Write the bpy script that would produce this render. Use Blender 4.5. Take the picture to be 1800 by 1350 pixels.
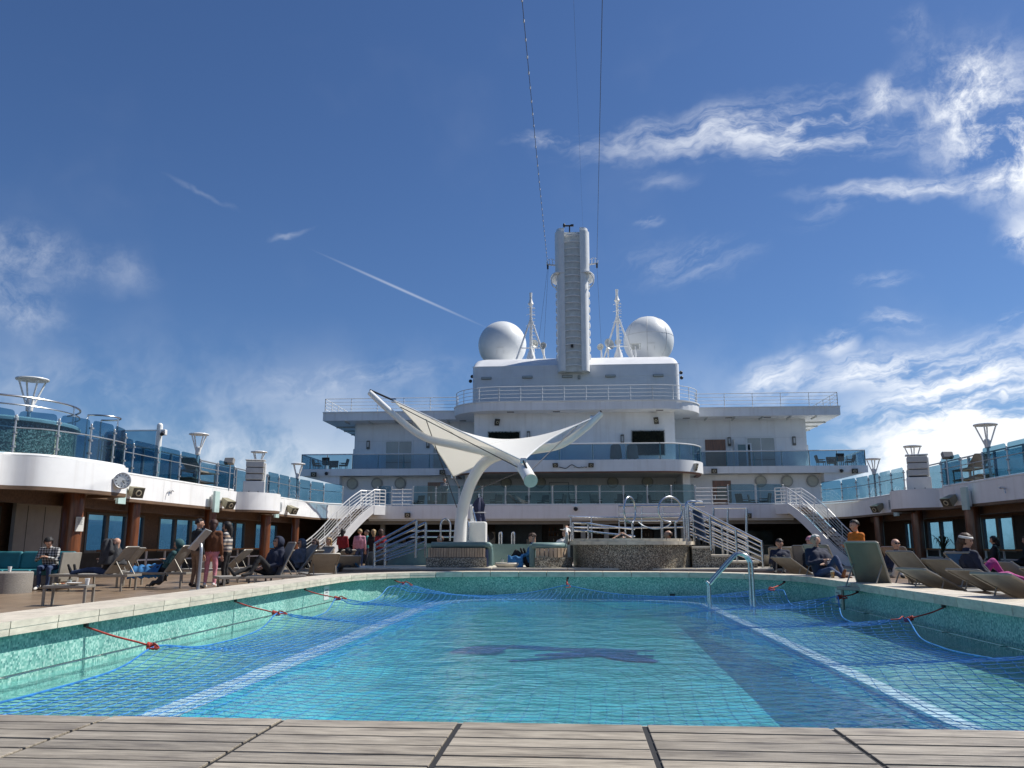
import bpy, bmesh, math, random
import numpy as np
from mathutils import Vector, Matrix, noise as mnoise

for o in list(bpy.data.objects):
    bpy.data.objects.remove(o, do_unlink=True)
random.seed(7)
R = math.radians
scene = bpy.context.scene
col = scene.collection

# ------------------------------------------------------------------ camera
FPX, PITCH, YAW = 1457.0, R(10.95), R(4.43)       # focal length in photo pixels, looking up, turned to port
CAM = Vector((0, 0, 1.11))
cam_d = bpy.data.cameras.new('camera')
cam_d.sensor_width = 36.0
cam_d.lens = 36.0 * FPX / 1800.0
cam_d.clip_start = 0.05
cam_d.clip_end = 60000
cam = bpy.data.objects.new('camera', cam_d)
col.objects.link(cam)
cam.location = CAM
cam.rotation_euler = (R(90) + PITCH, 0, YAW)
scene.camera = cam
_s, _c, _st, _ct = math.sin(YAW), math.cos(YAW), math.sin(PITCH), math.cos(PITCH)
_f = Vector((-_s * _ct, _c * _ct, _st)); _r = Vector((_c, _s, 0)); _u = Vector((_s * _st, -_c * _st, _ct))
def ray(px, py):
    return _f + _r * ((px - 900) / FPX) - _u * ((py - 675) / FPX)
def at(px, py, y):                 # the point seen at a photo pixel, at y metres along the ship
    d = ray(px, py); return CAM + d * (y / d.y)
def atz(px, py, z):                # the same on a level plane
    d = ray(px, py); return CAM + d * ((z - CAM.z) / d.z)
def atx(px, py, x):
    d = ray(px, py); return CAM + d * (x / d.x)

# ------------------------------------------------------------------ sun, sky, exposure
SUN_EL, SUN_AZ = R(51), R(24)      # azimuth measured from starboard (+X) towards the bow (+Y)
sd = Vector((math.cos(SUN_EL) * math.cos(SUN_AZ), math.cos(SUN_EL) * math.sin(SUN_AZ), math.sin(SUN_EL)))
sun_d = bpy.data.lights.new('sun', 'SUN')
sun_d.energy = 4.4
sun_d.angle = R(0.55)
sun_d.color = (1.0, 0.955, 0.88)
sun = bpy.data.objects.new('sun', sun_d)
col.objects.link(sun)
sun.rotation_euler = sd.to_track_quat('Z', 'Y').to_euler()
sun.location = (30, 20, 60)

scene.view_settings.view_transform = 'Standard'
scene.view_settings.look = 'None'
scene.view_settings.exposure = 0.42
scene.view_settings.gamma = 1.0
scene.view_settings.use_curve_mapping = False
scene.cycles.max_bounces = 7
scene.cycles.transparent_max_bounces = 16
scene.cycles.caustics_reflective = False
scene.cycles.caustics_refractive = False
scene.cycles.sample_clamp_indirect = 6.0

world = bpy.data.worlds.new('World')
scene.world = world
world.use_nodes = True
wt = world.node_tree
wt.nodes.clear()
def wn(t, **kw):
    n = wt.nodes.new(t)
    for k, v in kw.items(): setattr(n, k, v)
    return n
def wl(a, b): wt.links.new(a, b)
def wmath(op, a, b=None, clamp=False):
    n = wn('ShaderNodeMath', operation=op); n.use_clamp = clamp
    for i, v in enumerate((a, b)):
        if v is None: continue
        if isinstance(v, (int, float)): n.inputs[i].default_value = v
        else: wl(v, n.inputs[i])
    return n.outputs[0]
def wvec(op, a, b=None, scale=None):
    n = wn('ShaderNodeVectorMath', operation=op)
    for i, v in enumerate((a, b)):
        if v is None: continue
        if isinstance(v, (tuple, list, Vector)): n.inputs[i].default_value = tuple(v)
        else: wl(v, n.inputs[i])
    if scale is not None: n.inputs['Scale'].default_value = scale
    return n.outputs['Value'] if op in ('DOT_PRODUCT', 'LENGTH') else n.outputs[0]
sky = wn('ShaderNodeTexSky', sky_type='NISHITA')
sky.sun_disc = False
sky.sun_elevation = SUN_EL
sky.sun_rotation = R(90) - SUN_AZ
sky.altitude = 0
sky.air_density = 1.0
sky.dust_density = 0.35
sky.ozone_density = 2.2
tc = wn('ShaderNodeTexCoord')
DIR = wvec('NORMALIZE', tc.outputs['Generated'])
def wnoise(vec, scale, detail, rough=.55, dist=0.0):
    n = wn('ShaderNodeTexNoise'); n.inputs['Scale'].default_value = scale
    n.inputs['Detail'].default_value = detail; n.inputs['Roughness'].default_value = rough
    n.inputs['Distortion'].default_value = dist
    wl(vec, n.inputs['Vector']); return n
warp1 = wnoise(DIR, 5.0, 3)
warp2 = wnoise(DIR, 19.0, 3, .62)
w1 = wvec('SCALE', wvec('SUBTRACT', warp1.outputs['Color'], (.5, .5, .5)), scale=0.055)
w2 = wvec('SCALE', wvec('SUBTRACT', warp2.outputs['Color'], (.5, .5, .5)), scale=0.034)
DW = wvec('ADD', wvec('ADD', DIR, w1), w2)
# wind-drawn fibres: noise stretched along the direction in which the cirrus runs
def dirn(px, py): return ray(px, py).normalized()
def fibre(px1, py1, px2, py2, along, across, detail=5):
    a, b = dirn(px1, py1), dirn(px2, py2)
    c = ((a + b) / 2).normalized(); t = (b - a).normalized(); n = c.cross(t)
    cx = wn('ShaderNodeCombineXYZ')
    wl(wmath('MULTIPLY', wvec('DOT_PRODUCT', DW, t), along), cx.inputs[0])
    wl(wmath('MULTIPLY', wvec('DOT_PRODUCT', DW, n), across), cx.inputs[1])
    wl(wmath('MULTIPLY', wvec('DOT_PRODUCT', DW, c), across), cx.inputs[2])
    nn = wnoise(cx.outputs[0], 1.0, detail, .62)
    return nn.outputs['Fac']
fib_a = fibre(1000, 290, 1700, 190, 7, 42)
fib_b = fibre(1300, 730, 1800, 610, 5, 42)
fib_c = wnoise(DW, 17, 6, .68).outputs['Fac']
def sstep(x, lo, hi, a=0.0, b=1.0):
    m = wn('ShaderNodeMapRange', interpolation_type='SMOOTHSTEP')
    wl(x, m.inputs[0])
    for i, v in enumerate((lo, hi, a, b)): m.inputs[i + 1].default_value = v
    return m.outputs[0]
def cloud(p1, p2, width, strength, fib=None, lo=.35, hi=.7, warp=True, edge=0.0):
    a, b = dirn(*p1), dirn(*p2)
    c = ((a + b) / 2).normalized(); t = (b - a).normalized(); n = c.cross(t).normalized()
    L = (b - a).length / 2 * 1.15; W = width / FPX
    d = wvec('SUBTRACT', DW if warp else DIR, c)
    cx = wn('ShaderNodeCombineXYZ')
    wl(wmath('DIVIDE', wvec('DOT_PRODUCT', d, t), L), cx.inputs[0])
    wl(wmath('DIVIDE', wvec('DOT_PRODUCT', d, n), W), cx.inputs[1])
    wl(wmath('DIVIDE', wvec('DOT_PRODUCT', d, c), .6), cx.inputs[2])
    m = sstep(wvec('LENGTH', cx.outputs[0]), edge, 1.0, strength, 0.0)
    if fib is not None:
        m = wmath('MULTIPLY', m, sstep(fib, lo, hi))
    return m
CL = [
    cloud((960, 270), (1700, 200), 51.5, 0.64, fib_a, .38, .74),
    cloud((880, 255), (1080, 240), 17.9, 0.36, fib_a, .34, .66),
    cloud((1180, 250), (1800, 195), 82.9, 0.4, fib_a, .42, .74),
    cloud((1520, 190), (1600, 150), 47.0, 0.6, fib_c, .40, .66),
    cloud((1610, 70), (1880, 350), 140.0, 1.04, fib_c, .36, .76),
    cloud((1660, 100), (1780, 200), 84.0, 0.8, fib_c, .32, .68),
    cloud((1690, 220), (1900, 340), 106.4, 0.88, fib_c, .36, .62),
    cloud((1390, 356), (1900, 308), 24.6, 0.72, fib_a, .34, .70),
    cloud((1320, 310), (1480, 235), 38.1, 0.304, fib_a, .36, .70),
    cloud((1740, 395), (1860, 430), 40.3, 0.8, fib_c, .36, .60),
    cloud((1070, 470), (1350, 448), 49.3, 0.272, fib_b, .36, .72),
    cloud((1105, 393), (1180, 387), 15.7, 0.288, fib_b, .40, .64),
    cloud((1490, 510), (1610, 500), 15.7, 0.32, fib_b, .40, .64),
    cloud((1560, 60), (1640, 10), 44.8, 0.176, fib_c, .4, .7),
    cloud((1380, 420), (1560, 330), 29.1, 0.16, fib_a, .4, .7),
    cloud((1120, 318), (1250, 315), 22.4, 0.176, fib_b, .36, .7),
    cloud((1510, 584), (1650, 560), 22.4, 0.57, fib_b, .42, .68),
    cloud((1420, 632), (1520, 595), 26.9, 0.69, fib_b, .42, .68),
    cloud((1280, 695), (1440, 632), 47.0, 0.736, fib_b, .36, .68),
    cloud((1360, 692), (1690, 612), 40.3, 0.92, fib_b, .34, .66),
    cloud((1440, 740), (2000, 605), 106.4, 1.104, fib_b, .33, .62),
    cloud((1440, 795), (2100, 720), 106.4, 1.15, fib_b, .32, .68),
    cloud((1420, 870), (2200, 825), 128.8, 1.472, fib_c, .28, .54),
    cloud((1740, 556), (1850, 540), 20.2, 0.56, fib_b, .36, .6),
    cloud((-110, 400), (180, 480), 65.0, 0.341, fib_c, .36, .76),
    cloud((-110, 490), (130, 580), 69.4, 0.413, fib_c, .34, .74),
    cloud((130, 450), (270, 510), 51.5, 0.165, fib_c, .36, .76),
    cloud((160, 790), (620, 830), 89.6, 0.385, fib_c, .30, .62),
    cloud((330, 700), (860, 645), 44.8, 0.239, fib_b, .36, .76),
    cloud((-300, 640), (430, 690), 56.0, 0.099, fib_b, .36, .76),
    cloud((470, 432), (545, 400), 7.8, 0.176, fib_b, .2, .6),
    cloud((290, 312), (420, 388), 7.8, 0.088, fib_b, .2, .6),
]
w_keep = DW; DW = DIR
CL.append(cloud((555, 442), (858, 577), 3.6, .27, None, warp=False))
DW = w_keep
tot = CL[0]
for c_ in CL[1:]:
    tot = wmath('ADD', tot, c_)
# thin wisps everywhere, and more haze-white cloud low down, as the part in view implies
sep = wn('ShaderNodeSeparateXYZ'); wl(DIR, sep.inputs[0])
lowc = sstep(wmath('ABSOLUTE', sep.outputs[2]), .0, .27, .52, 0.0)
wide = wnoise(DW, 3.2, 4, .6).outputs['Fac']
tot = wmath('ADD', tot, wmath('MULTIPLY', sstep(wide, .52, .78), .035))
tot = wmath('ADD', tot, wmath('MULTIPLY', sstep(wnoise(DW, 6.0, 5, .6).outputs['Fac'], .40, .62), lowc))
dens = wmath('MINIMUM', tot, 0.94)
cmul = wn('ShaderNodeMix', data_type='RGBA', blend_type='MULTIPLY'); cmul.inputs['Factor'].default_value = 1.0
wl(sky.outputs[0], cmul.inputs['A']); cmul.inputs['B'].default_value = (.455, .61, .84, 1)
cmix = wn('ShaderNodeMix', data_type='RGBA')
wl(dens, cmix.inputs['Factor']); wl(cmul.outputs['Result'], cmix.inputs['A'])
cmix.inputs['B'].default_value = (9.6, 9.9, 10.3, 1)
bg = wn('ShaderNodeBackground'); bg.inputs['Strength'].default_value = 0.082
wl(cmix.outputs['Result'], bg.inputs['Color'])
world.cycles.sampling_method = 'MANUAL'; world.cycles.sample_map_resolution = 256
wo = wn('ShaderNodeOutputWorld'); wl(bg.outputs[0], wo.inputs['Surface'])

# ------------------------------------------------------------------ helpers: scene objects
def tag(o, label, cat=None, group=None, kind=None):
    if label: o['label'] = label
    if cat: o['category'] = cat
    if group: o['group'] = group
    if kind: o['kind'] = kind
    return o
def thing(name, label, cat, loc=(0, 0, 0), rotz=0.0, group=None):
    o = bpy.data.objects.new(name, None)
    o.empty_display_size = .2
    o.location = loc; o.rotation_euler = (0, 0, rotz)
    col.objects.link(o)
    return tag(o, label, cat, group)
def link(name, me, parent=None, local=False):
    o = bpy.data.objects.new(name, me)
    col.objects.link(o)
    if parent is not None:
        o.parent = parent
        if parent.type == 'EMPTY' and not local:
            o.location = -Vector(parent.location)
    return o
def copy_tree(o, parent=None):
    c = o.copy(); col.objects.link(c); c.parent = parent
    for ch in list(o.children): copy_tree(ch, c)
    return c

class MB:
    """collects shapes for one mesh"""
    def __init__(s): s.v = []; s.f = []; s.sm = []
    def add(s, vs, fs, smooth=False):
        n = len(s.v)
        s.v += [tuple(p) for p in vs]
        s.f += [tuple(i + n for i in f) for f in fs]
        s.sm += [smooth] * len(fs)
        return s
    def box(s, c, size, rot=None, taper=1.0):
        x, y, z = size[0] / 2, size[1] / 2, size[2] / 2
        vs = [Vector((sx * x * (taper if sz > 0 else 1), sy * y * (taper if sz > 0 else 1), sz * z)) for sz in (-1, 1) for sy in (-1, 1) for sx in (-1, 1)]
        if rot is not None:
            if isinstance(rot, (int, float)): rot = Matrix.Rotation(rot, 3, 'Z')
            vs = [rot @ v for v in vs]
        c = Vector(c)
        return s.add([v + c for v in vs], [(0, 2, 3, 1), (4, 5, 7, 6), (0, 1, 5, 4), (2, 6, 7, 3), (0, 4, 6, 2), (1, 3, 7, 5)])
    def bb(s, x0, x1, y0, y1, z0, z1):
        return s.box(((x0 + x1) / 2, (y0 + y1) / 2, (z0 + z1) / 2), (abs(x1 - x0), abs(y1 - y0), abs(z1 - z0)))
    def bevbox(s, c, size, b=.01, rot=None):
        bm = bmesh.new(); bmesh.ops.create_cube(bm, size=1)
        for v in bm.verts: v.co = Vector((v.co.x * size[0], v.co.y * size[1], v.co.z * size[2]))
        bmesh.ops.bevel(bm, geom=bm.edges[:], offset=b, segments=2, affect='EDGES', profile=.5)
        return s._bm(bm, c, rot)
    def _bm(s, bm, c=(0, 0, 0), rot=None, smooth=False):
        bm.verts.index_update()
        if isinstance(rot, (int, float)): rot = Matrix.Rotation(rot, 3, 'Z')
        vs = [((rot @ v.co) if rot is not None else v.co) + Vector(c) for v in bm.verts]
        fs = [tuple(v.index for v in f.verts) for f in bm.faces]
        bm.free()
        return s.add(vs, fs, smooth)
    def tube(s, pts, r, n=8, closed=False, cap=True):
        pts = [Vector(p) for p in pts]; m = len(pts)
        rs = r if isinstance(r, (list, tuple)) else [r] * m
        tang = []
        for i in range(m):
            if closed: t = pts[(i + 1) % m] - pts[i - 1]
            else: t = pts[min(i + 1, m - 1)] - pts[max(i - 1, 0)]
            if t.length < 1e-9: t = Vector((0, 0, 1))
            tang.append(t.normalized())
        t0 = tang[0]
        up = Vector((0, 0, 1)) if abs(t0.z) < .9 else Vector((1, 0, 0))
        nrm = (up - t0 * up.dot(t0)).normalized()
        vs = []; prev = t0
        for i in range(m):
            t = tang[i]
            if i: nrm = prev.rotation_difference(t) @ nrm
            prev = t
            b = t.cross(nrm)
            for k in range(n):
                a = 2 * math.pi * k / n
                vs.append(pts[i] + (nrm * math.cos(a) + b * math.sin(a)) * rs[i])
        fs = []
        for i in range(m if closed else m - 1):
            j = (i + 1) % m
            for k in range(n):
                l = (k + 1) % n
                fs.append((i * n + k, i * n + l, j * n + l, j * n + k))
        s.add(vs, fs, n > 4)
        if cap and not closed:
            k0 = len(s.v) - len(vs)
            s.f += [tuple(k0 + k for k in reversed(range(n))), tuple(k0 + (m - 1) * n + k for k in range(n))]
            s.sm += [False, False]
        return s
    def prism(s, poly, z0, z1, smooth=False):
        n = len(poly)
        vs = [(p[0], p[1], z0) for p in poly] + [(p[0], p[1], z1) for p in poly]
        ar = sum(poly[i][0] * poly[(i + 1) % n][1] - poly[(i + 1) % n][0] * poly[i][1] for i in range(n))
        idx = list(range(n)) if ar > 0 else list(reversed(range(n)))
        fs = [tuple(reversed(idx)), tuple(i + n for i in idx)]
        s.add(vs, fs)
        s.add(vs, [(idx[i], idx[(i + 1) % n], idx[(i + 1) % n] + n, idx[i] + n) for i in range(n)], smooth)
        return s
    def ribbon(s, path, z0, z1, t, closed=False, smooth=True):
        """upright band along a plan path, thickness t to the left of travel"""
        n = len(path); P = [Vector((p[0], p[1])) for p in path]; off = []
        for i in range(n):
            if closed: d = P[(i + 1) % n] - P[i - 1]
            else: d = P[min(i + 1, n - 1)] - P[max(i - 1, 0)]
            d.normalize(); off.append(P[i] + Vector((-d.y, d.x)) * t)
        vs = []
        for i in range(n):
            vs += [(P[i].x, P[i].y, z0), (P[i].x, P[i].y, z1), (off[i].x, off[i].y, z1), (off[i].x, off[i].y, z0)]
        sd_, fl = [], []
        for i in range(n if closed else n - 1):
            a, b = 4 * i, 4 * ((i + 1) % n)
            sd_ += [(a, b, b + 1, a + 1), (a + 2, b + 2, b + 3, a + 3)]
            fl += [(a + 1, b + 1, b + 2, a + 2), (a + 3, b + 3, b, a)]
        if not closed:
            e = 4 * (n - 1); fl += [(0, 1, 2, 3), (e, e + 3, e + 2, e + 1)]
        k = len(s.v); s.add(vs, sd_, smooth)
        s.f += [tuple(i + k for i in f) for f in fl]; s.sm += [False] * len(fl)
        return s
    def lathe(s, prof, c, n=24, smooth=True, arc=None):
        c = Vector(c); vs = []; m = len(prof)
        full = arc is None; a0, a1 = (0, 2 * math.pi) if full else arc
        cnt = n if full else n + 1
        for k in range(cnt):
            a = a0 + (a1 - a0) * k / n
            for r_, z in prof: vs.append(c + Vector((r_ * math.cos(a), r_ * math.sin(a), z)))
        fs = []
        for k in range(n):
            l = (k + 1) % cnt
            for i in range(m - 1): fs.append((k * m + i, l * m + i, l * m + i + 1, k * m + i + 1))
        return s.add(vs, fs, smooth)
    def sphere(s, c, r, u=16, v=10, scale=(1, 1, 1), rot=None):
        vs = []; c = Vector(c)
        for j in range(v + 1):
            th = math.pi * j / v
            for i in range(u):
                a = 2 * math.pi * i / u
                p = Vector((math.sin(th) * math.cos(a) * r * scale[0], math.sin(th) * math.sin(a) * r * scale[1], math.cos(th) * r * scale[2]))
                if rot is not None: p = rot @ p
                vs.append(c + p)
        fs = []
        for j in range(v):
            for i in range(u):
                k = (i + 1) % u
                fs.append((j * u + i, (j + 1) * u + i, (j + 1) * u + k, j * u + k))
        return s.add(vs, fs, True)
    def grid(s, fn, nu, nv, smooth=True):
        vs = [fn(i / nu, j / nv) for j in range(nv + 1) for i in range(nu + 1)]
        fs = [(j * (nu + 1) + i, j * (nu + 1) + i + 1, (j + 1) * (nu + 1) + i + 1, (j + 1) * (nu + 1) + i) for j in range(nv) for i in range(nu)]
        return s.add(vs, fs, smooth)
    def mesh(s, name, mat):
        me = bpy.data.meshes.new(name)
        me.from_pydata(s.v, [], s.f)
        me.polygons.foreach_set('use_smooth', s.sm)
        if mat is not None: me.materials.append(mat)
        me.update()
        if any(s.sm): me.set_sharp_from_angle(angle=R(42))
        return me
    def build(s, name, mat, parent=None, local=False, fix=False):
        me = s.mesh(name, mat)
        if fix:
            bm = bmesh.new(); bm.from_mesh(me)
            bmesh.ops.remove_doubles(bm, verts=bm.verts, dist=1e-5)
            bmesh.ops.recalc_face_normals(bm, faces=bm.faces); bm.to_mesh(me); bm.free()
        return link(name, me, parent, local)
def arc(cx, cy, rx, ry, a0, a1, n):
    return [(cx + rx * math.cos(R(a0 + (a1 - a0) * i / n)), cy + ry * math.sin(R(a0 + (a1 - a0) * i / n))) for i in range(n + 1)]
def circle3(c, r, n, ax='z'):
    out = []
    for k in range(n):
        a = 2 * math.pi * k / n; u, w = r * math.cos(a), r * math.sin(a)
        out.append(Vector(c) + (Vector((u, w, 0)) if ax == 'z' else Vector((u, 0, w)) if ax == 'y' else Vector((0, u, w))))
    return out
def curve_pts(ps, n=8):              # Catmull-Rom through points
    ps = [Vector(p) for p in ps]; out = []
    for i in range(len(ps) - 1):
        p0 = ps[i - 1] if i else ps[0] * 2 - ps[1]
        p1, p2 = ps[i], ps[i + 1]
        p3 = ps[i + 2] if i + 2 < len(ps) else p2 * 2 - p1
        for k in range(n):
            t = k / n
            out.append(.5 * ((2 * p1) + (p2 - p0) * t + (2 * p0 - 5 * p1 + 4 * p2 - p3) * t * t + (3 * p1 - p0 - 3 * p2 + p3) * t ** 3))
    out.append(ps[-1]); return out
def resample(path, step):
    P = [Vector(p) for p in path]; L = [0]
    for i in range(1, len(P)): L.append(L[-1] + (P[i] - P[i - 1]).length)
    n = max(1, round(L[-1] / step)); out = []; j = 0
    for k in range(n + 1):
        d = L[-1] * k / n
        while j < len(P) - 2 and L[j + 1] < d: j += 1
        t = (d - L[j]) / max(1e-9, L[j + 1] - L[j])
        out.append(P[j].lerp(P[j + 1], min(1, t)))
    return out

# ------------------------------------------------------------------ materials
MATS = {}
def mat(name, c, rough=.5, metal=0.0, var=.10, scale=3.0, bump=0.0, bscale=40.0, stretch=(1, 1, 1), spec=.5, coat=0.0, rnd=0.0, stain=0.0):
    if name in MATS: return MATS[name]
    m = bpy.data.materials.new(name); m.use_nodes = True
    nt = m.node_tree; b = nt.nodes['Principled BSDF']
    b.inputs['Roughness'].default_value = rough; b.inputs['Metallic'].default_value = metal
    b.inputs['Specular IOR Level'].default_value = spec; b.inputs['Coat Weight'].default_value = coat
    t = nt.nodes.new('ShaderNodeTexCoord'); mp = nt.nodes.new('ShaderNodeMapping')
    mp.inputs['Scale'].default_value = stretch
    nt.links.new(t.outputs['Object'], mp.inputs['Vector'])
    no = nt.nodes.new('ShaderNodeTexNoise'); no.inputs['Scale'].default_value = scale; no.inputs['Detail'].default_value = 6
    no.inputs['Roughness'].default_value = .62
    nt.links.new(mp.outputs[0], no.inputs['Vector'])
    rp = nt.nodes.new('ShaderNodeValToRGB')
    lo = tuple(max(0, x * (1 - var * 1.6)) for x in c); hi = tuple(min(1, x * (1 + var)) for x in c)
    rp.color_ramp.elements[0].position = .3; rp.color_ramp.elements[0].color = (*lo, 1)
    rp.color_ramp.elements[1].position = .7; rp.color_ramp.elements[1].color = (*hi, 1)
    nt.links.new(no.outputs['Fac'], rp.inputs[0])
    out = rp.outputs[0]
    if rnd:
        oi = nt.nodes.new('ShaderNodeObjectInfo'); mr = nt.nodes.new('ShaderNodeMapRange')
        mr.inputs[3].default_value = 1 - rnd; mr.inputs[4].default_value = 1 + rnd
        nt.links.new(oi.outputs['Random'], mr.inputs[0])
        vm = nt.nodes.new('ShaderNodeVectorMath'); vm.operation = 'SCALE'
        nt.links.new(out, vm.inputs[0]); nt.links.new(mr.outputs[0], vm.inputs['Scale']); out = vm.outputs[0]
    if stain:                                     # rain streaks and rust tea-stains running down painted steel
        mp2 = nt.nodes.new('ShaderNodeMapping'); mp2.inputs['Scale'].default_value = (2.6, 2.6, .16)
        nt.links.new(t.outputs['Object'], mp2.inputs['Vector'])
        n2 = nt.nodes.new('ShaderNodeTexNoise'); n2.inputs['Scale'].default_value = 1.6; n2.inputs['Detail'].default_value = 7
        nt.links.new(mp2.outputs[0], n2.inputs['Vector'])
        r2 = nt.nodes.new('ShaderNodeMapRange'); r2.inputs[1].default_value = .52; r2.inputs[2].default_value = .75
        r2.inputs[4].default_value = stain
        nt.links.new(n2.outputs['Fac'], r2.inputs[0])
        mx = nt.nodes.new('ShaderNodeMix'); mx.data_type = 'RGBA'
        nt.links.new(r2.outputs[0], mx.inputs['Factor']); nt.links.new(out, mx.inputs['A'])
        mx.inputs['B'].default_value = (.42, .36, .29, 1); out = mx.outputs['Result']
    nt.links.new(out, b.inputs['Base Color'])
    if bump:
        n3 = nt.nodes.new('ShaderNodeTexNoise'); n3.inputs['Scale'].default_value = bscale; n3.inputs['Detail'].default_value = 4
        nt.links.new(mp.outputs[0], n3.inputs['Vector'])
        bp = nt.nodes.new('ShaderNodeBump'); bp.inputs['Strength'].default_value = bump; bp.inputs['Distance'].default_value = .01
        nt.links.new(n3.outputs['Fac'], bp.inputs['Height']); nt.links.new(bp.outputs[0], b.inputs['Normal'])
    MATS[name] = m
    return m
def schlick(nt, f0, normal=None, top=1.0):
    """mirror share rising towards grazing view, the same from both faces of a sheet"""
    lw = nt.nodes.new('ShaderNodeLayerWeight'); lw.inputs['Blend'].default_value = .5
    if normal is not None: nt.links.new(normal, lw.inputs['Normal'])
    pw = nt.nodes.new('ShaderNodeMath'); pw.operation = 'POWER'; pw.inputs[1].default_value = 5
    nt.links.new(lw.outputs['Facing'], pw.inputs[0])
    ma = nt.nodes.new('ShaderNodeMath'); ma.operation = 'MULTIPLY_ADD'; ma.inputs[1].default_value = top - f0; ma.inputs[2].default_value = f0
    nt.links.new(pw.outputs[0], ma.inputs[0]); return ma.outputs[0]
def glass(name, tint, refl=.9, rough=.02):
    """thin tinted sheet: lets straight light through, mirrors by Fresnel"""
    if name in MATS: return MATS[name]
    m = bpy.data.materials.new(name); m.use_nodes = True
    nt = m.node_tree; nt.nodes.clear()
    tr = nt.nodes.new('ShaderNodeBsdfTransparent')
    no = nt.nodes.new('ShaderNodeTexNoise'); no.inputs['Scale'].default_value = .9
    t = nt.nodes.new('ShaderNodeTexCoord'); nt.links.new(t.outputs['Object'], no.inputs['Vector'])
    rp = nt.nodes.new('ShaderNodeValToRGB')
    rp.color_ramp.elements[0].color = (*[x * .93 for x in tint], 1); rp.color_ramp.elements[1].color = (*[min(1, x * 1.05) for x in tint], 1)
    nt.links.new(no.outputs['Fac'], rp.inputs[0]); nt.links.new(rp.outputs[0], tr.inputs['Color'])
    gl = nt.nodes.new('ShaderNodeBsdfGlossy'); gl.inputs['Roughness'].default_value = rough
    gl.inputs['Color'].default_value = (refl, refl, refl, 1)
    mx = nt.nodes.new('ShaderNodeMixShader')
    nt.links.new(schlick(nt, .045), mx.inputs[0]); nt.links.new(tr.outputs[0], mx.inputs[1]); nt.links.new(gl.outputs[0], mx.inputs[2])
    o = nt.nodes.new('ShaderNodeOutputMaterial'); nt.links.new(mx.outputs[0], o.inputs['Surface'])
    MATS[name] = m; return m
def cells(name, colors, size, rough=.35, voronoi=False, shift=(.0031, .0047, .0053), warp=0.0):
    """small mosaic: every tile its own colour, picked from the list (colour, share)"""
    if name in MATS: return MATS[name]
    m = bpy.data.materials.new(name); m.use_nodes = True
    nt = m.node_tree; b = nt.nodes['Principled BSDF']; b.inputs['Roughness'].default_value = rough
    g = nt.nodes.new('ShaderNodeNewGeometry')
    va = nt.nodes.new('ShaderNodeVectorMath'); va.operation = 'ADD'; va.inputs[1].default_value = shift
    nt.links.new(g.outputs['Position'], va.inputs[0])
    if voronoi:
        vo = nt.nodes.new('ShaderNodeTexVoronoi'); vo.inputs['Scale'].default_value = 1 / size
        nt.links.new(va.outputs[0], vo.inputs['Vector'])
        sp = nt.nodes.new('ShaderNodeSeparateColor'); nt.links.new(vo.outputs['Color'], sp.inputs[0]); val = sp.outputs[0]
    else:
        vd = nt.nodes.new('ShaderNodeVectorMath'); vd.operation = 'SCALE'; vd.inputs['Scale'].default_value = 1 / size
        nt.links.new(va.outputs[0], vd.inputs[0])
        vf = nt.nodes.new('ShaderNodeVectorMath'); vf.operation = 'FLOOR'; nt.links.new(vd.outputs[0], vf.inputs[0])
        wnz = nt.nodes.new('ShaderNodeTexWhiteNoise'); nt.links.new(vf.outputs[0], wnz.inputs['Vector']); val = wnz.outputs['Value']
    rp = nt.nodes.new('ShaderNodeValToRGB'); rp.color_ramp.interpolation = 'CONSTANT'
    acc = 0
    for i, (c, sh) in enumerate(colors):
        if i < 2: e = rp.color_ramp.elements[i]; e.position = acc
        else: e = rp.color_ramp.elements.new(acc)
        e.color = (*c, 1); acc += sh
    nt.links.new(val, rp.inputs[0])
    big = nt.nodes.new('ShaderNodeTexNoise'); big.inputs['Scale'].default_value = 1.3; big.inputs['Detail'].default_value = 5
    nt.links.new(g.outputs['Position'], big.inputs['Vector'])
    mr = nt.nodes.new('ShaderNodeMapRange'); mr.inputs[1].default_value = .3; mr.inputs[2].default_value = .7; mr.inputs[3].default_value = .82; mr.inputs[4].default_value = 1.12
    nt.links.new(big.outputs['Fac'], mr.inputs[0])
    sc = nt.nodes.new('ShaderNodeVectorMath'); sc.operation = 'SCALE'
    nt.links.new(rp.outputs[0], sc.inputs[0]); nt.links.new(mr.outputs[0], sc.inputs['Scale'])
    nt.links.new(sc.outputs[0], b.inputs['Base Color'])
    MATS[name] = m; return m

WHITE = mat('white painted steel', (.85, .855, .845), .42, var=.05, scale=.8, stain=.20, bump=.05, bscale=1.5)
WHITE2 = mat('white enamel', (.80, .80, .78), .3, var=.05, scale=2)
CREAM = mat('cream plating', (.55, .56, .53), .5, var=.06, scale=2)
GREYP = mat('grey panel', (.30, .29, .27), .5, var=.08)
STEEL = mat('brushed steel', (.55, .56, .57), .26, 1.0, var=.10, scale=6)
ALU = mat('pale anodised post', (.58, .58, .57), .35, .75, var=.08)
BLACK = mat('black plastic', (.02, .02, .022), .45, var=.2)
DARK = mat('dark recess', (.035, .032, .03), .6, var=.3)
KHAKI = mat('khaki speaker shell', (.30, .27, .18), .55, var=.15)
WOOD = mat('varnished mahogany', (.19, .068, .028), .28, var=.35, scale=3, stretch=(6, 6, .5), coat=.3)
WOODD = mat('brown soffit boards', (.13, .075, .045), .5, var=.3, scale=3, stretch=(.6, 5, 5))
SLATW = mat('pale teak slat', (.50, .37, .25), .6, var=.22, scale=5, stretch=(6, 6, .7), rnd=.12)
TEAL = mat('teal upholstery', (.03, .20, .24), .6, var=.15, bump=.1, bscale=60)
SAGE = mat('sage vinyl cushion', (.15, .24, .23), .5, var=.12, bump=.05)
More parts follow.
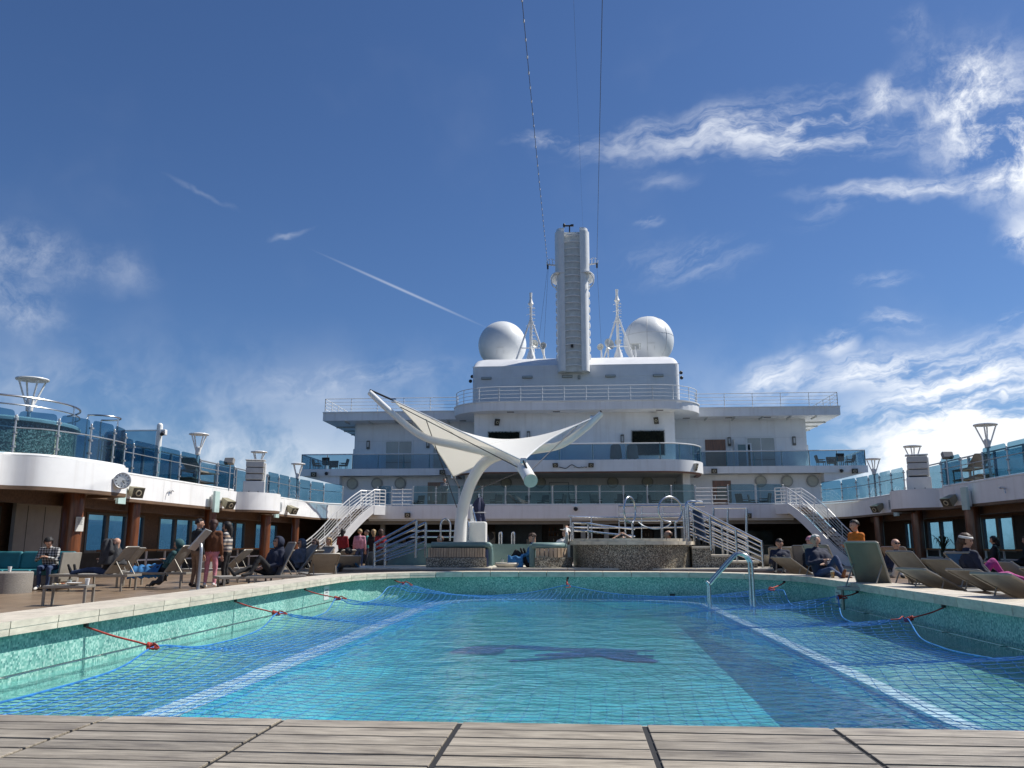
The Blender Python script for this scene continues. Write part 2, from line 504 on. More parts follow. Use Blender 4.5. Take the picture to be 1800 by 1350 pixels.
SLING = mat('taupe mesh sling', (.30, .285, .26), .75, var=.08, scale=8, bump=.15, bscale=260, rnd=.08)
LFRAME = mat('taupe lounger frame', (.30, .28, .24), .4, .2, var=.10)
WICKER = mat('grey wicker', (.28, .26, .23), .7, var=.3, scale=20, stretch=(1, 1, 12), bump=.4, bscale=30)
GL_BLUE = glass('blue tinted glass', (.44, .61, .70))
GL_WIN = glass('window glass', (.42, .62, .72))
GL_CLEAR = glass('clear glass', (.93, .96, .96))
GL_LAMP = mat('green opal glass', (.50, .66, .62), .25, var=.06, scale=1)
MOSAIC = cells('teal pool mosaic', [((.15, .38, .33), .24), ((.21, .46, .40), .28), ((.30, .56, .49), .24), ((.42, .65, .58), .16), ((.09, .26, .24), .08)], .020)
TERRAZZO = cells('dark pebble mosaic', [((.06, .052, .042), .32), ((.16, .14, .105), .24), ((.32, .285, .22), .24), ((.50, .46, .37), .14), ((.24, .16, .09), .06)], .018, voronoi=True)
TERRAG = cells('green pebble mosaic', [((.03, .06, .055), .36), ((.10, .18, .15), .24), ((.26, .36, .30), .24), ((.50, .56, .48), .16)], .035, voronoi=True)
RED = mat('red rope', (.42, .045, .03), .75, var=.25, scale=30, bump=.5, bscale=90)
NETBLUE = mat('blue net twine', (.03, .21, .55), .5, var=.25, scale=10)
SKIN = mat('skin', (.50, .29, .20), .5, var=.08, scale=8)
# ================================================================== the setting: sea, deck, pool
def deck_mat():
    m = bpy.data.materials.new('deck planking'); m.use_nodes = True
    nt = m.node_tree; b = nt.nodes['Principled BSDF']; b.inputs['Roughness'].default_value = .32
    g = nt.nodes.new('ShaderNodeNewGeometry'); mp = nt.nodes.new('ShaderNodeMapping')
    nt.links.new(g.outputs['Position'], mp.inputs['Vector'])
    br = nt.nodes.new('ShaderNodeTexBrick'); br.offset = .37
    mp.inputs['Rotation'].default_value = (0, 0, R(90))
    br.inputs['Scale'].default_value = 1; br.inputs['Brick Width'].default_value = 2.4; br.inputs['Row Height'].default_value = .12
    br.inputs['Mortar Size'].default_value = .006; br.inputs['Color1'].default_value = (.34, .25, .17, 1)
    br.inputs['Color2'].default_value = (.26, .185, .12, 1); br.inputs['Mortar'].default_value = (.04, .035, .03, 1)
    nt.links.new(mp.outputs[0], br.inputs['Vector'])
    no = nt.nodes.new('ShaderNodeTexNoise'); no.inputs['Scale'].default_value = 1.2; no.inputs['Detail'].default_value = 7
    nt.links.new(g.outputs['Position'], no.inputs['Vector'])
    mx = nt.nodes.new('ShaderNodeMix'); mx.data_type = 'RGBA'; mx.blend_type = 'MULTIPLY'; mx.inputs['Factor'].default_value = .55
    rp = nt.nodes.new('ShaderNodeValToRGB'); rp.color_ramp.elements[0].position = .3; rp.color_ramp.elements[0].color = (.5, .5, .5, 1)
    rp.color_ramp.elements[1].position = .7; rp.color_ramp.elements[1].color = (1.15, 1.1, 1.05, 1)
    nt.links.new(no.outputs['Fac'], rp.inputs[0]); nt.links.new(br.outputs['Color'], mx.inputs['A']); nt.links.new(rp.outputs[0], mx.inputs['B'])
    nt.links.new(mx.outputs['Result'], b.inputs['Base Color'])
    return m
DECK = deck_mat()
def teak_mat():
    """weathered silver-grey teak: grain along each plank, tone differing from plank to plank"""
    m = bpy.data.materials.new('weathered teak'); m.use_nodes = True
    nt = m.node_tree; b = nt.nodes['Principled BSDF']; b.inputs['Roughness'].default_value = .40
    t = nt.nodes.new('ShaderNodeTexCoord'); oi = nt.nodes.new('ShaderNodeObjectInfo')
    ad = nt.nodes.new('ShaderNodeVectorMath'); ad.operation = 'ADD'
    sc = nt.nodes.new('ShaderNodeVectorMath'); sc.operation = 'SCALE'; sc.inputs[0].default_value = (37, 91, 13)
    nt.links.new(oi.outputs['Random'], sc.inputs['Scale']); nt.links.new(t.outputs['Object'], ad.inputs[0]); nt.links.new(sc.outputs[0], ad.inputs[1])
    def nz(s, st, d):
        mp = nt.nodes.new('ShaderNodeMapping'); mp.inputs['Scale'].default_value = st
        n = nt.nodes.new('ShaderNodeTexNoise'); n.inputs['Scale'].default_value = s; n.inputs['Detail'].default_value = d; n.inputs['Roughness'].default_value = .65
        nt.links.new(ad.outputs[0], mp.inputs[0]); nt.links.new(mp.outputs[0], n.inputs['Vector']); return n.outputs['Fac']
    grain = nz(6.5, (.9, 17, 17), 8); blot = nz(3.6, (.8, 3.2, 1), 7)
    mixn = nt.nodes.new('ShaderNodeMath'); mixn.operation = 'MULTIPLY_ADD'; mixn.inputs[1].default_value = .55
    half = nt.nodes.new('ShaderNodeMath'); half.operation = 'MULTIPLY'; half.inputs[1].default_value = .45
    nt.links.new(blot, half.inputs[0]); nt.links.new(grain, mixn.inputs[0]); nt.links.new(half.outputs[0], mixn.inputs[2])
    rp = nt.nodes.new('ShaderNodeValToRGB'); e = rp.color_ramp.elements
    e[0].position = .36; e[0].color = (.10, .078, .056, 1); e[1].position = .63; e[1].color = (.50, .44, .345, 1)
    k = e.new(.48); k.color = (.285, .245, .185, 1)
    nt.links.new(mixn.outputs[0], rp.inputs[0])
    mr = nt.nodes.new('ShaderNodeMapRange'); mr.inputs[3].default_value = .82; mr.inputs[4].default_value = 1.2
    nt.links.new(oi.outputs['Random'], mr.inputs[0])
    vs = nt.nodes.new('ShaderNodeVectorMath'); vs.operation = 'SCALE'
    nt.links.new(rp.outputs[0], vs.inputs[0]); nt.links.new(mr.outputs[0], vs.inputs['Scale']); nt.links.new(vs.outputs[0], b.inputs['Base Color'])
    bp = nt.nodes.new('ShaderNodeBump'); bp.inputs['Strength'].default_value = .5; bp.inputs['Distance'].default_value = .004
    nt.links.new(grain, bp.inputs['Height']); nt.links.new(bp.outputs[0], b.inputs['Normal'])
    return m
TEAK = teak_mat()
COPE = mat('pale coping', (.63, .565, .455), .5, var=.16, scale=5, stretch=(1, 1, 3), rnd=.07, bump=.1, bscale=30)
CAULK = mat('black caulking', (.015, .014, .013), .7, var=.2)

# sea: the ship heels a little, so the sea stands higher to port
def sea_mat():
    m = mat('sea water', (.012, .045, .075), .12, var=.3, scale=.02)
    nt = m.node_tree; b = nt.nodes['Principled BSDF']
    t = nt.nodes.new('ShaderNodeTexCoord'); n = nt.nodes.new('ShaderNodeTexNoise'); n.inputs['Scale'].default_value = .25; n.inputs['Detail'].default_value = 8
    nt.links.new(t.outputs['Object'], n.inputs['Vector'])
    bp = nt.nodes.new('ShaderNodeBump'); bp.inputs['Strength'].default_value = .9; bp.inputs['Distance'].default_value = 1.2
    nt.links.new(n.outputs['Fac'], bp.inputs['Height']); nt.links.new(bp.outputs[0], b.inputs['Normal'])
    return m
mb = MB(); S_ = 22000
mb.lathe([(0.01, 0), (60, 0), (400, 0), (3000, 0), (S_, 0)], (0, 0, 0), 64, smooth=False)
sea = mb.build('sea', sea_mat()); sea.location = (0, 0, -26); sea.rotation_euler = (0, R(3.0), 0)
tag(sea, None, kind='structure')

PX0, PX1, PY0, PY1, PR = -4.87, 4.72, 3.26, 20.5, 3.1        # inner edge of the coping
def rrect(x0, x1, y0, y1, r, n=12):
    p = arc(x1 - r, y1 - r, r, r, 0, 90, n) + arc(x0 + r, y1 - r, r, r, 90, 180, n)
    p += arc(x0 + r, y0 + r, r, r, 180, 270, n) + arc(x1 - r, y0 + r, r, r, 270, 360, n)
    return p
CW, ZC = .68, .46
# main deck: one sheet with the pool cut out of it
outer = [(-18.2, -14), (18.2, -14), (18.2, 66), (-18.2, 66)]
hole = rrect(PX0 - .6, PX1 + .6, PY0 - .6, PY1 + .6, PR + .6)
bm = bmesh.new()
ov = [bm.verts.new((x, y, 0)) for x, y in outer]; hv = [bm.verts.new((x, y, 0)) for x, y in hole]
es = [bm.edges.new((L_[i], L_[(i + 1) % len(L_)])) for L_ in (ov, hv) for i in range(len(L_))]
bmesh.ops.triangle_fill(bm, edges=es, use_beauty=True)
me = bpy.data.meshes.new('deck'); bm.normal_update()
for f in bm.faces:
    if f.normal.z < 0: f.normal_flip()
bm.to_mesh(me); bm.free(); me.materials.append(DECK)
deck = link('deck', me); tag(deck, None, kind='structure')
hull = MB().bb(-18.3, -18.2, -14, 66, -22, .02).bb(18.2, 18.3, -14, 66, -22, .02).bb(-18.2, 18.2, -14.1, -14, -22, .02).build('hull', WHITE)
tag(hull, None, kind='structure')

pool = thing('swimming_pool', 'large rectangular deck pool with teal mosaic walls and raised pale coping', 'pool', (-.08, 11.9, 0))
# walls down to the shallow ledge, ledge, white nosing, deep basin
ZW, ZL = -.08, -.20
def zfloor(y): return -.86 + (y - 4.0) * (.34 / 16.0)          # the floor slopes up towards the far end
wall_in = rrect(PX0 - .12, PX1 + .12, PY0 - .12, PY1 + .12, PR + .12, 16)
mb = MB(); mb.ribbon(list(reversed(wall_in)), ZL - .05, .345, .12, closed=True, smooth=True)
wall_o = mb.build('mosaic_wall', MOSAIC, pool)
BX0, BX1, BY0, BY1, BR = -3.14, 2.66, 3.9, 20.0, 1.5
nos_out = rrect(BX0 - .20, BX1 + .18, BY0 - .16, BY1 + .16, BR + .16, 10)
nos_in = rrect(BX0, BX1, BY0, BY1, BR, 10)
def ring(name, a, b, za, zb, m_, par, rise=0.0):
    """flat sheet between two loops with the same number of points"""
    mb = MB(); n = len(a)
    vs = [(p[0], p[1], za) for p in a] + [(p[0], p[1], zb) for p in b]
    mb.add(vs, [(i, (i + 1) % n, n + (i + 1) % n, n + i) for i in range(n)])
    return mb.build(name, m_, par)
LEDGE = cells('ledge mosaic', [((.16, .40, .33), .28), ((.24, .50, .41), .30), ((.34, .58, .46), .22), ((.09, .28, .26), .20)], .06)
ring('ledge', rrect(PX0 - .11, PX1 + .11, PY0 - .11, PY1 + .11, PR + .11, 10), nos_out, ZL, ZL, LEDGE, pool)
mb = MB(); n = len(nos_out)
vs = [(p[0], p[1], ZL - .004) for p in nos_out] + [(p[0], p[1], ZL + .035) for p in nos_out] + [(p[0], p[1], ZL + .035) for p in nos_in] + [(p[0], p[1], ZL - .01) for p in nos_in]
mb.add(vs, [(k * n + i, k * n + (i + 1) % n, (k + 1) * n + (i + 1) % n, (k + 1) * n + i) for k in range(3) for i in range(n)])
tag(mb.build('ledge_nosing', mat('white nosing tile', (.90, .91, .90), .4, var=.04, scale=6), pool), 'white tiled strip along the edge of the submerged ledge')
BASIN = cells('turquoise basin tile', [((.075, .42, .455), .3), ((.085, .45, .485), .4), ((.10, .48, .51), .3)], .11)
b_in = rrect(BX0 + .02, BX1 - .02, BY0 + .02, BY1 - .02, BR - .02, 10)
b_fl = rrect(BX0 + .40, BX1 - .58, BY0 + .3, BY1 - .5, BR - .1, 10)      # coved sides: the floor is smaller than the rim
mb = MB(); n = len(b_in)
mb.add([(p[0], p[1], ZL - .005) for p in b_in] + [(p[0], p[1], zfloor(p[1])) for p in b_fl], [(i, (i + 1) % n, n + (i + 1) % n, n + i) for i in range(n)])
mb.build('basin_wall', BASIN, pool)
mb = MB(); mb.add([(p[0], p[1], zfloor(p[1])) for p in b_fl], [tuple(range(n))]); mb.build('basin_floor', BASIN, pool)
# emblem laid in dark blue tile on the floor: a head with long hair streaming back in strands
EMB = mat('navy emblem tile', (.012, .07, .26), .35, var=.2, scale=4)
em = None
def on_floor(px, py, lift):
    p = atz(px, py, -1.0)
    for _ in range(12): p = atz(px, py, zfloor(p.y) + lift)
    return p
def strand(pts, w):
    P = curve_pts([on_floor(p[0], p[1], .004 + p[2]) for p in pts], 8)
    mbx = MB(); L_ = len(P); vs = []
    for i, p in enumerate(P):
        t = (P[min(i + 1, L_ - 1)] - P[max(i - 1, 0)]).normalized(); nn_ = Vector((-t.y, t.x, 0))
        k = i / (L_ - 1); ww = w(k)
        vs += [p + nn_ * ww, p - nn_ * ww]
    mbx.add(vs, [(2 * i, 2 * i + 1, 2 * i + 3, 2 * i + 2) for i in range(L_ - 1)])
    return mbx
def taper(a, b, c): return lambda k: (a * (1 - k) ** 2 + 2 * b * k * (1 - k) + c * k * k) + .01
emb = MB()
for pts, w in (
    ([(828, 1150, 0), (860, 1138, 0), (910, 1136, 0), (985, 1141, 0), (1060, 1142, 0), (1150, 1144, 0)], taper(.42, .26, .07)),
    ([(835, 1148, .003), (850, 1142, .003), (875, 1140, .003)], taper(.40, .56, .2)),
    ([(895, 1162, .006), (950, 1158, .006), (1020, 1153, .006), (1090, 1152, .006), (1150, 1153, .006)], taper(.06, .16, .08)),
    ([(940, 1151, .009), (1000, 1149, .009), (1060, 1147, .009), (1120, 1148, .009)], taper(.04, .3, .3)),
    ([(1060, 1150, .012), (1110, 1157, .012), (1155, 1163, .012)], taper(.1, .42, .06)),
):
    s_ = strand(pts, w); emb.add(s_.v, s_.f)
tag(emb.build('floor_emblem', EMB, pool), 'dark blue emblem with streaming strands on the pool floor')

# coping: modules of five boards all round; the near ones, large in view, are single planks
def coping_path():
    return [Vector((p[0], p[1])) for p in rrect(PX0, PX1, PY0, PY1, PR, 14)]
cp = coping_path(); n_all = len(cp)
# straight side runs + far end, going from near-right round the far side to near-left
sides = [Vector((PX1, PY0 + PR + 0.0))] + [p for p in cp[:30]] + [Vector((PX0, PY0 + PR))]
rs_ = resample([Vector((p.x, p.y, 0)) for p in sides], CW)
def coping_panel(a, b, ta, tb):
    mb = MB()
    na, nb = Vector((ta.y, -ta.x)), Vector((tb.y, -tb.x))     # outward
    d = (b - a).normalized() * .006
    a = a + d; b = b - d; W = CW
    bw = W / 5
    def q(p, nrm, o, z): return (p.x + nrm.x * o, p.y + nrm.y * o, z)
    for k in range(5):
        o0, o1 = k * bw + (.0 if k == 0 else .007), (k + 1) * bw
        vs = [q(a, na, o0, .40), q(b, nb, o0, .40), q(b, nb, o1, .40), q(a, na, o1, .40), q(a, na, o0, ZC), q(b, nb, o0, ZC), q(b, nb, o1, ZC), q(a, na, o1, ZC)]
        mb.add(vs, [(0, 1, 5, 4), (1, 2, 6, 5), (2, 3, 7, 6), (3, 0, 4, 7), (4, 5, 6, 7)])
    vs = [q(a, na, .004, .34), q(b, nb, .004, .34), q(b, nb, W - .004, .34), q(a, na, W - .004, .34), q(a, na, .004, .41), q(b, nb, .004, .41), q(b, nb, W - .004, .41), q(a, na, W - .004, .41)]
    mb.add(vs, [(3, 2, 1, 0), (0, 1, 5, 4), (1, 2, 6, 5), (2, 3, 7, 6), (3, 0, 4, 7)])
    return mb
m_ = len(rs_)
tg = [(rs_[min(i + 1, m_ - 1)] - rs_[max(i - 1, 0)]).normalized() for i in range(m_)]
for i in range(m_ - 1):
    a, b = rs_[i].to_2d(), rs_[i + 1].to_2d()
    coping_panel(a, b, tg[i].to_2d(), tg[i + 1].to_2d()).build('coping_panel', COPE, pool)
# caulking bed and outer kerb wall under the coping
mb = MB(); mb.ribbon([(p.x, p.y) for p in [Vector((p2[0], p2[1])) for p2 in rrect(PX0 - .62, PX1 + .62, PY0 - .62, PY1 + .62, PR + .62, 14)]], -.002, .36, -.06, closed=True)
mb.build('kerb', GREYP, pool)
ring('coping_bed', rrect(PX0 - .02, PX1 + .02, PY0 - .02, PY1 + .02, PR + .02, 14), rrect(PX0 - .66, PX1 + .66, PY0 - .66, PY1 + .66, PR + .66, 14), .395, .395, CAULK, pool)
# near run of planks
seams = [-3.16, -2.48, -1.80, -1.12, -.445, .235, .905, 1.58, 2.26, 2.94]
pw = .128
plank_me = {}
for i in range(len(seams) - 1):
    x0, x1 = seams[i], seams[i + 1]
    L_ = x1 - x0 - (.022 if i in (3, 4, 5) else .016)
    for k in range(11):
        key = (round(L_, 3),)
        if key not in plank_me:
            plank_me[key] = MB().bevbox((0, 0, 0), (L_, pw - .015, .06), .002).mesh('plank', TEAK)
        o = bpy.data.objects.new('plank', plank_me[key]); col.objects.link(o); o.parent = pool
        o.location = Vector(((x0 + x1) / 2, PY0 - pw / 2 - k * pw, .43 + random.uniform(-.0012, .0012))) - pool.location
o = MB().bb(seams[0], seams[-1], PY0 - 11 * pw, PY0 - .004, .34, .4535).build('plank_bed', CAULK, pool)
for x0, x1 in ((PX0 - .2, seams[0] - .01), (seams[-1] + .01, PX1 + .2)):
    MB().bb(x0, x1, PY0 - 1.4, PY0, .36, ZC).build('coping_panel', COPE, pool)
# the edge moulding below the planks on the water side
MB().bb(seams[0], seams[-1], PY0 - .003, PY0 + .012, .33, .452).build('edge_strip', COPE, pool)
# grab rail along the side walls
for sx, xx in ((-1, PX0 - .02), (1, PX1 + .02)):
    g_ = MB().tube([(xx, 4.2 + PR * .3, -.005), (xx, PY1 - PR + .4, -.005)], .011, 6)
    for yy in np.arange(5.5, 17.5, 1.5): g_.tube([(xx, yy, -.005), (xx - .07 * -sx * -1, yy, -.005)], .008, 5)
    g_.build('grab_rail', STEEL, pool)
# overflow slots and white safety plaques on the wall
for px, py, xx in ((574, 1035, PX0 - .115), (1473, 1044, PX1 + .115)):
    p = atx(px, py, xx)
    s_ = MB().bb(p.x - .004, p.x + .004, p.y - .17, p.y + .17, .03, .30).build('depth_plaque', mat('white plaque', (.62, .66, .64), .5), pool)
    g_ = MB()
    for z_, w_ in ((.22, .22), (.17, .16), (.11, .2)):
        g_.bb(p.x - .0055, p.x + .0055, p.y - w_ / 2, p.y + w_ / 2, z_ - .012, z_ + .012)
    g_.build('plaque_print', mat('grey print', (.2, .22, .23), .6), s_)
for px, py in ((1182, 1046), (1372, 1062)):
    p = at(px, py, PY1 + .07) if px < 1300 else atx(px, py, PX1 + .05)
    MB().bevbox(p, (.13, .05, .06) if px < 1300 else (.05, .3, .05), .01).build('drain_grille', BLACK, pool)

# water
def water_mat():
    m = bpy.data.materials.new('pool water'); m.use_nodes = True
    nt = m.node_tree; nt.nodes.clear()
    tr = nt.nodes.new('ShaderNodeBsdfTransparent'); tr.inputs['Color'].default_value = (.80, .95, .97, 1)
    gl = nt.nodes.new('ShaderNodeBsdfGlossy'); gl.inputs['Roughness'].default_value = .03; gl.inputs['Color'].default_value = (.95, .97, 1, 1)
    g = nt.nodes.new('ShaderNodeNewGeometry')
    def nz(s, d, st):
        mp = nt.nodes.new('ShaderNodeMapping'); mp.inputs['Scale'].default_value = st
        n = nt.nodes.new('ShaderNodeTexNoise'); n.inputs['Scale'].default_value = s; n.inputs['Detail'].default_value = d
        nt.links.new(g.outputs['Position'], mp.inputs[0]); nt.links.new(mp.outputs[0], n.inputs['Vector']); return n.outputs['Fac']
    a = nz(2.1, 3, (1, 1, 1)); b = nz(9, 4, (1, .8, 1))
    ad = nt.nodes.new('ShaderNodeMath'); ad.operation = 'MULTIPLY_ADD'; ad.inputs[1].default_value = .35
    nt.links.new(b, ad.inputs[0]); nt.links.new(a, ad.inputs[2])
    bp = nt.nodes.new('ShaderNodeBump'); bp.inputs['Strength'].default_value = .75; bp.inputs['Distance'].default_value = .05
    nt.links.new(ad.outputs[0], bp.inputs['Height'])
    nt.links.new(bp.outputs[0], gl.inputs['Normal'])
    mx = nt.nodes.new('ShaderNodeMixShader'); nt.links.new(schlick(nt, .02, bp.outputs[0]), mx.inputs[0])
    nt.links.new(tr.outputs[0], mx.inputs[1]); nt.links.new(gl.outputs[0], mx.inputs[2])
    o = nt.nodes.new('ShaderNodeOutputMaterial'); nt.links.new(mx.outputs[0], o.inputs['Surface'])
    return m
wp = rrect(PX0 - .115, PX1 + .115, PY0 - .115, PY1 + .115, PR + .115, 12)
mb = MB(); mb.add([(p[0], p[1], ZW) for p in wp], [tuple(range(len(wp)))])
tag(mb.build('pool_water', water_mat()), None, kind='structure')

# ------------------------------------------------------------------ the net and its ropes
KN = [  # knot on the net, hook on the wall, words
    ((-4.42, 4.95, .04), (-4.95, 4.6, .30), None),
    ((-4.4, 8.71, .05), (-5.0, 8.35, .30), 'red rope tying the net at the left wall, nearest the planked edge'),
    ((-4.4, 12.33, .10), (-5.0, 12.1, .30), 'red rope tying the net to the left wall below the hooded man'),
    ((-4.35, 15.34, .13), (-5.0, 15.25, .30), 'red rope tying the net beside the white plaque on the left wall'),
    ((-3.9, 18.89, .24), (-4.3, 19.6, .31), 'short red rope tying the net at the far left pool corner'),
    ((-.26, 20.3, .17), (-.26, 20.58, .30), 'short red rope tying the net at the middle of the far wall'),
    ((4.0, 18.27, .18), (4.45, 18.75, .31), 'red rope tying the net at the far right corner behind the ladder'),
    ((4.4, 14.91, .22), (4.82, 15.14, .30), 'red rope tying the net beside the plaque on the right wall'),
    ((4.38, 11.9, .11), (4.82, 11.69, .30), 'red rope with dangling end tying the net at the right wall, nearest the planks'),
    ((4.36, 8.2, .12), (4.82, 8.0, .30), None),
    ((4.36, 4.9, .08), (4.82, 4.7, .30), None),
]
def net_z(x, y):
    z = 0.0
    for (kx, ky, kz), _, _ in KN:
        a = kz - ZW
        if abs(kx) < 1:
            d = abs(y - ky); l_ = abs(x - kx)
            z = max(z, a * math.exp(-d / .45) * math.exp(-(l_ / 1.1) ** 2))
        else:
            l_ = abs(y - ky); d = abs(x - kx)
            fold = .85 * math.exp(-(l_ / .55) ** 2) + .15 * math.exp(-(l_ / 1.6) ** 2)
            z = max(z, a * fold * math.exp(-(d / (1.5 if kx > 0 else .9)) ** 1.3))
    und = mnoise.noise(Vector((x * .7, y * .55, 3.1))) * .02 + mnoise.noise(Vector((x * 2.3, y * 2.1, 1.1))) * .008
    sink = -.11 * max(0.0, 1 - (abs(x + .2) / 2.6) ** 2) * min(1.0, max(0.0, (19.4 - y) / 2.5))
    return ZW + .012 + z + max(-.02, und) * (1 if x > 0 else .7) + sink
ky_l = sorted([k[0][1] for k in KN if k[0][0] < -1]); ky_r = sorted([k[0][1] for k in KN if k[0][0] > 1])
def edge_in(y, ks):
    ks = [3.4] + ks + [20.2]
    for i in range(len(ks) - 1):
        if ks[i] <= y <= ks[i + 1]:
            t = (y - ks[i]) / (ks[i + 1] - ks[i]); return math.sin(math.pi * t)
    return 0
def xl(y):
    e = -4.42 + .12 * edge_in(y, ky_l)
    c = max(0, y - 17.0); return e + .055 * c * c
def xr(y):
    e = 4.40 - .26 * edge_in(y, ky_r)
    c = max(0, y - 16.8); return e - .055 * c * c
def ytop(u):
    x = -4.0 + 8.0 * u
    return 20.25 - .35 * abs(math.sin(math.pi * (x + .26) / 4.1)) - .055 * (abs(x) / 4) ** 2 * 10
Y0N = 3.32
def net_pt(u, v):
    y = Y0N + (ytop(u) - Y0N) * v
    x = xl(y) + (xr(y) - xl(y)) * u
    # gathered cells: the strands bunch and wander a little
    x += .05 * mnoise.noise(Vector((u * 9, y * .8, 5.0))) * math.sin(math.pi * u)
    y += .06 * mnoise.noise(Vector((x * .9, v * 22, 9.0))) * math.sin(math.pi * v)
    return Vector((x, y, net_z(x, y)))
NU, NV = 68, 132
mb = MB()
def fast_tube(pts, r):
    n = 3; rs = r if isinstance(r, list) else [r] * len(pts); vs = []; m = len(pts)
    for i, p in enumerate(pts):
        t = (pts[min(i + 1, m - 1)] - pts[max(i - 1, 0)]).normalized()
        a = t.cross(Vector((0, 0, 1))).normalized(); b = a.cross(t)
        r = rs[i]; vs += [p + b * r, p - a * r * .87 - b * r * .5, p + a * r * .87 - b * r * .5]
    mb.add(vs, [(i * 3 + k, i * 3 + (k + 1) % 3, (i + 1) * 3 + (k + 1) % 3, (i + 1) * 3 + k) for i in range(m - 1) for k in range(3)], True)
jit = [[random.uniform(-1, 1) for _ in range(NV + 2)] for _ in range(NU + 2)]
for i in range(NU + 1):
    pts = []
    for j in range(NV * 2 + 1):
        p = net_pt(i / NU, j / (NV * 2))
        s_ = (1 if j % 2 else -1) * .006
        pts.append(p + Vector((s_, 0, .003 * jit[i][j // 2])))
    fast_tube(pts, .0020 + .0020 * abs(2 * i / NU - 1) ** 1.5)
for j in range(NV + 1):
    pts = []
    for i in range(NU + 1):
        p = net_pt(i / NU, j / NV)
        pts.append(p + Vector((0, 0, .003 * jit[i][j])))
        if i < NU:
            q = net_pt((i + .5) / NU, j / NV); pts.append(q + Vector((0, .012, -.006)))
    fast_tube(pts, [.0019 + .0019 * abs(2 * q / (len(pts) - 1) - 1) ** 1.5 for q in range(len(pts))])
net = thing('pool_net', 'blue safety net stretched over the whole pool and floating on its water', 'net', (-.08, 11.9, ZW))
mb.build('netting', NETBLUE, net)
bd = MB()
loop = [net_pt(0, k / 220) for k in range(221)] + [net_pt(k / 120, 1) for k in range(1, 121)] + [net_pt(1, 1 - k / 220) for k in range(1, 221)]
bd.tube([p + Vector((0, 0, .006)) for p in loop], .009, 6)
bd.build('border_rope', NETBLUE, net)
for k, (kn, hk, lab) in enumerate(KN):
    if lab is None: continue
    kn, hk = Vector(kn), Vector(hk)
    t = thing('tie_rope', lab, 'rope', hk, group='red ropes tying down the pool net')
    side = Vector((0, 0, 1)).cross((kn - hk).normalized()) * .012
    m1 = MB()
    for sg in (-1, 1):
        pp = [hk + side * sg * .6, hk.lerp(kn, .35) + side * sg + Vector((0, 0, -.012)), hk.lerp(kn, .75) + side * sg * .5, kn]
        m1.tube(curve_pts(pp, 5), .009, 6)
    m1.build('strand', RED, t)
    m2 = MB(); d = (kn - hk).normalized()
    for q in range(5):
        a = q * 1.256; c0 = kn - d * (.02 + .018 * q)
        m2.tube([c0 + Vector((0, math.cos(b_) * .026, math.sin(b_) * .026)) + d * .01 * math.sin(b_ + a) for b_ in np.linspace(0, 2 * math.pi, 9)[:-1]], .011, 5, closed=True)
    m2.sphere(kn, .026, 8, 6)
    m2.build('knot', RED, t)
    e_ = Vector((random.uniform(-.1, .1) - .06 * np.sign(kn.x), random.uniform(-.22, -.05), 0))
    end = kn + e_; end.z = max(ZW + .02, kn.z - .16)
    lng = 2.0 if (kn.x > 4 and kn.y < 13) else 1.0
    tail = [kn, kn + e_ * .3 + Vector((0, 0, .05)), kn + e_ * .7 * lng + Vector((.1, 0, -.05)), end + e_ * (lng - 1) * .5]
    for p in tail[2:]: p.z = max(p.z, net_z(p.x, p.y) + .015, ZW + .02)
    MB().tube(curve_pts(tail, 6), .009, 6).build('loose_end', RED, t)
    MB().bevbox(hk + Vector((-.02 * np.sign(hk.x), 0, .015)), (.05, .05, .05), .01).build('wall_hook', BLACK, t)

# pool ladder: two bent steel rails with treads, standing on the ledge
lad = thing('pool_ladder', 'bent stainless steel pool ladder standing on the submerged ledge at the far right', 'ladder', (2.9, 17.0, ZL))
for yy in (16.5, 17.15):
    dx = .07 if yy > 16.8 else 0
    pts = [(2.50 + dx, yy, -.95), (2.50 + dx, yy, .30), (2.52 + dx, yy, .37), (2.98 + dx, yy, .86), (3.10 + dx, yy, .93), (3.22 + dx, yy, .90), (3.30 + dx, yy, .80), (3.32 + dx, yy, .66), (3.32 + dx, yy, ZL)]
    MB().tube(curve_pts(pts, 5), .026, 10).build('rail', STEEL, lad)
    MB().lathe([(.0, .0), (.06, 0), (.06, .02), (.03, .03)], (3.32 + dx, yy, ZL), 14).build('foot_flange', STEEL, lad)
for z_ in (-.35, -.6, -.85):
    MB().bevbox((2.53, 16.83, z_), (.09, .66, .03), .008).build('tread', STEEL, lad)
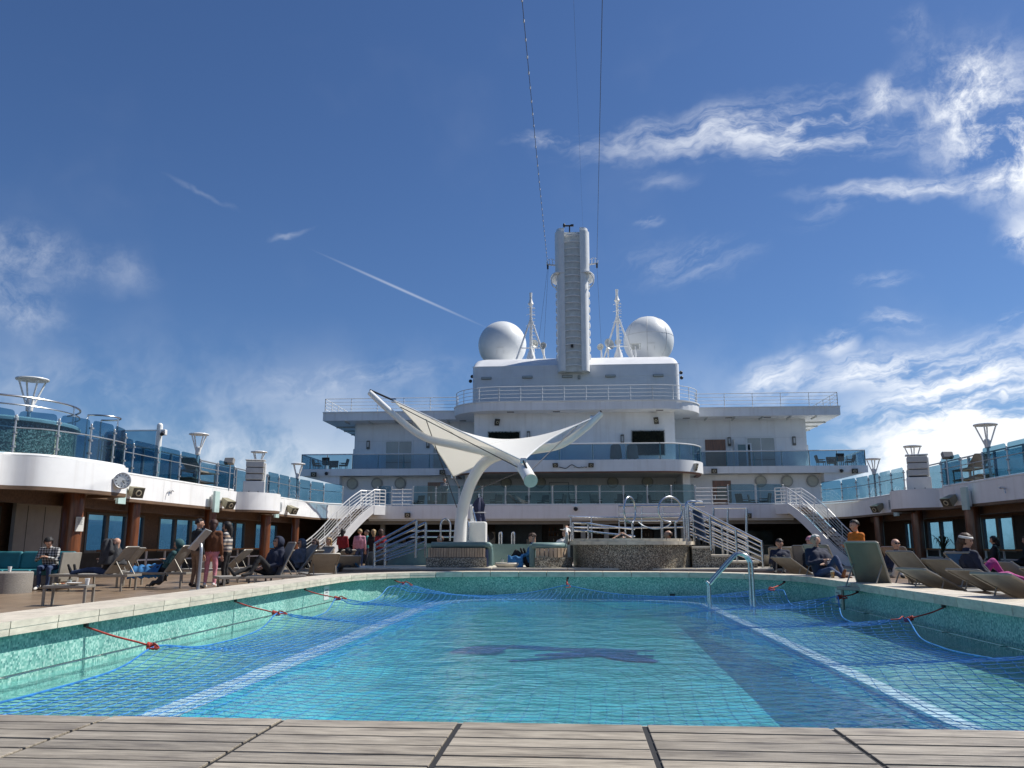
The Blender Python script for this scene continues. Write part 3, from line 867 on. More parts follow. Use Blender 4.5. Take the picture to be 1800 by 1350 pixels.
# ================================================================== the two side galleries
def up(pts, z): return [Vector((p[0], p[1], z)) for p in pts]
def glass_run(root, path, z0, h=1.05, spacing=1.8, over=.16, skip=(), topbar=False, post_r=.03, pane_m=None, kick=True):
    """balustrade: posts with clamps, a tinted pane between each two, a white foot rail"""
    pane_m = pane_m or GL_BLUE
    P = resample(up(path, z0), spacing)
    for i, p in enumerate(P):
        b = MB().tube([p, p + Vector((0, 0, h))], post_r, 8); b.sphere(p + Vector((0, 0, h + .02)), post_r * 1.1, 8, 5)
        for zz in (.25, .62, h - .08): b.box(p + Vector((0, 0, zz)), (.1, .1, .05))
        b.build('post', ALU, root)
    fine = resample(up(path, z0), .3)
    for i in range(len(P) - 1):
        if i in skip: continue
        a, b = P[i], P[i + 1]; d = (b - a).normalized(); g0, g1 = a + d * .06, b - d * .06
        n = Vector((-d.y, d.x, 0)) * .008
        z_0, z_1, c = .10, h + over, .10
        prof = [(0, z_0), (1, z_0), (1, z_1 - c), ('c', 0), (0, z_1 - c)]
        L = (g1 - g0).length
        pts = [(0, z_0), (L, z_0), (L, z_1 - c), (L - c * .3, z_1 - c * .3), (L - c, z_1), (c, z_1), (c * .3, z_1 - c * .3), (0, z_1 - c)]
        f_ = [g0 + d * x + Vector((0, 0, z)) for x, z in pts]
        k = len(f_)
        mb = MB(); mb.add([q + n for q in f_] + [q - n for q in f_], [tuple(range(k)), tuple(reversed(range(k, 2 * k)))] + [(j, k + j, k + (j + 1) % k, (j + 1) % k) for j in range(k)])
        mb.build('pane', pane_m, root)
    if kick:
        MB().tube([p + Vector((0, 0, .045)) for p in fine], .046, 8).build('foot_rail', WHITE2, root)
    MB().tube([p + Vector((0, 0, h * .72)) for p in fine], .018, 6).build('mid_rail', ALU, root)
    if topbar:
        MB().tube([p + Vector((0, 0, h)) for p in fine], .03, 8).build('top_rail', ALU, root)

SB = 1.45    # radius of the round speaker platforms
def gallery_edge(sx):
    e = [(sx * 15, -14), (sx * 15, 10)]
    if sx < 0:
        e += curve_pts([(-15, 19.0, 0), (-14.85, 20.4, 0), (-14.15, 21.05, 0), (-13.72, 22.3, 0), (-13.6, 23.5, 0), (-13.66, 24.4, 0)], 5)
        e += [Vector((-13.9, 24.75, 0)), Vector((-14.95, 25.0, 0))]
    e += [(sx * 15, 27), (sx * 15, 36.4 - .55)]
    e += [(sx * (15.25 - 1.5 * math.sin(R(t))), 37.6 - 1.75 * math.cos(R(t))) for t in range(10, 171, 10)]
    e += [(sx * 15, 37.6 + 1.75), (sx * 15, 45.2)]
    e += [(sx * (12.8 + 2.2 * math.cos(R(t))), 46.9 + 3.1 * math.sin(R(t))) for t in range(0, 91, 10)]
    return [(p[0], p[1]) for p in e]
EDGE = {s: gallery_edge(s) for s in (-1, 1)}
WOODS = mat('teak trim', (.16, .10, .06), .5, var=.2, scale=4, stretch=(1, .4, 3))
SOFFIT = mat('bronze soffit', (.20, .15, .105), .45, var=.15, scale=2)
PANE_DIM = GL_WIN
for sx, nm in ((-1, 'port'), (1, 'starboard')):
    side = 'left' if sx < 0 else 'right'
    E_ = EDGE[sx]
    g = thing('side_gallery', f'white-edged upper deck along the {side} side over a shaded row of windows', 'deck', (sx * 16.5, 24, 0))
    e_out = [(sx * 18.2, 49.9), (sx * 18.2, -14)]
    MB().prism([(p[0] + sx * .06, p[1]) for p in E_] + e_out, 3.12, 3.30).build('upper_floor', mat('upper deck coating', (.22, .19, .15), .6, var=.15), g)
    mb = MB(); mb.ribbon(E_, 2.62, 3.40, .10 * -sx * -1 if False else (.10 if sx < 0 else -.10)); mb.build('fascia', WHITE, g)
    mb = MB(); mb.ribbon([(p[0], p[1]) for p in E_], 2.52, 2.618, (.26 if sx < 0 else -.26)); mb.build('edge_trim', WOODS, g)
    inner = [(p[0] + sx * .05, p[1]) for p in E_]
    MB().prism(inner + e_out, 2.66, 2.72).build('soffit', SOFFIT, g)
    # header beam, stepped brown coffers
    MB().bb(sx * 15.9, sx * 16.2, -12, 47, 2.28, 2.66).build('header_beam', WOODD, g)
    MB().bb(sx * 16.8, sx * 17.45, -12, 49, 2.36, 2.665).build('header_beam', WOODD, g)
    # seam welds on the plating
    mb = MB()
    for yy in (29.3, 33.4, 42.0):
        mb.bb(sx * 14.995, sx * 15.0 - sx * .006 - sx * 0, yy, yy + .02, 2.64, 3.39)
    mb.build('weld_seam', WHITE2, g)
    # columns
    for yy, w in ((-6, .5), (3, .5), (12, .5), (19, .5), (24.8, .62), (28.4, .42), (34.6, .5), (41.0, .5), (45.5, .4)) if sx < 0 else ((3, .5), (12, .5), (21, .5), (28, .5), (34.4, .55), (39.8, .5), (44.8, .45)):
        xx = sx * 15.55
        c_ = MB().lathe([(w / 2, 0), (w / 2, 2.66)], (xx, yy, 0), 20).build('column', WOOD, g)
        MB().lathe([(w / 2 + .03, 0), (w / 2 + .03, .12)], (xx, yy, 0), 20).build('plinth', GREYP, c_)
    # outer wall: parapet, head and window groups
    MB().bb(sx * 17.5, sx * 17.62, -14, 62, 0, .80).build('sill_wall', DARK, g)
    MB().bb(sx * 17.5, sx * 17.62, -14, 62, 2.25, 2.72).build('wall_head', WOODD, g)
    yy = 10.0
    piers = [9.4]
    WINS = ((-1, [(11, 15.6), (16.4, 24.25), (28.75, 32.8), (34.0, 38.4), (39.4, 43.2), (44.6, 48.0)]), (1, [(15, 21), (22, 27.5), (28.4, 33.9), (35.2, 39.2), (40.6, 43.6), (45.0, 46.5)]))[0 if sx < 0 else 1][1]
    last = -14
    for (a, b) in WINS:
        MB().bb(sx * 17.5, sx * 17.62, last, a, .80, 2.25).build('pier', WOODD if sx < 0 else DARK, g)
        last = b
        k = max(2, round((b - a) / 1.5)); w = (b - a) / k
        for q in range(k):
            y0, y1 = a + q * w, a + (q + 1) * w
            f_ = MB()
            for (u0, u1, v0, v1) in ((y0, y0 + .11, .80, 2.25), (y1 - .11, y1, .80, 2.25), (y0 + .11, y1 - .11, .80, .9), (y0 + .11, y1 - .11, 2.17, 2.25)):
                f_.bb(sx * 17.47, sx * 17.6, u0, u1, v0, v1)
            fo = f_.build('window', mat('bronze window frame', (.16, .17, .17), .4, .4), g)
            MB().bb(sx * 17.53, sx * 17.55, y0 + .10, y1 - .10, .89, 2.18).build('pane', PANE_DIM, fo)
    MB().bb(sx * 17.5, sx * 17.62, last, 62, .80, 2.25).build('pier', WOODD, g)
    # a timber-topped rail in front of the windows
    MB().bb(sx * 16.9, sx * 17.1, 28.9, 48, .86, .92).build('rail_top', mat('orange teak rail', (.42, .20, .07), .4, var=.2), g)
    for yy in np.arange(29.2, 48, 1.5): MB().bb(sx * 16.97, sx * 17.03, yy, yy + .06, 0, .86).build('rail_post', WHITE2, g)
    MB().bb(sx * 16.97, sx * 17.03, 28.9, 48, .48, .54).build('lower_rail', WHITE2, g)
    if sx < 0:
        w_ = MB().bb(-17.2, -17.08, 24.35, 26.75, .0, 2.36).build('wall_panel', GREYP, g)
        f_ = MB()
        for (a, b, c, d) in ((25.75, 25.76, .75, 2.3), (24.9, 24.91, .1, 2.3), (25.76, 26.6, 1.0, 1.01), (26.6, 26.61, .75, 2.3)): f_.bb(-17.08, -17.07, a, b, c, d)
        f_.build('panel_joint', DARK, w_)
        p = at(143, 922, 24.4)
        s_ = MB().bevbox((-15.22, 24.68, 1.72), (.02, .30, .44), .005, rot=R(-18)).build('notice', mat('white notice', (.72, .72, .68), .5), g)
        t_ = MB()
        for k in range(7): t_.box((-15.208, 24.675, 1.88 - k * .028), (.004, .2 - .03 * (k % 3), .008), rot=R(-18))
        t_.build('notice_print', mat('grey print', (.2, .22, .23), .6), s_)
    # hanging ceiling fans / disc lamps under the soffit
    for yy in ((33.0, 39.2, 43.8) if sx < 0 else (37, 42)):
        MB().lathe([(.02, 2.30), (.3, 2.30), (.34, 2.36), (.3, 2.40), (.30, 2.44), (.34, 2.48), (.30, 2.54), (.02, 2.66)], (sx * 16.5, yy, 0), 20).build('soffit_lamp', GREYP, g)

    # glass balustrade standing on the edge
    bal = thing('glass_balustrade', f'blue glass balustrade with steel posts along the {side} upper deck', 'railing', (sx * 15, 30, 3.4))
    if sx < 0:
        glass_run(bal, [p for p in E_ if 12 < p[1] < 25.1 or p[1] == 10][1:] and curve_pts([(-15.05, 17.5, 0), (-14.95, 20.4, 0), (-14.27, 21.15, 0), (-13.84, 22.35, 0), (-13.74, 23.5, 0), (-13.8, 24.4, 0), (-14.2, 24.75, 0), (-14.95, 25.05, 0)], 6), 3.40, spacing=1.15)
        glass_run(bal, [(-15.05, 25.4), (-15.05, 35.6)], 3.40, skip=(4,))
        glass_run(bal, [(-15.05, 39.6), (-15.05, 45.2), (-14.6, 47.6), (-13.9, 48.8)], 3.40, spacing=1.5)
    else:
        glass_run(bal, [(15.05, 14), (15.05, 35.6)], 3.40, skip=(10,))
        glass_run(bal, [(15.05, 39.6), (15.05, 45.2), (14.6, 47.6), (13.9, 48.8)], 3.40, spacing=1.5)
    # outer wind screen of blue glass along the ship's side
    ws = thing('wind_screen', f'tall blue glass wind screen at the outer {side} edge of the upper deck', 'railing', (sx * 18, 30, 3.3))
    P = np.arange(14 if sx < 0 else 18, 48.1, 2.4)
    for i in range(len(P)):
        MB().bb(sx * 17.95, sx * 18.05, P[i] - .04, P[i] + .04, 3.30, 5.05).build('post', ALU, ws)
        if i < len(P) - 1:
            MB().bb(sx * 17.99, sx * 18.01, P[i] + .05, P[i + 1] - .05, 3.45, 5.0).build('pane', GL_BLUE, ws)
    MB().bb(sx * 17.96, sx * 18.04, P[0], P[-1], 5.05, 5.10).build('top_rail', ALU, ws)

# ------------------------------------------------------------------ lamps with a wide disc on four splayed stays
def deck_lamp(loc, h, rad, lab):
    t = thing('deck_lamp', lab, 'lamp', loc, group='disc lamps on the upper decks')
    zt = h; zb = h - rad * 1.9
    MB().tube([(0, 0, 0), (0, 0, zb)], .05, 10).build('pole', WHITE2, t, True)
    for k in range(4):
        a = R(45 + 90 * k + 12)
        MB().tube([(.04 * math.cos(a), .04 * math.sin(a), zb - .05), (rad * .82 * math.cos(a), rad * .82 * math.sin(a), zt - .02)], .028, 7).build('stay', WHITE2, t, True)
    MB().lathe([(.001, zt + .085), (rad * .6, zt + .08), (rad * .97, zt + .05), (rad, zt + .025), (rad * .97, zt), (rad * .6, zt - .015), (.001, zt - .02)], (0, 0, 0), 32).build('disc', WHITE2, t, True)
    MB().lathe([(.001, zb - .08), (.10, zb - .05), (.115, zb + rad * .55), (.09, zb + rad * .66), (.001, zb + rad * .68)], (0, 0, 0), 16).build('lamp_head', mat('frosted lamp head', (.68, .68, .66), .4), t, True)
deck_lamp((-16.5, 23.6, 3.3), 2.72, .47, 'white disc lamp behind the green pebble tub on the left upper deck')
deck_lamp((-15.6, 33.1, 3.3), 2.27, .40, 'white disc lamp on the left upper deck right of the camera pole')
deck_lamp((-15.55, 39.6, 3.3), 2.24, .40, 'white disc lamp standing behind the left speaker stack')
deck_lamp((-15.4, 45.0, 3.3), 2.17, .39, 'white disc lamp above the head of the left staircase')
deck_lamp((15.4, 44.4, 3.3), 2.14, .38, 'white disc lamp at the end of the right upper deck near the balcony')
deck_lamp((15.55, 39.6, 3.3), 2.24, .40, 'white disc lamp standing behind the right speaker stack')
deck_lamp((15.8, 33.1, 3.3), 2.32, .43, 'white disc lamp over the glass at the right picture edge')

# ------------------------------------------------------------------ speaker stacks on the round platforms
def stack(sx, lab):
    t = thing('speaker_stack', lab, 'speaker', (sx * 14.9, 37.6, 3.38))
    rz = R(-18 * sx)
    rot = Matrix.Rotation(rz, 3, 'Z')
    def bx(name, c, size, m_, par, b=.02, tilt=0.0):
        rr = rot @ Matrix.Rotation(tilt, 3, 'X')
        return MB().bevbox(rot @ Vector(c), size, b, rr).build(name, m_, par, par is t)
    base = bx('base_cabinet', (0, 0, .3), (.95, .7, .6), WHITE2, t)
    for k in range(3):
        c_ = bx('line_cabinet', (-.0, -.02, .76 + .30 * k), (.80, .62, .26), mat('pale grille', (.56, .56, .53), .6, bump=.3, bscale=120), t, tilt=R(-6 + 2 * k))
    bx('side_frame', (.42 * sx * -1 * -1 if sx > 0 else .44, .12, .82), (.07, .55, 1.28), WHITE2, t)
    bx('top_plate', (0, .05, 1.58), (.9, .6, .05), WHITE2, t)
    for k in range(3): bx('gap_shadow', (0, -.02, .615 + .30 * k), (.7, .5, .03), BLACK, t, .004)
    for dx in (-.2, .2): MB().tube([rot @ Vector((dx, -.36, 0)), rot @ Vector((dx, -.36, .14))], .015, 6).build('cable', BLACK, t, True)
stack(-1, 'white stack of line speakers on the round platform of the left deck')
stack(1, 'white stack of line speakers on the round platform of the right deck')

# ------------------------------------------------------------------ box speakers with a round grille, flood lamps
def box_speaker(loc, aim, size, lab, m_=KHAKI, grp='box speakers'):
    t = thing('box_speaker', lab, 'speaker', loc, group=grp)
    q = Vector(aim).normalized().to_track_quat('Y', 'Z').to_matrix()
    w, d, h = size
    mb = MB(); vs = []
    for y, k in ((-d / 2, .62), (d / 2, 1.0)):
        for x, z in ((-1, -1), (1, -1), (1, 1), (-1, 1)): vs.append(q @ Vector((x * w / 2 * k, y, z * h / 2 * k)))
    mb.add(vs, [(0, 1, 2, 3), (7, 6, 5, 4), (0, 4, 5, 1), (1, 5, 6, 2), (2, 6, 7, 3), (3, 7, 4, 0)])
    mb.build('cabinet', m_, t, True, fix=True)
    f_ = MB().box(q @ Vector((0, d / 2 + .006, 0)), (w * .9, .012, h * .9), q).build('front_baffle', mat('dark baffle', (.06, .055, .04), .6), t, True)
    MB().tube([q @ Vector((0, d / 2 + .012, 0)), q @ Vector((0, d / 2 + .03, 0))], min(w, h) * .30, 16).build('cone_ring', mat('cream ring', (.55, .50, .36), .5), t, True)
    MB().tube([q @ Vector((0, d / 2 + .03, 0)), q @ Vector((0, d / 2 + .036, 0))], min(w, h) * .19, 14).build('cone', BLACK, t, True)
    MB().tube([q @ Vector((0, -d / 2, 0)), q @ Vector((0, -d / 2 - .18, .05))], .025, 6).build('bracket', STEEL, t, True)
    return t
for sx in (-1, 1):
    s = 'left' if sx < 0 else 'right'
    if sx < 0: box_speaker((-14.75, 26.9, 2.86), (.9, -.5, -.35), (.42, .4, .36), 'khaki box speaker on the left deck edge beside the clock')
    box_speaker((sx * 14.72, 34.3, 2.84), (-sx * .9, -.45, -.55), (.46, .5, .36), f'khaki box speaker on the {s} deck edge before the round platform')
    box_speaker((sx * 14.75, 42.4, 2.90), (-sx * .9, -.4, -.5), (.46, .5, .36), f'khaki box speaker on the {s} deck edge beyond the speaker stack')
for sx, yy, lab in ((-1, 26.0, 'pale green glass light box below the left deck edge beside the clock'), (-1, 33.2, 'pale green glass light box under the left deck edge near the standing group'), (-1, 40.2, 'pale green glass light box on the left deck edge beside the grey sign'),
                    (1, 33.0, 'grey-green glass light box on the right deck edge nearest the picture border'), (1, 40.0, 'grey-green glass light box on the right deck edge beside the grey sign')):
    t = thing('light_box', lab, 'lamp', (sx * 14.85, yy, 2.4), group='glass light boxes on the deck edges')
    MB().bevbox((-sx * .13, 0, .42), (.10, .46, .86), .012).build('glass_shade', GL_LAMP, t, True)
    MB().bevbox((0, .1, .42), (.2, .22, .6), .01).build('back_box', WHITE2, t, True)
    MB().bb(-.04, .04, -.06, .06, .05, .12).build('bracket', WOODD, t, True)
for sx, yy in ((-1, 41.2), (1, 41.2)):
    s = 'left' if sx < 0 else 'right'
    t = thing('deck_sign', f'small grey sign with printed lines on the {s} deck edge', 'sign', (sx * 14.99, yy, 2.75))
    b_ = MB().bb(-.012, .012, -.42, .42, 0, .46).build('board', mat('grey sign board', (.45, .48, .50), .5), t, True)
    p_ = MB()
    for k, w_ in enumerate((.5, .42, .0, .36)):
        if w_: p_.bb(-sx * .013, -sx * .016, -.30, -.30 + w_, .36 - k * .09, .395 - k * .09)
    p_.bb(-sx * .013, -sx * .016, .22, .34, .1, .36)
    p_.build('sign_print', mat('grey print', (.2, .22, .23), .6), b_)
# cut hose stubs on the plating
for sx, yy in ((-1, 29.6), (1, 30.4)):
    s = 'left' if sx < 0 else 'right'
    MB_ = MB().tube([(sx * 14.98, yy, 3.02), (sx * 14.9, yy - .05, 3.0), (sx * 14.9, yy - .08, 2.86)], .018, 6).tube([(sx * 14.95, yy, 3.03), (sx * 14.95, yy + .3, 3.06)], .014, 6).sphere((sx * 14.94, yy + .32, 3.07), .04, 8, 6)
    o = MB_.build('wash_tap', STEEL); tag(o, f'small wash-down tap fixed to the {s} deck edge', 'tap')

# clock
t = thing('deck_clock', 'round white wall clock on the curved end of the left deck', 'clock', (-13.6, 23.9, 2.98))
q = Vector((.62, -.78, -.06)).normalized().to_track_quat('Y', 'Z').to_matrix()
MB().tube([q @ Vector((0, -.1, 0)), q @ Vector((0, .36, 0))], .23, 32).build('case', WHITE2, t, True)
MB().tube([q @ Vector((0, .36, 0)), q @ Vector((0, .366, 0))], .205, 32).build('face', mat('clock face', (.80, .84, .83), .4), t, True)
rim = MB().tube([q @ Vector((.222 * math.cos(a), .36, .222 * math.sin(a))) for a in np.linspace(0, 2 * math.pi, 33)[:-1]], .022, 8, closed=True).build('rim', ALU, t, True)
tk = MB()
for k in range(12):
    a = k * math.pi / 6
    tk.box(q @ Vector((.17 * math.cos(a), .369, .17 * math.sin(a))), (.016, .004, .042), q @ Matrix.Rotation(-a + math.pi / 2, 3, 'Y'))
tk.build('hour_marks', BLACK, t, True)
for a, L_, w_ in ((R(-3), .15, .013), (R(-50), .11, .018)):        # quarter past four
    MB().box(q @ Vector((-L_ / 2 * math.cos(a), .374, L_ / 2 * math.sin(a))), (L_, .004, w_), q @ Matrix.Rotation(a, 3, 'Y')).build('hand', BLACK, t, True)

# pebble tub, ring rails and camera pole on the left upper deck
t = thing('upper_hot_tub', 'round green pebble tub behind glass on the left upper deck', 'hot tub', (-17.0, 22.6, 3.3))
MB().lathe([(2.30, 0), (2.30, 1.12)], (0, 0, 0), 48).build('tub_wall', TERRAG, t, True)
MB().lathe([(2.0, 1.0), (2.0, 1.24), (2.36, 1.24), (2.40, 1.20), (2.40, 1.13), (2.30, 1.12)], (0, 0, 0), 48).build('rim', mat('pale tub rim', (.50, .60, .60), .3), t, True)
for z_, r_ in ((1.78, .03), (1.55, .022)):
    MB().tube([(2.34 * math.cos(R(a)), 2.34 * math.sin(R(a)), z_) for a in range(-120, 70, 8)], r_, 8).build('hand_rail', STEEL, t, True)
for a in (-110, -70, -30, 10, 50):
    MB().tube([(2.34 * math.cos(R(a)), 2.34 * math.sin(R(a)), 1.2), (2.34 * math.cos(R(a)), 2.34 * math.sin(R(a)), 1.78)], .024, 8).build('rail_post', STEEL, t, True)
MB().tube(circle3((.95, -2.45, 2.0), .42, 24, 'y'), .03, 8, closed=True).build('ring_grip', STEEL, t, True)
MB().tube([(2.5 + .55 * math.cos(R(a)), 1.5 + .55 * math.sin(R(a)), 1.62) for a in range(-100, 130, 10)], .026, 8).build('step_rail', STEEL, t, True)
for a in (-100, 0, 120):
    MB().tube([(2.5 + .55 * math.cos(R(a)), 1.5 + .55 * math.sin(R(a)), 0), (2.5 + .55 * math.cos(R(a)), 1.5 + .55 * math.sin(R(a)), 1.62)], .024, 8).build('rail_post', STEEL, t, True)
t = thing('camera_pole', 'white pole carrying a camera beside a blue glass screen on the left deck', 'pole', (-15.8, 30.2, 3.3))
MB().tube([(0, 0, 0), (0, 0, 2.25)], .11, 14).build('pole', WHITE2, t, True)
MB().sphere((0, 0, 2.25), .11, 14, 6).build('cap', WHITE2, t, True)
MB().bevbox((.22, -.1, 1.98), (.2, .2, .22), .03).build('bracket', WHITE2, t, True)
MB().tube([(.26, -.22, 1.95), (.34, -.46, 1.86)], .07, 12).build('camera', BLACK, t, True)
MB().bb(-1.45, -.14, -.015, .015, .9, 2.05).build('glass_screen', GL_BLUE, t, True)
MB().bb(-1.5, -.1, -.03, .03, 2.05, 2.10).build('screen_rail', ALU, t, True)
MB().tube([(-1.48, 0, 0), (-1.48, 0, 2.1)], .035, 8).build('screen_post', ALU, t, True)
t = thing('camera_pole', 'grey pole with a camera head at the extreme right picture edge', 'pole', (15.3, 28.55, 3.3))
MB().tube([(0, 0, 0), (0, 0, 2.6)], .11, 14).build('pole', WHITE2, t, True)
MB().bevbox((-.2, -.1, 2.3), (.2, .2, .22), .03).build('bracket', WHITE2, t, True)
MB().tube([(-.24, -.2, 2.28), (-.36, -.4, 2.2)], .08, 12).build('camera', BLACK, t, True)
for sx, yy, lab in ((-1, 35.0, 'dark floodlight on a thin pole at the left balustrade'), (1, 34.9, 'dark floodlight on a thin pole at the right balustrade')):
    t = thing('flood_light', lab, 'lamp', (sx * 15.0, yy, 3.4))
    MB().tube([(0, 0, 0), (0, 0, 1.15)], .03, 8).build('pole', ALU, t, True)
    MB().bevbox((0, -.1, 1.25), (.42, .2, .28), .03, Matrix.Rotation(R(-25), 3, 'X')).build('head', GREYP, t, True)
# ================================================================== promenade, bridge block, funnel casing
def mirror(path): return path + [(-p[0], p[1]) for p in reversed(path)]
GREYIN = mat('grey bulkhead', (.40, .40, .39), .55, var=.06)
prom = thing('promenade_deck', 'white-edged promenade deck across the ship over the dark bar', 'deck', (0, 52, 3.0))
half = [(12.8, 50.0), (6.9, 50.0)]
front = [(-12.8, 50.0), (12.8, 50.0)]
MB().prism([(-15.0, 50.02), (15.0, 50.02), (18.2, 49.9), (18.2, 66), (-18.2, 66), (-18.2, 49.9)], 3.12, 3.30).build('floor', mat('upper deck coating', (.22, .19, .15), .6), prom)
MB().bb(-12.8, 12.8, 49.98, 50.1, 2.62, 3.40).build('fascia', WHITE, prom)
MB().bb(-12.6, 12.6, 50.1, 50.5, 2.50, 2.64).build('fascia_foot', CREAM, prom)
MB().prism([(-14.8, 50.1), (14.8, 50.1), (18.2, 49.9), (18.2, 66), (-18.2, 66), (-18.2, 49.9)], 2.66, 2.72).build('soffit', SOFFIT, prom)
bal = thing('glass_balustrade', 'teal glass balustrade across the front of the promenade deck', 'railing', (0, 50, 3.4))
glass_run(bal, [(-9.9, 50.04), (7.0, 50.04)], 3.40, h=1.12, spacing=1.42, over=.08, pane_m=glass('teal tinted glass', (.52, .66, .70)))
glass_run(bal, [(-12.1, 50.04), (-11.2, 50.04)], 3.40, h=1.12, spacing=1.0, over=.08)
glass_run(bal, [(8.9, 50.04), (12.1, 50.04)], 3.40, h=1.12, spacing=1.3, over=.08)
for x0, x1, lab in ((-11.2, -9.9, 'open white rail gate in the promenade balustrade below the standing man'), (7.0, 8.9, 'open white rail gate in the promenade balustrade above the right handrail')):
    t = thing('rail_gate', lab, 'railing', ((x0 + x1) / 2, 50.04, 3.4))
    for k in range(5): MB().tube([(x0, 50.04, 3.5 + .22 * k), (x1, 50.04, 3.5 + .22 * k)], .02, 6).build('bar', WHITE2, t)
    MB().tube([((x0 + x1) / 2, 50.04, 3.4), ((x0 + x1) / 2, 50.04, 4.45)], .025, 6).build('post', WHITE2, t)

ss = thing('bridge_superstructure', 'white two-storey bridge block with balcony and wide roof wings across the ship', 'superstructure', (0, 62, 3.3))
# promenade-level wall with a projecting middle
MB().bb(-17.4, 17.4, 61.0, 61.3, 3.3, 6.06).build('lower_wall', WHITE, ss)
for sx in (-1, 1):
    MB().bb(sx * 7.2, sx * 7.7, 57.2, 61.0, 3.3, 5.85).build('return_wall', WHITE, ss)
    MB().bb(sx * 17.2, sx * 17.5, 61.3, 75, 3.3, 6.06).build('side_wall', WHITE, ss)
# balcony slab with the rounded middle
bal_edge = [(20.4, 60.0), (8.75, 60.0)] + [(5.6 + 3.15 * math.cos(R(a)), 58.6 - 3.6 * math.sin(R(a))) for a in range(0, 91, 9)]
bal_poly = bal_edge + [(-p[0], p[1]) for p in reversed(bal_edge)] + [(-20.4, 70), (20.4, 70)]
MB().prism(bal_poly, 6.10, 6.52).build('balcony_floor', WHITE, ss)
bulge = [p for p in bal_edge[1:]]; bulge = bulge + [(-p[0], p[1]) for p in reversed(bulge)]
mb = MB(); mb.ribbon([(p[0], p[1] - .02) for p in bulge], 5.84, 6.60, -.16); mb.build('balcony_fascia', WHITE, ss)
mb = MB(); mb.ribbon([(p[0] * .985, p[1] + .05) for p in bulge], 5.76, 5.842, -.3); mb.build('fascia_trim', mat('red-brown trim', (.20, .10, .07), .5), ss)
MB().prism([(p[0] * .98, p[1] + .1) for p in bulge] + [(-8.6, 60.9), (8.6, 60.9)], 5.86, 5.9).build('balcony_soffit', CREAM, ss)
MB().bb(-8.7, -20.4, 59.96, 60.0, 6.06, 6.56).build('wing_fascia', WHITE, ss)
MB().bb(8.7, 20.4, 59.96, 60.0, 6.06, 6.56).build('wing_fascia', WHITE, ss)
# wings hang out over the ship's side
for sx in (-1, 1):
    MB().add([(sx * 17.4, 60.1, 6.1), (sx * 20.3, 60.1, 6.1), (sx * 17.4, 60.1, 5.4), (sx * 17.4, 66, 6.1), (sx * 20.3, 66, 6.1), (sx * 17.4, 66, 5.4)], [(0, 2, 1), (3, 4, 5), (1, 2, 5, 4), (0, 3, 5, 2)]).build('wing_knee', WHITE, ss)
# balcony-level walls
MB().bb(-16.9, -7.0, 62.5, 62.8, 6.5, 10.32).build('wing_wall', WHITE, ss)
MB().bb(7.0, 16.9, 62.5, 62.8, 6.5, 10.32).build('wing_wall', WHITE, ss)
MB().bb(-7.25, 6.95, 58.5, 62.8, 6.52, 10.32).build('centre_wall', WHITE, ss)
for sx in (-1, 1):
    MB().bb(sx * 16.75, sx * 17.1, 62.8, 75, 6.5, 10.32).build('side_wall', WHITE, ss)
    MB().bb(sx * 17.1, sx * 17.3, 63.2, 64.0, 6.5, 8.4).build('side_locker', WHITE, ss)
# roof slab
ZR0, ZR1 = 10.30, 10.95
rf = [(19.1, 60.9), (8.9, 60.9)] + [(5.4 + 3.5 * math.cos(R(a)), 60.2 - 3.2 * math.sin(R(a))) for a in range(0, 91, 9)]
roof_poly = rf + [(-p[0], p[1]) for p in reversed(rf)] + [(-19.1, 72), (19.1, 72)]
roof = MB().prism(roof_poly, ZR0, ZR1).build('roof', WHITE, ss)
MB().prism([(p[0] * .985, p[1] + .12) for p in rf] + [(-p[0] * .985, p[1] + .12) for p in reversed(rf)] + [(-18.9, 71.8), (18.9, 71.8)], ZR1 + .002, ZR1 + .01).build('roof_coating', mat('grey-green deck coating', (.10, .12, .115), .7, var=.15), roof)
mb = MB(); mb.ribbon([(p[0] * 1.001, p[1] - .015) for p in rf + [(-p[0], p[1]) for p in reversed(rf)]], ZR1 - .06, ZR1 + .02, .05); mb.build('roof_coaming', WHITE2, roof)
# soffit stiffeners under the roof wings
for sx in (-1, 1):
    for x in (9.6, 11.6, 13.6, 15.6, 17.4):
        MB().bb(sx * x, sx * (x + .06), 61.0, 62.4, ZR0 - .12, ZR0 + .002).build('stiffener', CREAM, roof)
    for yy in (64.2, 66.4, 68.6):
        MB().bb(sx * 17.1, sx * 19.0, yy, yy + .06, ZR0 - .12, ZR0 + .002).build('stiffener', CREAM, roof)
for px in (800, 897, 978, 1160, 1220, 1300, 1373):
    p = at(px, 726, 57.5)
    MB().bevbox((p.x, 57.7 if abs(p.x) < 6 else 61.6, ZR0 - .02), (.5, .25, .06), .015).build('soffit_light', mat('grey lamp', (.25, .25, .25), .4), roof)

def framed(name, x0, x1, z0, z1, y, m_frame, m_pane, mull=1, par=ss, w=.08, sill=False):
    """window or glazed door standing proud of a wall that faces aft"""
    f_ = MB()
    f_.bb(x0, x0 + w, y - .06, y + .05, z0, z1).bb(x1 - w, x1, y - .06, y + .05, z0, z1).bb(x0 + w, x1 - w, y - .058, y + .05, z1 - w, z1)
    if sill: f_.bb(x0 + w, x1 - w, y - .058, y + .05, z0, z0 + w)
    o = f_.build(name, m_frame, par)
    pw_ = (x1 - x0 - 2 * w) / mull
    for k in range(mull):
        a, b = x0 + w + k * pw_, x0 + w + (k + 1) * pw_
        MB().bb(a + .02, b - .02, y - .03, y - .012, z0 + .02, z1 - w - .01).build('pane', m_pane, o)
        if k: MB().bb(a - .03, a + .03, y - .055, y - .005, z0, z1 - w).build('mullion', m_frame, o)
    return o
BLIND = mat('window with drawn blind', (.36, .38, .35), .12, var=.12, scale=.6, coat=.6)
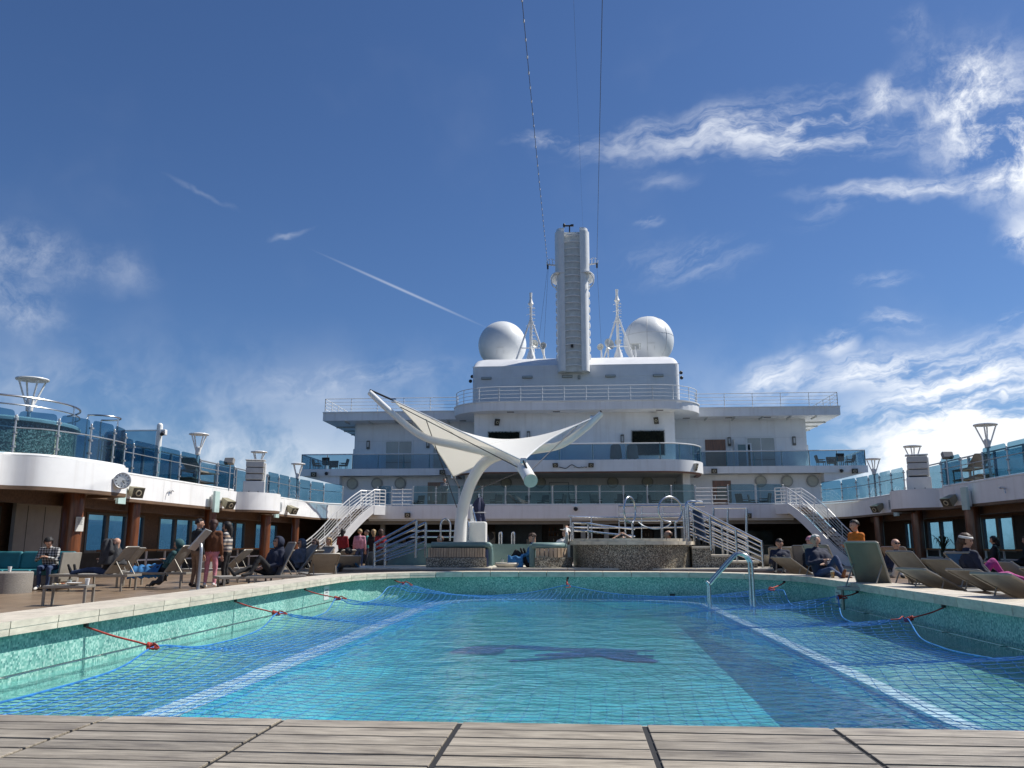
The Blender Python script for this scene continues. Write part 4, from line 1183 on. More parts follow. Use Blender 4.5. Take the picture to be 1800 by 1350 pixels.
DKGL = mat('dark window glass', (.035, .06, .065), .08, var=.3, coat=.6)
for xa, xb in ((at(675, 800, 62.4).x, at(726, 800, 62.4).x), (at(1312, 800, 62.4).x, at(1366, 800, 62.4).x)):
    o = framed('balcony_window', xa, xb, 6.56, at(700, 773, 62.4).z, 62.5, WHITE2, BLIND, 2, w=.14)
    MB().bb(xa + .16, xb - .16, 62.455, 62.472, 7.22, 7.28).build('inner_rail', DKGL, o)
x0, x1 = at(759, 800, 62.4).x, at(815, 800, 62.4).x
framed('balcony_window', x0, x1, 6.56, 8.5, 62.5, WHITE2, BLIND, 2, w=.12)
# wooden door with a light, white door standing open, doors on the promenade
o = MB().bb(at(1205, 0, 62.4).x, at(1237, 0, 62.4).x, 62.42, 62.5, 6.53, 8.78).build('door', WOOD, ss)
xa, xb = at(1212, 780, 62.4).x, at(1231, 780, 62.4).x
MB().bevbox(((xa + xb) / 2, 62.41, 8.03), (xb - xa, .03, .75), .012).build('door_light', mat('pale door glass', (.62, .68, .72), .15), o)
MB().bb(xb + .1, xb + .16, 62.38, 62.42, 7.5, 7.8).build('handle', STEEL, o)
o = framed('door', at(1254, 0, 62.4).x, at(1278, 0, 62.4).x, 6.53, 8.5, 62.5, WHITE2, mat('teal door glass', (.14, .24, .25), .15), 1, w=.1, sill=True)
MB().bb(at(1250, 0, 62).x - .03, at(1250, 0, 62).x + .03, 61.55, 62.44, 6.53, 8.72).build('door_leaf', WHITE2, o)
for a, b, y_ in ((752, 786, 61.0), (1253, 1285, 61.0)):
    xa, xb = at(a, 860, y_).x, at(b, 860, y_).x
    o = MB().bb(xa, xb, 60.93, 61.0, 3.31, 5.62).build('door', WOOD, ss)
    MB().bevbox(((xa + xb) / 2 + .1, 60.92, 4.75), (.95, .03, .95), .01).build('door_light', DKGL, o)
    MB().bb(xa + .1, xa + .16, 60.89, 60.93, 4.3, 4.6).build('handle', STEEL, o)
for a, b in ((965, 1000), (1185, 1212)):
    xa, xb = at(a, 850, 61).x, at(b, 850, 61).x
    f_ = MB().bb(xa, xb, 60.96, 61.0, 3.3, 5.55).build('flush_door', WHITE2, ss)
    MB().bb(xa + .0, xa + .03, 60.95, 60.96, 3.3, 5.55).bb(xb - .03, xb, 60.95, 60.96, 3.3, 5.55).bb(xa + .03, xb - .03, 60.95, 60.96, 5.52, 5.55).build('door_gap', DARK, f_)
# round bulkhead lamps
for px in (620, 663, 704, 890, 950, 1077, 1138, 1337, 1383, 1428):
    p = at(px, 848, 61)
    r_ = .42
    o = MB().tube([(p.x, 60.98, 5.55), (p.x, 60.86, 5.55)], r_, 24).build('round_lamp', mat('grey lamp ring', (.36, .36, .33), .5), ss)
    MB().tube([(p.x, 60.865, 5.55), (p.x, 60.835, 5.55)], r_ * .78, 24).build('lens', mat('cream lens', (.50, .49, .40), .3), o)
# wall sconces
for px, py, y_ in ((647, 782, 62.5), (752, 780, 62.5), (929, 766, 58.5), (1094, 772, 58.5), (1282, 776, 62.5), (1396, 775, 62.5)):
    p = at(px, py, y_ - .08)
    o = MB().bevbox((p.x, y_ - .07, p.z), (.24, .14, .66), .03).build('sconce', mat('bronze sconce', (.16, .15, .13), .45, .3), ss)
    MB().bevbox((p.x, y_ - .14, p.z + .02), (.14, .05, .38), .02).build('sconce_glass', mat('opal', (.55, .55, .52), .3), o)
# dark planted screens in the centre wall
HEDGE = mat('dark evergreen screen', (.014, .020, .010), .8, var=.8, scale=30, bump=1.0, bscale=60)
for a, b, top in ((859, 913, 760), (1111, 1167, 758)):
    pa, pb = at(a, top, 58.4), at(b, top, 58.4)
    o = MB().bb(pa.x - .08, pb.x + .08, 58.42, 58.5, 7.2, pa.z + .09).build('hedge_frame', CREAM, ss)
    rnd = random.Random(a); mb = MB()
    for k in range(1500):
        c = Vector((rnd.uniform(pa.x, pb.x), 58.40 - rnd.random() * .10, rnd.uniform(7.25, pa.z)))
        d = Vector((rnd.uniform(-1, 1), rnd.uniform(-1, .2), rnd.uniform(-1, 1))).normalized(); e = d.orthogonal().normalized()
        s_ = rnd.uniform(.05, .10)
        mb.add([c - d * s_, c + e * s_ * .4, c + d * s_, c - e * s_ * .4], [(0, 1, 2, 3)])
    mb.build('hedge_leaves', HEDGE, o)['kind'] = 'stuff'
    MB().bb(pa.x, pb.x, 58.40, 58.415, 7.25, pa.z).build('hedge_back', HEDGE, o)
# plating seams
mb = MB()
for z_ in (8.9,): mb.bb(-16.8, -7.3, 62.492, 62.5, z_, z_ + .012).bb(7.1, 16.8, 62.492, 62.5, z_, z_ + .012)
mb.build('plate_seam', CREAM, ss)
MB().tube([(-.9, 58.45, 7.2), (-.9, 58.45, 9.0)], .03, 6).build('pipe', WHITE2, ss)

# balcony glass and roof rails
def run_panes(root, path, z0, h, spacing, m_, post=.035):
    P = resample(up(path, z0), spacing)
    for p in P: MB().tube([p, p + Vector((0, 0, h))], post, 6).build('post', mat('teal post', (.10, .22, .26), .4, .3), root)
    for i in range(len(P) - 1):
        a, b = P[i], P[i + 1]; d = (b - a).normalized(); n_ = Vector((-d.y, d.x, 0)) * .01
        a, b = a + d * .05, b - d * .05; u_ = Vector((0, 0, h - .03)); w_ = Vector((0, 0, .02))
        q = [a + w_, b + w_, b + u_, a + u_]
        MB().add([x + n_ for x in q] + [x - n_ for x in q], [(0, 1, 2, 3), (7, 6, 5, 4), (0, 4, 5, 1), (1, 5, 6, 2), (2, 6, 7, 3), (3, 7, 4, 0)]).build('pane', m_, root)
    F_ = resample(up(path, z0 + h), .25)
    MB().tube(F_, .045, 8).build('top_rail', WHITE2, root)
bt = thing('balcony_balustrade', 'blue glass balustrade round the bridge balcony and its wings', 'railing', (0, 60, 6.55))
GLB = glass('deep blue glass', (.48, .64, .73))
run_panes(bt, [(-20.3, 66), (-20.3, 60.1)], 6.53, 1.12, 2.0, GLB)
run_panes(bt, [(-20.3, 60.1), (-8.8, 60.1)], 6.53, 1.12, 1.95, GLB)
run_panes(bt, [(-p[0] * .99, p[1] + .08) for p in bal_edge[1:]], 6.60, 1.08, 1.3, GLB)
run_panes(bt, [(-5.5, 55.08), (5.5, 55.08)], 6.60, 1.08, 2.2, GLB)
run_panes(bt, [(p[0] * .99, p[1] + .08) for p in bal_edge[1:]], 6.60, 1.08, 1.3, GLB)
run_panes(bt, [(8.8, 60.1), (20.3, 60.1)], 6.53, 1.12, 1.95, GLB)
run_panes(bt, [(20.3, 60.1), (20.3, 66)], 6.53, 1.12, 2.0, GLB)
def open_rail(root, path, z0, h, spacing, bars, m_=WHITE2, r=.022):
    P = resample(up(path, z0), spacing)
    for p in P: MB().tube([p, p + Vector((0, 0, h))], r * 1.25, 6).build('post', m_, root)
    F_ = resample(up(path, 0), .3)
    for k in range(bars):
        zz = z0 + h * (k + 1) / bars
        MB().tube([Vector((p.x, p.y, zz)) for p in F_], r * (1.2 if k == bars - 1 else .8), 6).build('top_rail' if k == bars - 1 else 'bar', m_, root)
rr_ = thing('roof_railing', 'thin white railing round the roof of the bridge block', 'railing', (0, 60.9, 10.95))
r_half = [(19.0, 68), (19.0, 61.05)]
open_rail(rr_, [(-19.0, 68), (-19.0, 61.05)], ZR1, 1.05, 1.9, 4)
open_rail(rr_, [(-19.0, 61.05), (-8.9, 61.05)], ZR1, 1.05, 1.86, 4)
open_rail(rr_, [(-p[0] * .99, p[1] + .12) for p in rf[1:]], ZR1, 1.05, 1.5, 4)
open_rail(rr_, [(-5.35, 57.12), (5.35, 57.12)], ZR1, 1.05, 1.5, 4)
open_rail(rr_, [(p[0] * .99, p[1] + .12) for p in rf[1:]], ZR1, 1.05, 1.5, 4)
open_rail(rr_, [(8.9, 61.05), (19.0, 61.05)], ZR1, 1.05, 1.86, 4)
open_rail(rr_, [(19.0, 61.05), (19.0, 68)], ZR1, 1.05, 1.9, 4)

# speakers and cameras on the block
DKS = mat('black speaker shell', (.045, .042, .035), .5)
for px, py, y_, aim, lab in ((552, 834, 59.85, (.1, -1, -.1), 'small black speaker under the left end of the balcony wing'),
                             (778, 830, 59.85, (0, -1, -.1), 'small black speaker on the balcony edge left of the sail'),
                             (1255, 828, 59.85, (0, -1, -.1), 'small black speaker on the balcony edge right of the rounded middle'),
                             (1502, 828, 59.85, (-.1, -1, -.1), 'small black speaker under the right end of the balcony wing'),
                             (977, 817, 54.8, (-.3, -1, -.35), 'black speaker left of the cable on the rounded balcony edge'),
                             (1038, 817, 54.8, (.3, -1, -.35), 'black speaker right of the cable on the rounded balcony edge'),
                             (873, 741, 58.3, (.5, -1, -.6), 'dark tilted speaker high on the centre wall, left'),
                             (1154, 738, 58.3, (-.3, -1, -.6), 'black tilted speaker high on the centre wall, right'),
                             (717, 905, 49.85, (0, -1, -.2), 'black speaker on the promenade edge right of the left staircase'),
                             (1315, 906, 49.85, (0, -1, -.2), 'black speaker on the promenade edge left of the right staircase')):
    p = at(px, py, y_); sc_ = 1.0 if y_ > 55 else .85
    box_speaker((p.x, y_, p.z), aim, (.42 * sc_, .26, .34 * sc_) if py > 800 or y_ < 58 else (.34, .3, .5), lab, DKS, 'black speakers on the bridge block')
p = at(1216, 823, 57.6)
box_speaker((p.x, 56.1, 6.2), (.9, -.5, -.3), (.36, .3, .52), 'pale speaker on the sunlit curve of the balcony edge', mat('pale speaker shell', (.5, .48, .40), .5), 'black speakers on the bridge block')
t = thing('speaker_cable', 'cable and clips strung between the two speakers on the balcony edge', 'cable', (0, 54.9, 6.1))
MB().tube(curve_pts([at(983, 821, 54.9), at(995, 823, 54.9), at(1005, 817, 54.9), at(1016, 822, 54.9), at(1032, 821, 54.9)], 6), .025, 6).build('wire', BLACK, t)
for px in (1010, 1022, 1027): MB().bevbox(at(px, 821, 54.9), (.12, .08, .10), .02).build('clip', CREAM, t)
for px, py, y_, lab in ((574, 832, 59.9, 'dark dome camera under the left balcony wing'), (1479, 827, 59.9, 'dark dome camera under the right balcony wing'), (1012, 894, 49.9, 'dark camera in the middle of the promenade edge')):
    p = at(px, py, y_)
    t = thing('dome_camera', lab, 'camera', p, group='dome cameras')
    MB().bevbox((0, .0, .12), (.3, .2, .1), .02).build('mount', WHITE2, t, True); MB().sphere((0, -.05, -.02), .13, 12, 8).build('dome', BLACK, t, True)

# furniture on the wings
def patio_set(loc, lab):
    t = thing('patio_table', lab + ' table', 'table', loc)
    m_ = mat('dark wicker', (.02, .025, .03), .7, var=.3)
    MB().lathe([(.001, .74), (.5, .74), (.5, .70), (.001, .70)], (0, 0, 0), 20).build('table_top', m_, t, True)
    MB().lathe([(.28, 0), (.28, .03), (.05, .05), (.05, .7)], (0, 0, 0), 14).build('pedestal', m_, t, True)
    for k, a in enumerate((0, 90, 180, 270)):
        c = thing('patio_chair', f'{lab} chair', 'chair', Vector(loc) + Vector((1.0 * math.cos(R(a)), .85 * math.sin(R(a)), 0)), R(a + 180), group=f'{lab} chairs')
        c['label'] = f'dark wicker chair {("at the right of", "behind", "at the left of", "in front of")[k]} the table on the {"left" if loc[0] < 0 else "right"} balcony wing'
        MB().bevbox((0, 0, .42), (.55, .56, .10), .03).build('seat', m_, c, True)
        MB().bevbox((-.30, 0, .66), (.09, .58, .52), .04, Matrix.Rotation(R(-14), 3, 'Y')).build('backrest', m_, c, True)
        for y in (-.27, .27): MB().bevbox((0, y, .58), (.5, .06, .05), .02).build('armrest', m_, c, True)
        for x in (-.23, .23):
            for y in (-.23, .23): MB().tube([(x, y, 0), (x, y, .4)], .022, 6).build('leg', m_, c, True)
    t['label'] = f'dark round table on the {"left" if loc[0] < 0 else "right"} balcony wing'
patio_set((-18.5, 61.3, 6.52), 'dark patio')
patio_set((18.6, 61.3, 6.52), 'dark patio right')
for px, lab in ((1083, 'grey rounded chair behind the balcony glass, left of the pair'), (1112, 'grey rounded chair behind the balcony glass, right of the pair')):
    p = at(px, 808, 56.6)
    t = thing('lounge_chair', lab, 'chair', (p.x, 56.8, 6.52))
    m_ = mat('grey shell', (.10, .10, .10), .6)
    mb = MB(); mb.grid(lambda u, v: Vector((.42 * math.sin((u - .5) * 3.4) * (1 - .15 * v), -.38 * math.cos((u - .5) * 3.0) * (1 - .1 * v), .30 + 1.0 * v * (1 - .25 * (2 * u - 1) ** 2))), 14, 8)
    mb.build('shell', m_, t, True)
    MB().bevbox((0, .05, .40), (.66, .6, .16), .05).build('seat', m_, t, True)
    for a in range(4): MB().tube([(.22 * math.cos(R(45 + 90 * a)), .05 + .22 * math.sin(R(45 + 90 * a)), .34), (.3 * math.cos(R(45 + 90 * a)), .05 + .3 * math.sin(R(45 + 90 * a)), 0)], .02, 6).build('leg', STEEL, t, True)

# ------------------------------------------------------------------ funnel casing with rounded top
fc = thing('funnel_casing', 'white deckhouse with rounded sunlit top standing on the bridge roof', 'deckhouse', (0, 68, 10.95))
sec = [(0, 0, 10.90), (0, 0, 14.55), (.08, .6, 14.95), (.2, 1.2, 15.27), (.42, 1.8, 15.48), (.75, 2.4, 15.6), (1.15, 3.0, 15.65)]
mb = MB(); vs = []; 
def cring(ix, iy, z):
    x, y0, y1, c = 7.88 - ix, 62.0 + iy, 78 - iy, .5
    return [(-x, y1, z), (-x, y0 + c, z)] + [(-x + c * (1 - math.cos(R(a))), y0 + c * (1 - math.sin(R(a))), z) for a in (20, 45, 70)] + [(-x + c, y0, z), (x - c, y0, z)] + [(x - c + c * math.sin(R(a)), y0 + c * (1 - math.cos(R(a))), z) for a in (20, 45, 70)] + [(x, y0 + c, z), (x, y1, z)]
rings = [cring(*s_) for s_ in sec]; k = len(rings[0])
for r_ in rings: vs += r_
fs = []
for j in range(len(rings) - 1):
    for i in range(k): fs.append((j * k + i, j * k + (i + 1) % k, (j + 1) * k + (i + 1) % k, (j + 1) * k + i))
mb.add(vs, fs, True); mb.add(rings[-1], [tuple(range(k))])
cas = mb.build('casing', mat('white casing plate', (.74, .75, .76), .40, var=.05, scale=.8, stain=.10, bump=.35, bscale=1.1), fc)
MB().bb(-7.9, 7.9, 61.985, 62.0, 13.62, 13.65).bb(-7.9, 7.9, 61.985, 62.0, 14.50, 14.54).build('weld_seam', WHITE2, fc)
for px, py in ((855, 665), (927, 663), (997, 662), (1073, 661), (1157, 660)):
    p = at(px, py, 61.95)
    o = MB().bevbox((p.x, 61.92, p.z), (.80, .16, .20), .05).build('strip_light', mat('grey strip light', (.30, .32, .31), .4), fc)
    MB().bevbox((p.x, 61.84, p.z - .01), (.68, .04, .12), .015).build('lens', mat('grey lens', (.42, .44, .42), .3), o)
p = at(1018, 663, 61.9); MB().bevbox((p.x, 61.9, p.z), (.2, .2, .3), .04).build('junction_box', mat('grey strip light', (.30, .32, .31), .4), fc)
for px, py in ((830, 662), (827, 670), (1197, 655), (1198, 664)):
    p = at(px, py, 62.6); MB().sphere(p, .14, 10, 8).build('corner_lamp', BLACK, fc)

# ------------------------------------------------------------------ the tall tower
tw = thing('radar_tower', 'tall white twin-tube mast tower with rungs rising from the deckhouse', 'mast', (-.1, 63, 13.7))
XC = -.08
def half_tube(x_in, x_out, z0, z1, y0, depth):
    sg = 1 if x_out > x_in else -1; w_ = abs(x_out - x_in)
    pl = [(x_in, y0), (x_in + sg * w_ * .35, y0)] + [(x_in + sg * (w_ * .35 + w_ * .65 * math.sin(R(a))), y0 + .7 - .7 * math.cos(R(a))) for a in range(15, 91, 15)]
    pl += [(x_in + sg * (w_ * .35 + w_ * .65 * math.cos(R(a))), y0 + depth - .7 + .7 * math.sin(R(a))) for a in range(0, 91, 15)] + [(x_in, y0 + depth)]
    return pl
for sg in (-1, 1):
    pl = half_tube(XC + sg * .60, XC + sg * 1.22, 0, 0, 61.0, 3.0)
    MB().prism(pl, 13.9, 21.6, True).build('tube', WHITE2, tw)
    pl2 = half_tube(XC + sg * .60, XC + sg * 1.34, 0, 0, 60.95, 3.1)
    o = MB().prism(pl2, 21.6, 25.0, True).build('upper_tube', WHITE2, tw)
    pl3 = [(XC + sg * .60 + (p[0] - XC - sg * .60) * .86, 61.1 + (p[1] - 60.95) * .92) for p in pl2]
    MB().prism(pl3, 25.0, 25.28, True).build('cap', WHITE2, o)
    # half-disc collar
    cl = [(XC + sg * (1.0 + .72 * math.cos(R(a))), 62.4 + 1.7 * math.sin(R(a))) for a in range(-90, 91, 15)]
    MB().prism(cl, 21.55, 21.62, True).build('collar_plate', WHITE2, tw)
    MB().tube([(XC + sg * 1.2, 61.2, 21.0)] + [(XC + sg * (1.2 + .42 * math.sin(R(a))), 61.2, 21.0 + .55 * math.cos(R(a))) for a in range(0, 181, 20)], .05, 6).build('collar_bracket', WHITE2, tw)
    # yard arm with lamps and insulators
    MB().tube([(XC + sg * 1.2, 61.6, 22.4), (XC + sg * 2.0, 61.6, 22.5)], .07, 8).build('yard', WHITE2, tw)
    for dx, dz in ((1.5, .45), (1.75, .5), (1.95, .3)): MB().tube([(XC + sg * dx, 61.6, 22.45), (XC + sg * (dx + .05), 61.6, 22.45 + dz)], .025, 6).build('yard_stay', WHITE2, tw)
    MB().tube([(XC + sg * 1.9, 61.55, 22.45), (XC + sg * 1.9, 61.55, 22.1)], .07, 8).build('insulator', BLACK, tw)
    MB().tube([(XC + sg * 1.35, 61.6, 22.8), (XC + sg * 1.6, 61.6, 22.95), (XC + sg * 1.9, 61.6, 22.85)], .02, 6).build('guard_rail', WHITE2, tw)
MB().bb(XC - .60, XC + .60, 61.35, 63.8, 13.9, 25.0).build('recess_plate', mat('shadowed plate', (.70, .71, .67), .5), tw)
zz = 14.3
while zz < 25.0:
    MB().tube([(XC - .61, 61.18, zz), (XC - .35, 61.10, zz + .05), (XC, 61.06, zz + .07), (XC + .35, 61.10, zz + .05), (XC + .61, 61.18, zz)], .045, 6).build('rung', WHITE2, tw)
    zz += .545
MB().bevbox((XC - .1, 61.2, 15.85), (.2, .2, .25), .05).build('lamp', BLACK, tw)
for sg in (-1, 1):
    z = 14.6
    b_ = MB()
    while z < 21.2:
        b_.sphere((XC + sg * 1.25, 62.3, z), .09, 6, 5, (1, 1, 3)); z += .62
    b_.build('cable_tray', WHITE2, tw)
t = thing('wind_sensor', 'small black horn and sensor on top of the white tower', 'sensor', (-.25, 61.6, 24.85))
MB().tube([(0, 0, 0), (0, 0, .75)], .05, 8).build('stem', BLACK, t, True)
MB().tube([(-.42, 0, .78), (.28, 0, .78)], .07, 8).build('arm', BLACK, t, True)
MB().sphere((-.42, 0, .82), .18, 12, 8, (.6, .6, 1)).build('horn', BLACK, t, True)
MB().bevbox((.2, 0, .8), (.25, .14, .18), .03).build('sensor_box', BLACK, t, True)

# ------------------------------------------------------------------ domes, lattice masts, dishes
def dome(c, lab, seams_):
    t = thing('satellite_dome', lab, 'dome', (c[0], c[1], 15.6), group='satellite domes')
    r_ = c[3]; c = c[:3]
    m_ = mat('dome gelcoat', (.72, .74, .74), .42, var=.04, scale=1)
    MB().sphere(c, r_, 40, 28).build('shell', m_, t)
    MB().lathe([(1.2, 15.6), (1.35, c[2] - 1.3)], (c[0], c[1], 0), 24).build('pedestal', WHITE2, t)
    if seams_:
        for a in (-55, -8, 40):
            pts = [Vector(c) + Vector((math.sin(th) * math.sin(R(a)), -math.sin(th) * math.cos(R(a)), math.cos(th))) * (r_ + .002) for th in np.linspace(.02, 2.7, 40)]
            MB().tube(pts, .016, 5).build('seam', mat('dome seam', (.5, .5, .49), .5), t)
        MB().tube(circle3((c[0], c[1], c[2] + .30), math.sqrt(r_ * r_ - .30 ** 2) + .002, 48), .016, 5, closed=True).build('seam', mat('dome seam', (.5, .5, .49), .5), t)
    hx = -.0
    h_ = MB()
    for (dx, dz, w_, hh) in ((-.3, -.9, .02, .55), (.3, -.9, .02, .55), (0, -.64, .6, .02)):
        x = dx; z = dz
        yy = -math.sqrt(max(.01, r_ * r_ - x * x - z * z)) - .012
        h_.box(Vector(c) + Vector((x, yy, z)), (w_, .02, hh))
    h_.build('hatch', mat('dome seam', (.5, .5, .49), .5), t)
_d = at(883, 607, 69); dome((_d.x, 69, _d.z, 2.06), 'smooth white satellite dome left of the tower', False)
_d = at(1140, 600, 69); dome((_d.x, 69, _d.z, 2.12), 'seamed white satellite dome right of the tower', True)
def lattice(x, y, zt, lab):
    t = thing('lattice_mast', lab, 'mast', (x, y, 15.6), group='lattice masts')
    zm = zt - 2.3
    MB().tube([(x, y, 15.6), (x, y, zt)], [.13, .10], 8).build('pole', WHITE2, t)
    MB().tube([(x, y + 1.0, 15.6), (x, y, zm)], .07, 7).build('leg', WHITE2, t)
    for sg in (-1, 1): MB().tube([(x + sg * 1.2, y - .5, 15.6), (x + sg * .05, y, zm)], .075, 7).build('leg', WHITE2, t)
    for z_ in (16.7,): MB().tube([(x - .8, y - .33, z_), (x + .8, y - .33, z_)], .045, 6).build('brace', WHITE2, t)
    z_ = 15.9
    while z_ < zm + 1.2:
        MB().bb(x + .10, x + .34, y - .02, y + .02, z_ - .02, z_ + .02).build('rung', WHITE2, t); z_ += .28
    for z_, r_ in ((zm - .5, .38), (zm + .4, .34), (zm + 1.0, .32)): MB().tube([(x + r_ * math.cos(R(a)), y + r_ * math.sin(R(a)), z_) for a in range(-170, 10, 20)], .018, 5).build('safety_hoop', WHITE2, t)
    MB().lathe([(.10, zt - 1.15), (.24, zt - .95), (.15, zt - .75), (.10, zt - .55)], (x, y, 0), 12).build('lamp_collar', WHITE2, t)
    MB().lathe([(.001, zt + .02), (.12, zt), (.10, zt - .4)], (x, y, 0), 10).build('masthead_lamp', WHITE2, t)
    MB().lathe([(.02, 16.9), (.34, 16.0), (.4, 15.6)], (x, y - .2, 0), 14).build('foot_cone', WHITE2, t)
lattice(at(933, 515, 65.5).x, 65.5, at(933, 515, 65.5).z, 'white tripod mast with a ladder beside the left dome')
lattice(at(1084, 509, 65.5).x, 65.5, at(1084, 509, 65.5).z, 'white tripod mast with a ladder beside the right dome')
def dish(p, r_, aim, lab, frame=False):
    t = thing('radar_dish', lab, 'antenna', (p[0], p[1], 15.6))
    q = Vector(aim).normalized().to_track_quat('Z', 'Y').to_matrix(); p = Vector(p)
    MB().tube([(p.x, p.y, 15.6), p], .07, 8).build('stand', WHITE2, t)
    vs = MB()
    if not frame:
        g_ = MB(); g_.lathe([(.001, 0), (r_ * .5, .03), (r_ * .85, .10), (r_, .16), (r_, .20), (r_ * .8, .14), (.001, .05)], (0, 0, 0), 24)
        vs.add([p + q @ Vector(v) for v in g_.v], g_.f, True); vs.build('reflector', CREAM, t)
        MB().tube([p, p + q @ Vector((0, 0, .3))], .04, 6).build('feed', CREAM, t)
    else:
        for k in (-1, 0, 1): MB().tube([p + Vector((-r_, 0, k * r_ * .55)), p + Vector((r_, 0, k * r_ * .55))], .035, 6).build('bar', CREAM, t)
        for k in (-1, -.33, .33, 1): MB().tube([p + Vector((k * r_, 0, -r_ * .6)), p + Vector((k * r_, 0, r_ * .6))], .035, 6).build('bar', CREAM, t)
        MB().bevbox(p + Vector((0, .12, 0)), (r_ * 1.5, .2, r_), .05).build('housing', CREAM, t)
dish(at(956, 609, 65.3), .30, (-.4, -1, .1), 'small white dish between the left mast and the tower')
dish(at(1069, 606, 65.2), .46, (.7, -1, .2), 'round white dish left of the right-hand mast')
dish(at(1057, 611, 65.2), .28, (-.5, -1, .1), 'small white sensor pod right of the tower')
dish(at(1088, 602, 66.2), .28, (-.6, -1, .1), 'small white pod behind the right-hand mast')
dish(at(1117, 609, 65.6), .42, (0, -1, 0), 'square white searchlight frame in front of the right dome', True)
dish(at(938, 605, 66.2), .34, (.8, -1, .1), 'small white pod behind the left-hand mast')

# ------------------------------------------------------------------ wires overhead
WIRE = mat('dark wire', (.05, .055, .07), .5)
def wire(p0, p1, sag, r_, lab, beads=0, bead_m=None):
    p0, p1 = Vector(p0), Vector(p1)
    pts = [p0.lerp(p1, k / 40) - Vector((0, 0, sag * 4 * (k / 40) * (1 - k / 40))) for k in range(41)]
    t = thing('overhead_wire', lab, 'wire', p0)
    MB().tube(pts, r_, 5).build('wire', WIRE, t)
    if beads:
        b_ = MB()
        for k in range(beads):
            q = p0.lerp(p1, (k + .5) / beads); s_ = (k + .5) / beads
            q = q - Vector((0, 0, sag * 4 * s_ * (1 - s_)))
            b_.tube([q, q - Vector((0, 0, .10))], .03, 6)
        b_.build('bulbs', bead_m or mat('festoon bulb', (.6, .6, .62), .3), t)
wire((XC - 1.9, 61.55, 22.5), at(903, -160, 20), .35, .013, 'dark festoon wire with small bulbs rising left of the tower', 34)
wire((XC + 1.9, 61.55, 22.5), at(1062, -160, 20), .1, .013, 'plain dark wire rising right of the tower')
wire((.8, 61.9, 25.2), at(1002, -160, 22), .1, .004, 'faint thin wire rising from behind the tower top')
wire((XC - 1.9, 61.55, 22.3), at(945, 616, 65), .0, .009, 'thin stay from the left yard arm down to the mast')
wire((XC - 1.85, 61.55, 22.3), at(955, 622, 65), .0, .009, 'thin stay from the left yard arm down to the deckhouse roof')
wire((XC + 1.9, 61.55, 22.3), at(1057, 610, 65), .0, .009, 'thin stay from the right yard arm down to the deckhouse roof')

# ================================================================== the shaded bar under the promenade
bar = thing('bar_front', 'dark bar and servery in the shade under the promenade deck', 'bar', (0, 57, 0))
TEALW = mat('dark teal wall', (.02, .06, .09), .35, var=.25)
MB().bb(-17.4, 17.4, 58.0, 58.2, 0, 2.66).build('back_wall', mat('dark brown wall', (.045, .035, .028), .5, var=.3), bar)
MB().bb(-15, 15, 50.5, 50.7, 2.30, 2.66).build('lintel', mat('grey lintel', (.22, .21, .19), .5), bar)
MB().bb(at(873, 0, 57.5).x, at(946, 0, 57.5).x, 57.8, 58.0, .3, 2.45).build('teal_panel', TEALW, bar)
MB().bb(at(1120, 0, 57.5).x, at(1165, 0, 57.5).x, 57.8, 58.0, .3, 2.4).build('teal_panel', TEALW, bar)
for a, b in ((955, 1000), (1022, 1050), (1060, 1085), (1100, 1118)):
    xa, xb = at(a, 0, 56.5).x, at(b, 0, 56.5).x
    sh = MB().bb(xa, xb, 56.9, 57.3, .3, 2.4).build('shelf_unit', mat('dark shelf', (.05, .03, .02), .4), bar)
    rnd = random.Random(a)
    for lv in (.95, 1.3, 1.65, 2.0):
        MB().bb(xa + .02, xb - .02, 56.6, 56.9, lv - .03, lv).build('shelf', mat('dark shelf', (.05, .03, .02), .4), sh)
        x = xa + .12
        while x < xb - .1:
            r_ = rnd.uniform(.035, .05); h_ = rnd.uniform(.18, .28)
            MB().lathe([(r_, 0), (r_, h_ * .6), (r_ * .35, h_ * .8), (r_ * .35, h_)], (x, 56.75, lv), 8).build('bottle', mat(f'bottle {rnd.randint(0, 3)}', rnd.choice([(.3, .3, .28), (.05, .1, .05), (.2, .09, .03), (.45, .42, .35)]), .15), sh)
            x += rnd.uniform(.15, .34)
for px in (983, 1046, 1010, 1165, 700):
    x = at(px, 0, 51.5).x
    MB().bb(x - .14, x + .14, 51.4, 51.68, 0, 2.66).build('pillar', mat('grey pillar', (.30, .30, .28), .4, .3), bar)
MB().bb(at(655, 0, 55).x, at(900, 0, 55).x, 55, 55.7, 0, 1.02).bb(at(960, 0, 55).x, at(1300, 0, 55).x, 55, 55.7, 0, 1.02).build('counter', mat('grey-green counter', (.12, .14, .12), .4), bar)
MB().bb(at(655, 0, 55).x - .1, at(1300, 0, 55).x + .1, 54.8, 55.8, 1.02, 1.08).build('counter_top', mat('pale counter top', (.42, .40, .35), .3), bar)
rnd = random.Random(3)
for k in range(34):
    x = rnd.uniform(-12.5, 11.0); h_ = rnd.uniform(.12, .42); w_ = rnd.uniform(.10, .4)
    MB().bevbox((x, 55.2 + rnd.uniform(-.1, .3), 1.08 + h_ / 2), (w_, w_ * .7, h_), .02).build('servery_item', mat(f'item {k % 4}', [(.5, .48, .42), (.10, .10, .10), (.32, .33, .34), (.25, .16, .09)][k % 4], .3), bar)
o = MB().bb(at(850, 0, 54).x, at(873, 0, 54).x, 54.2, 54.7, 0, 1.9).build('towel_bin', mat('cream bin', (.42, .40, .34), .5), bar)
p = at(861, 942, 54.15); MB().tube([(p.x, 54.2, p.z), (p.x, 54.17, p.z)], .27, 20).build('bin_mouth', BLACK, o)
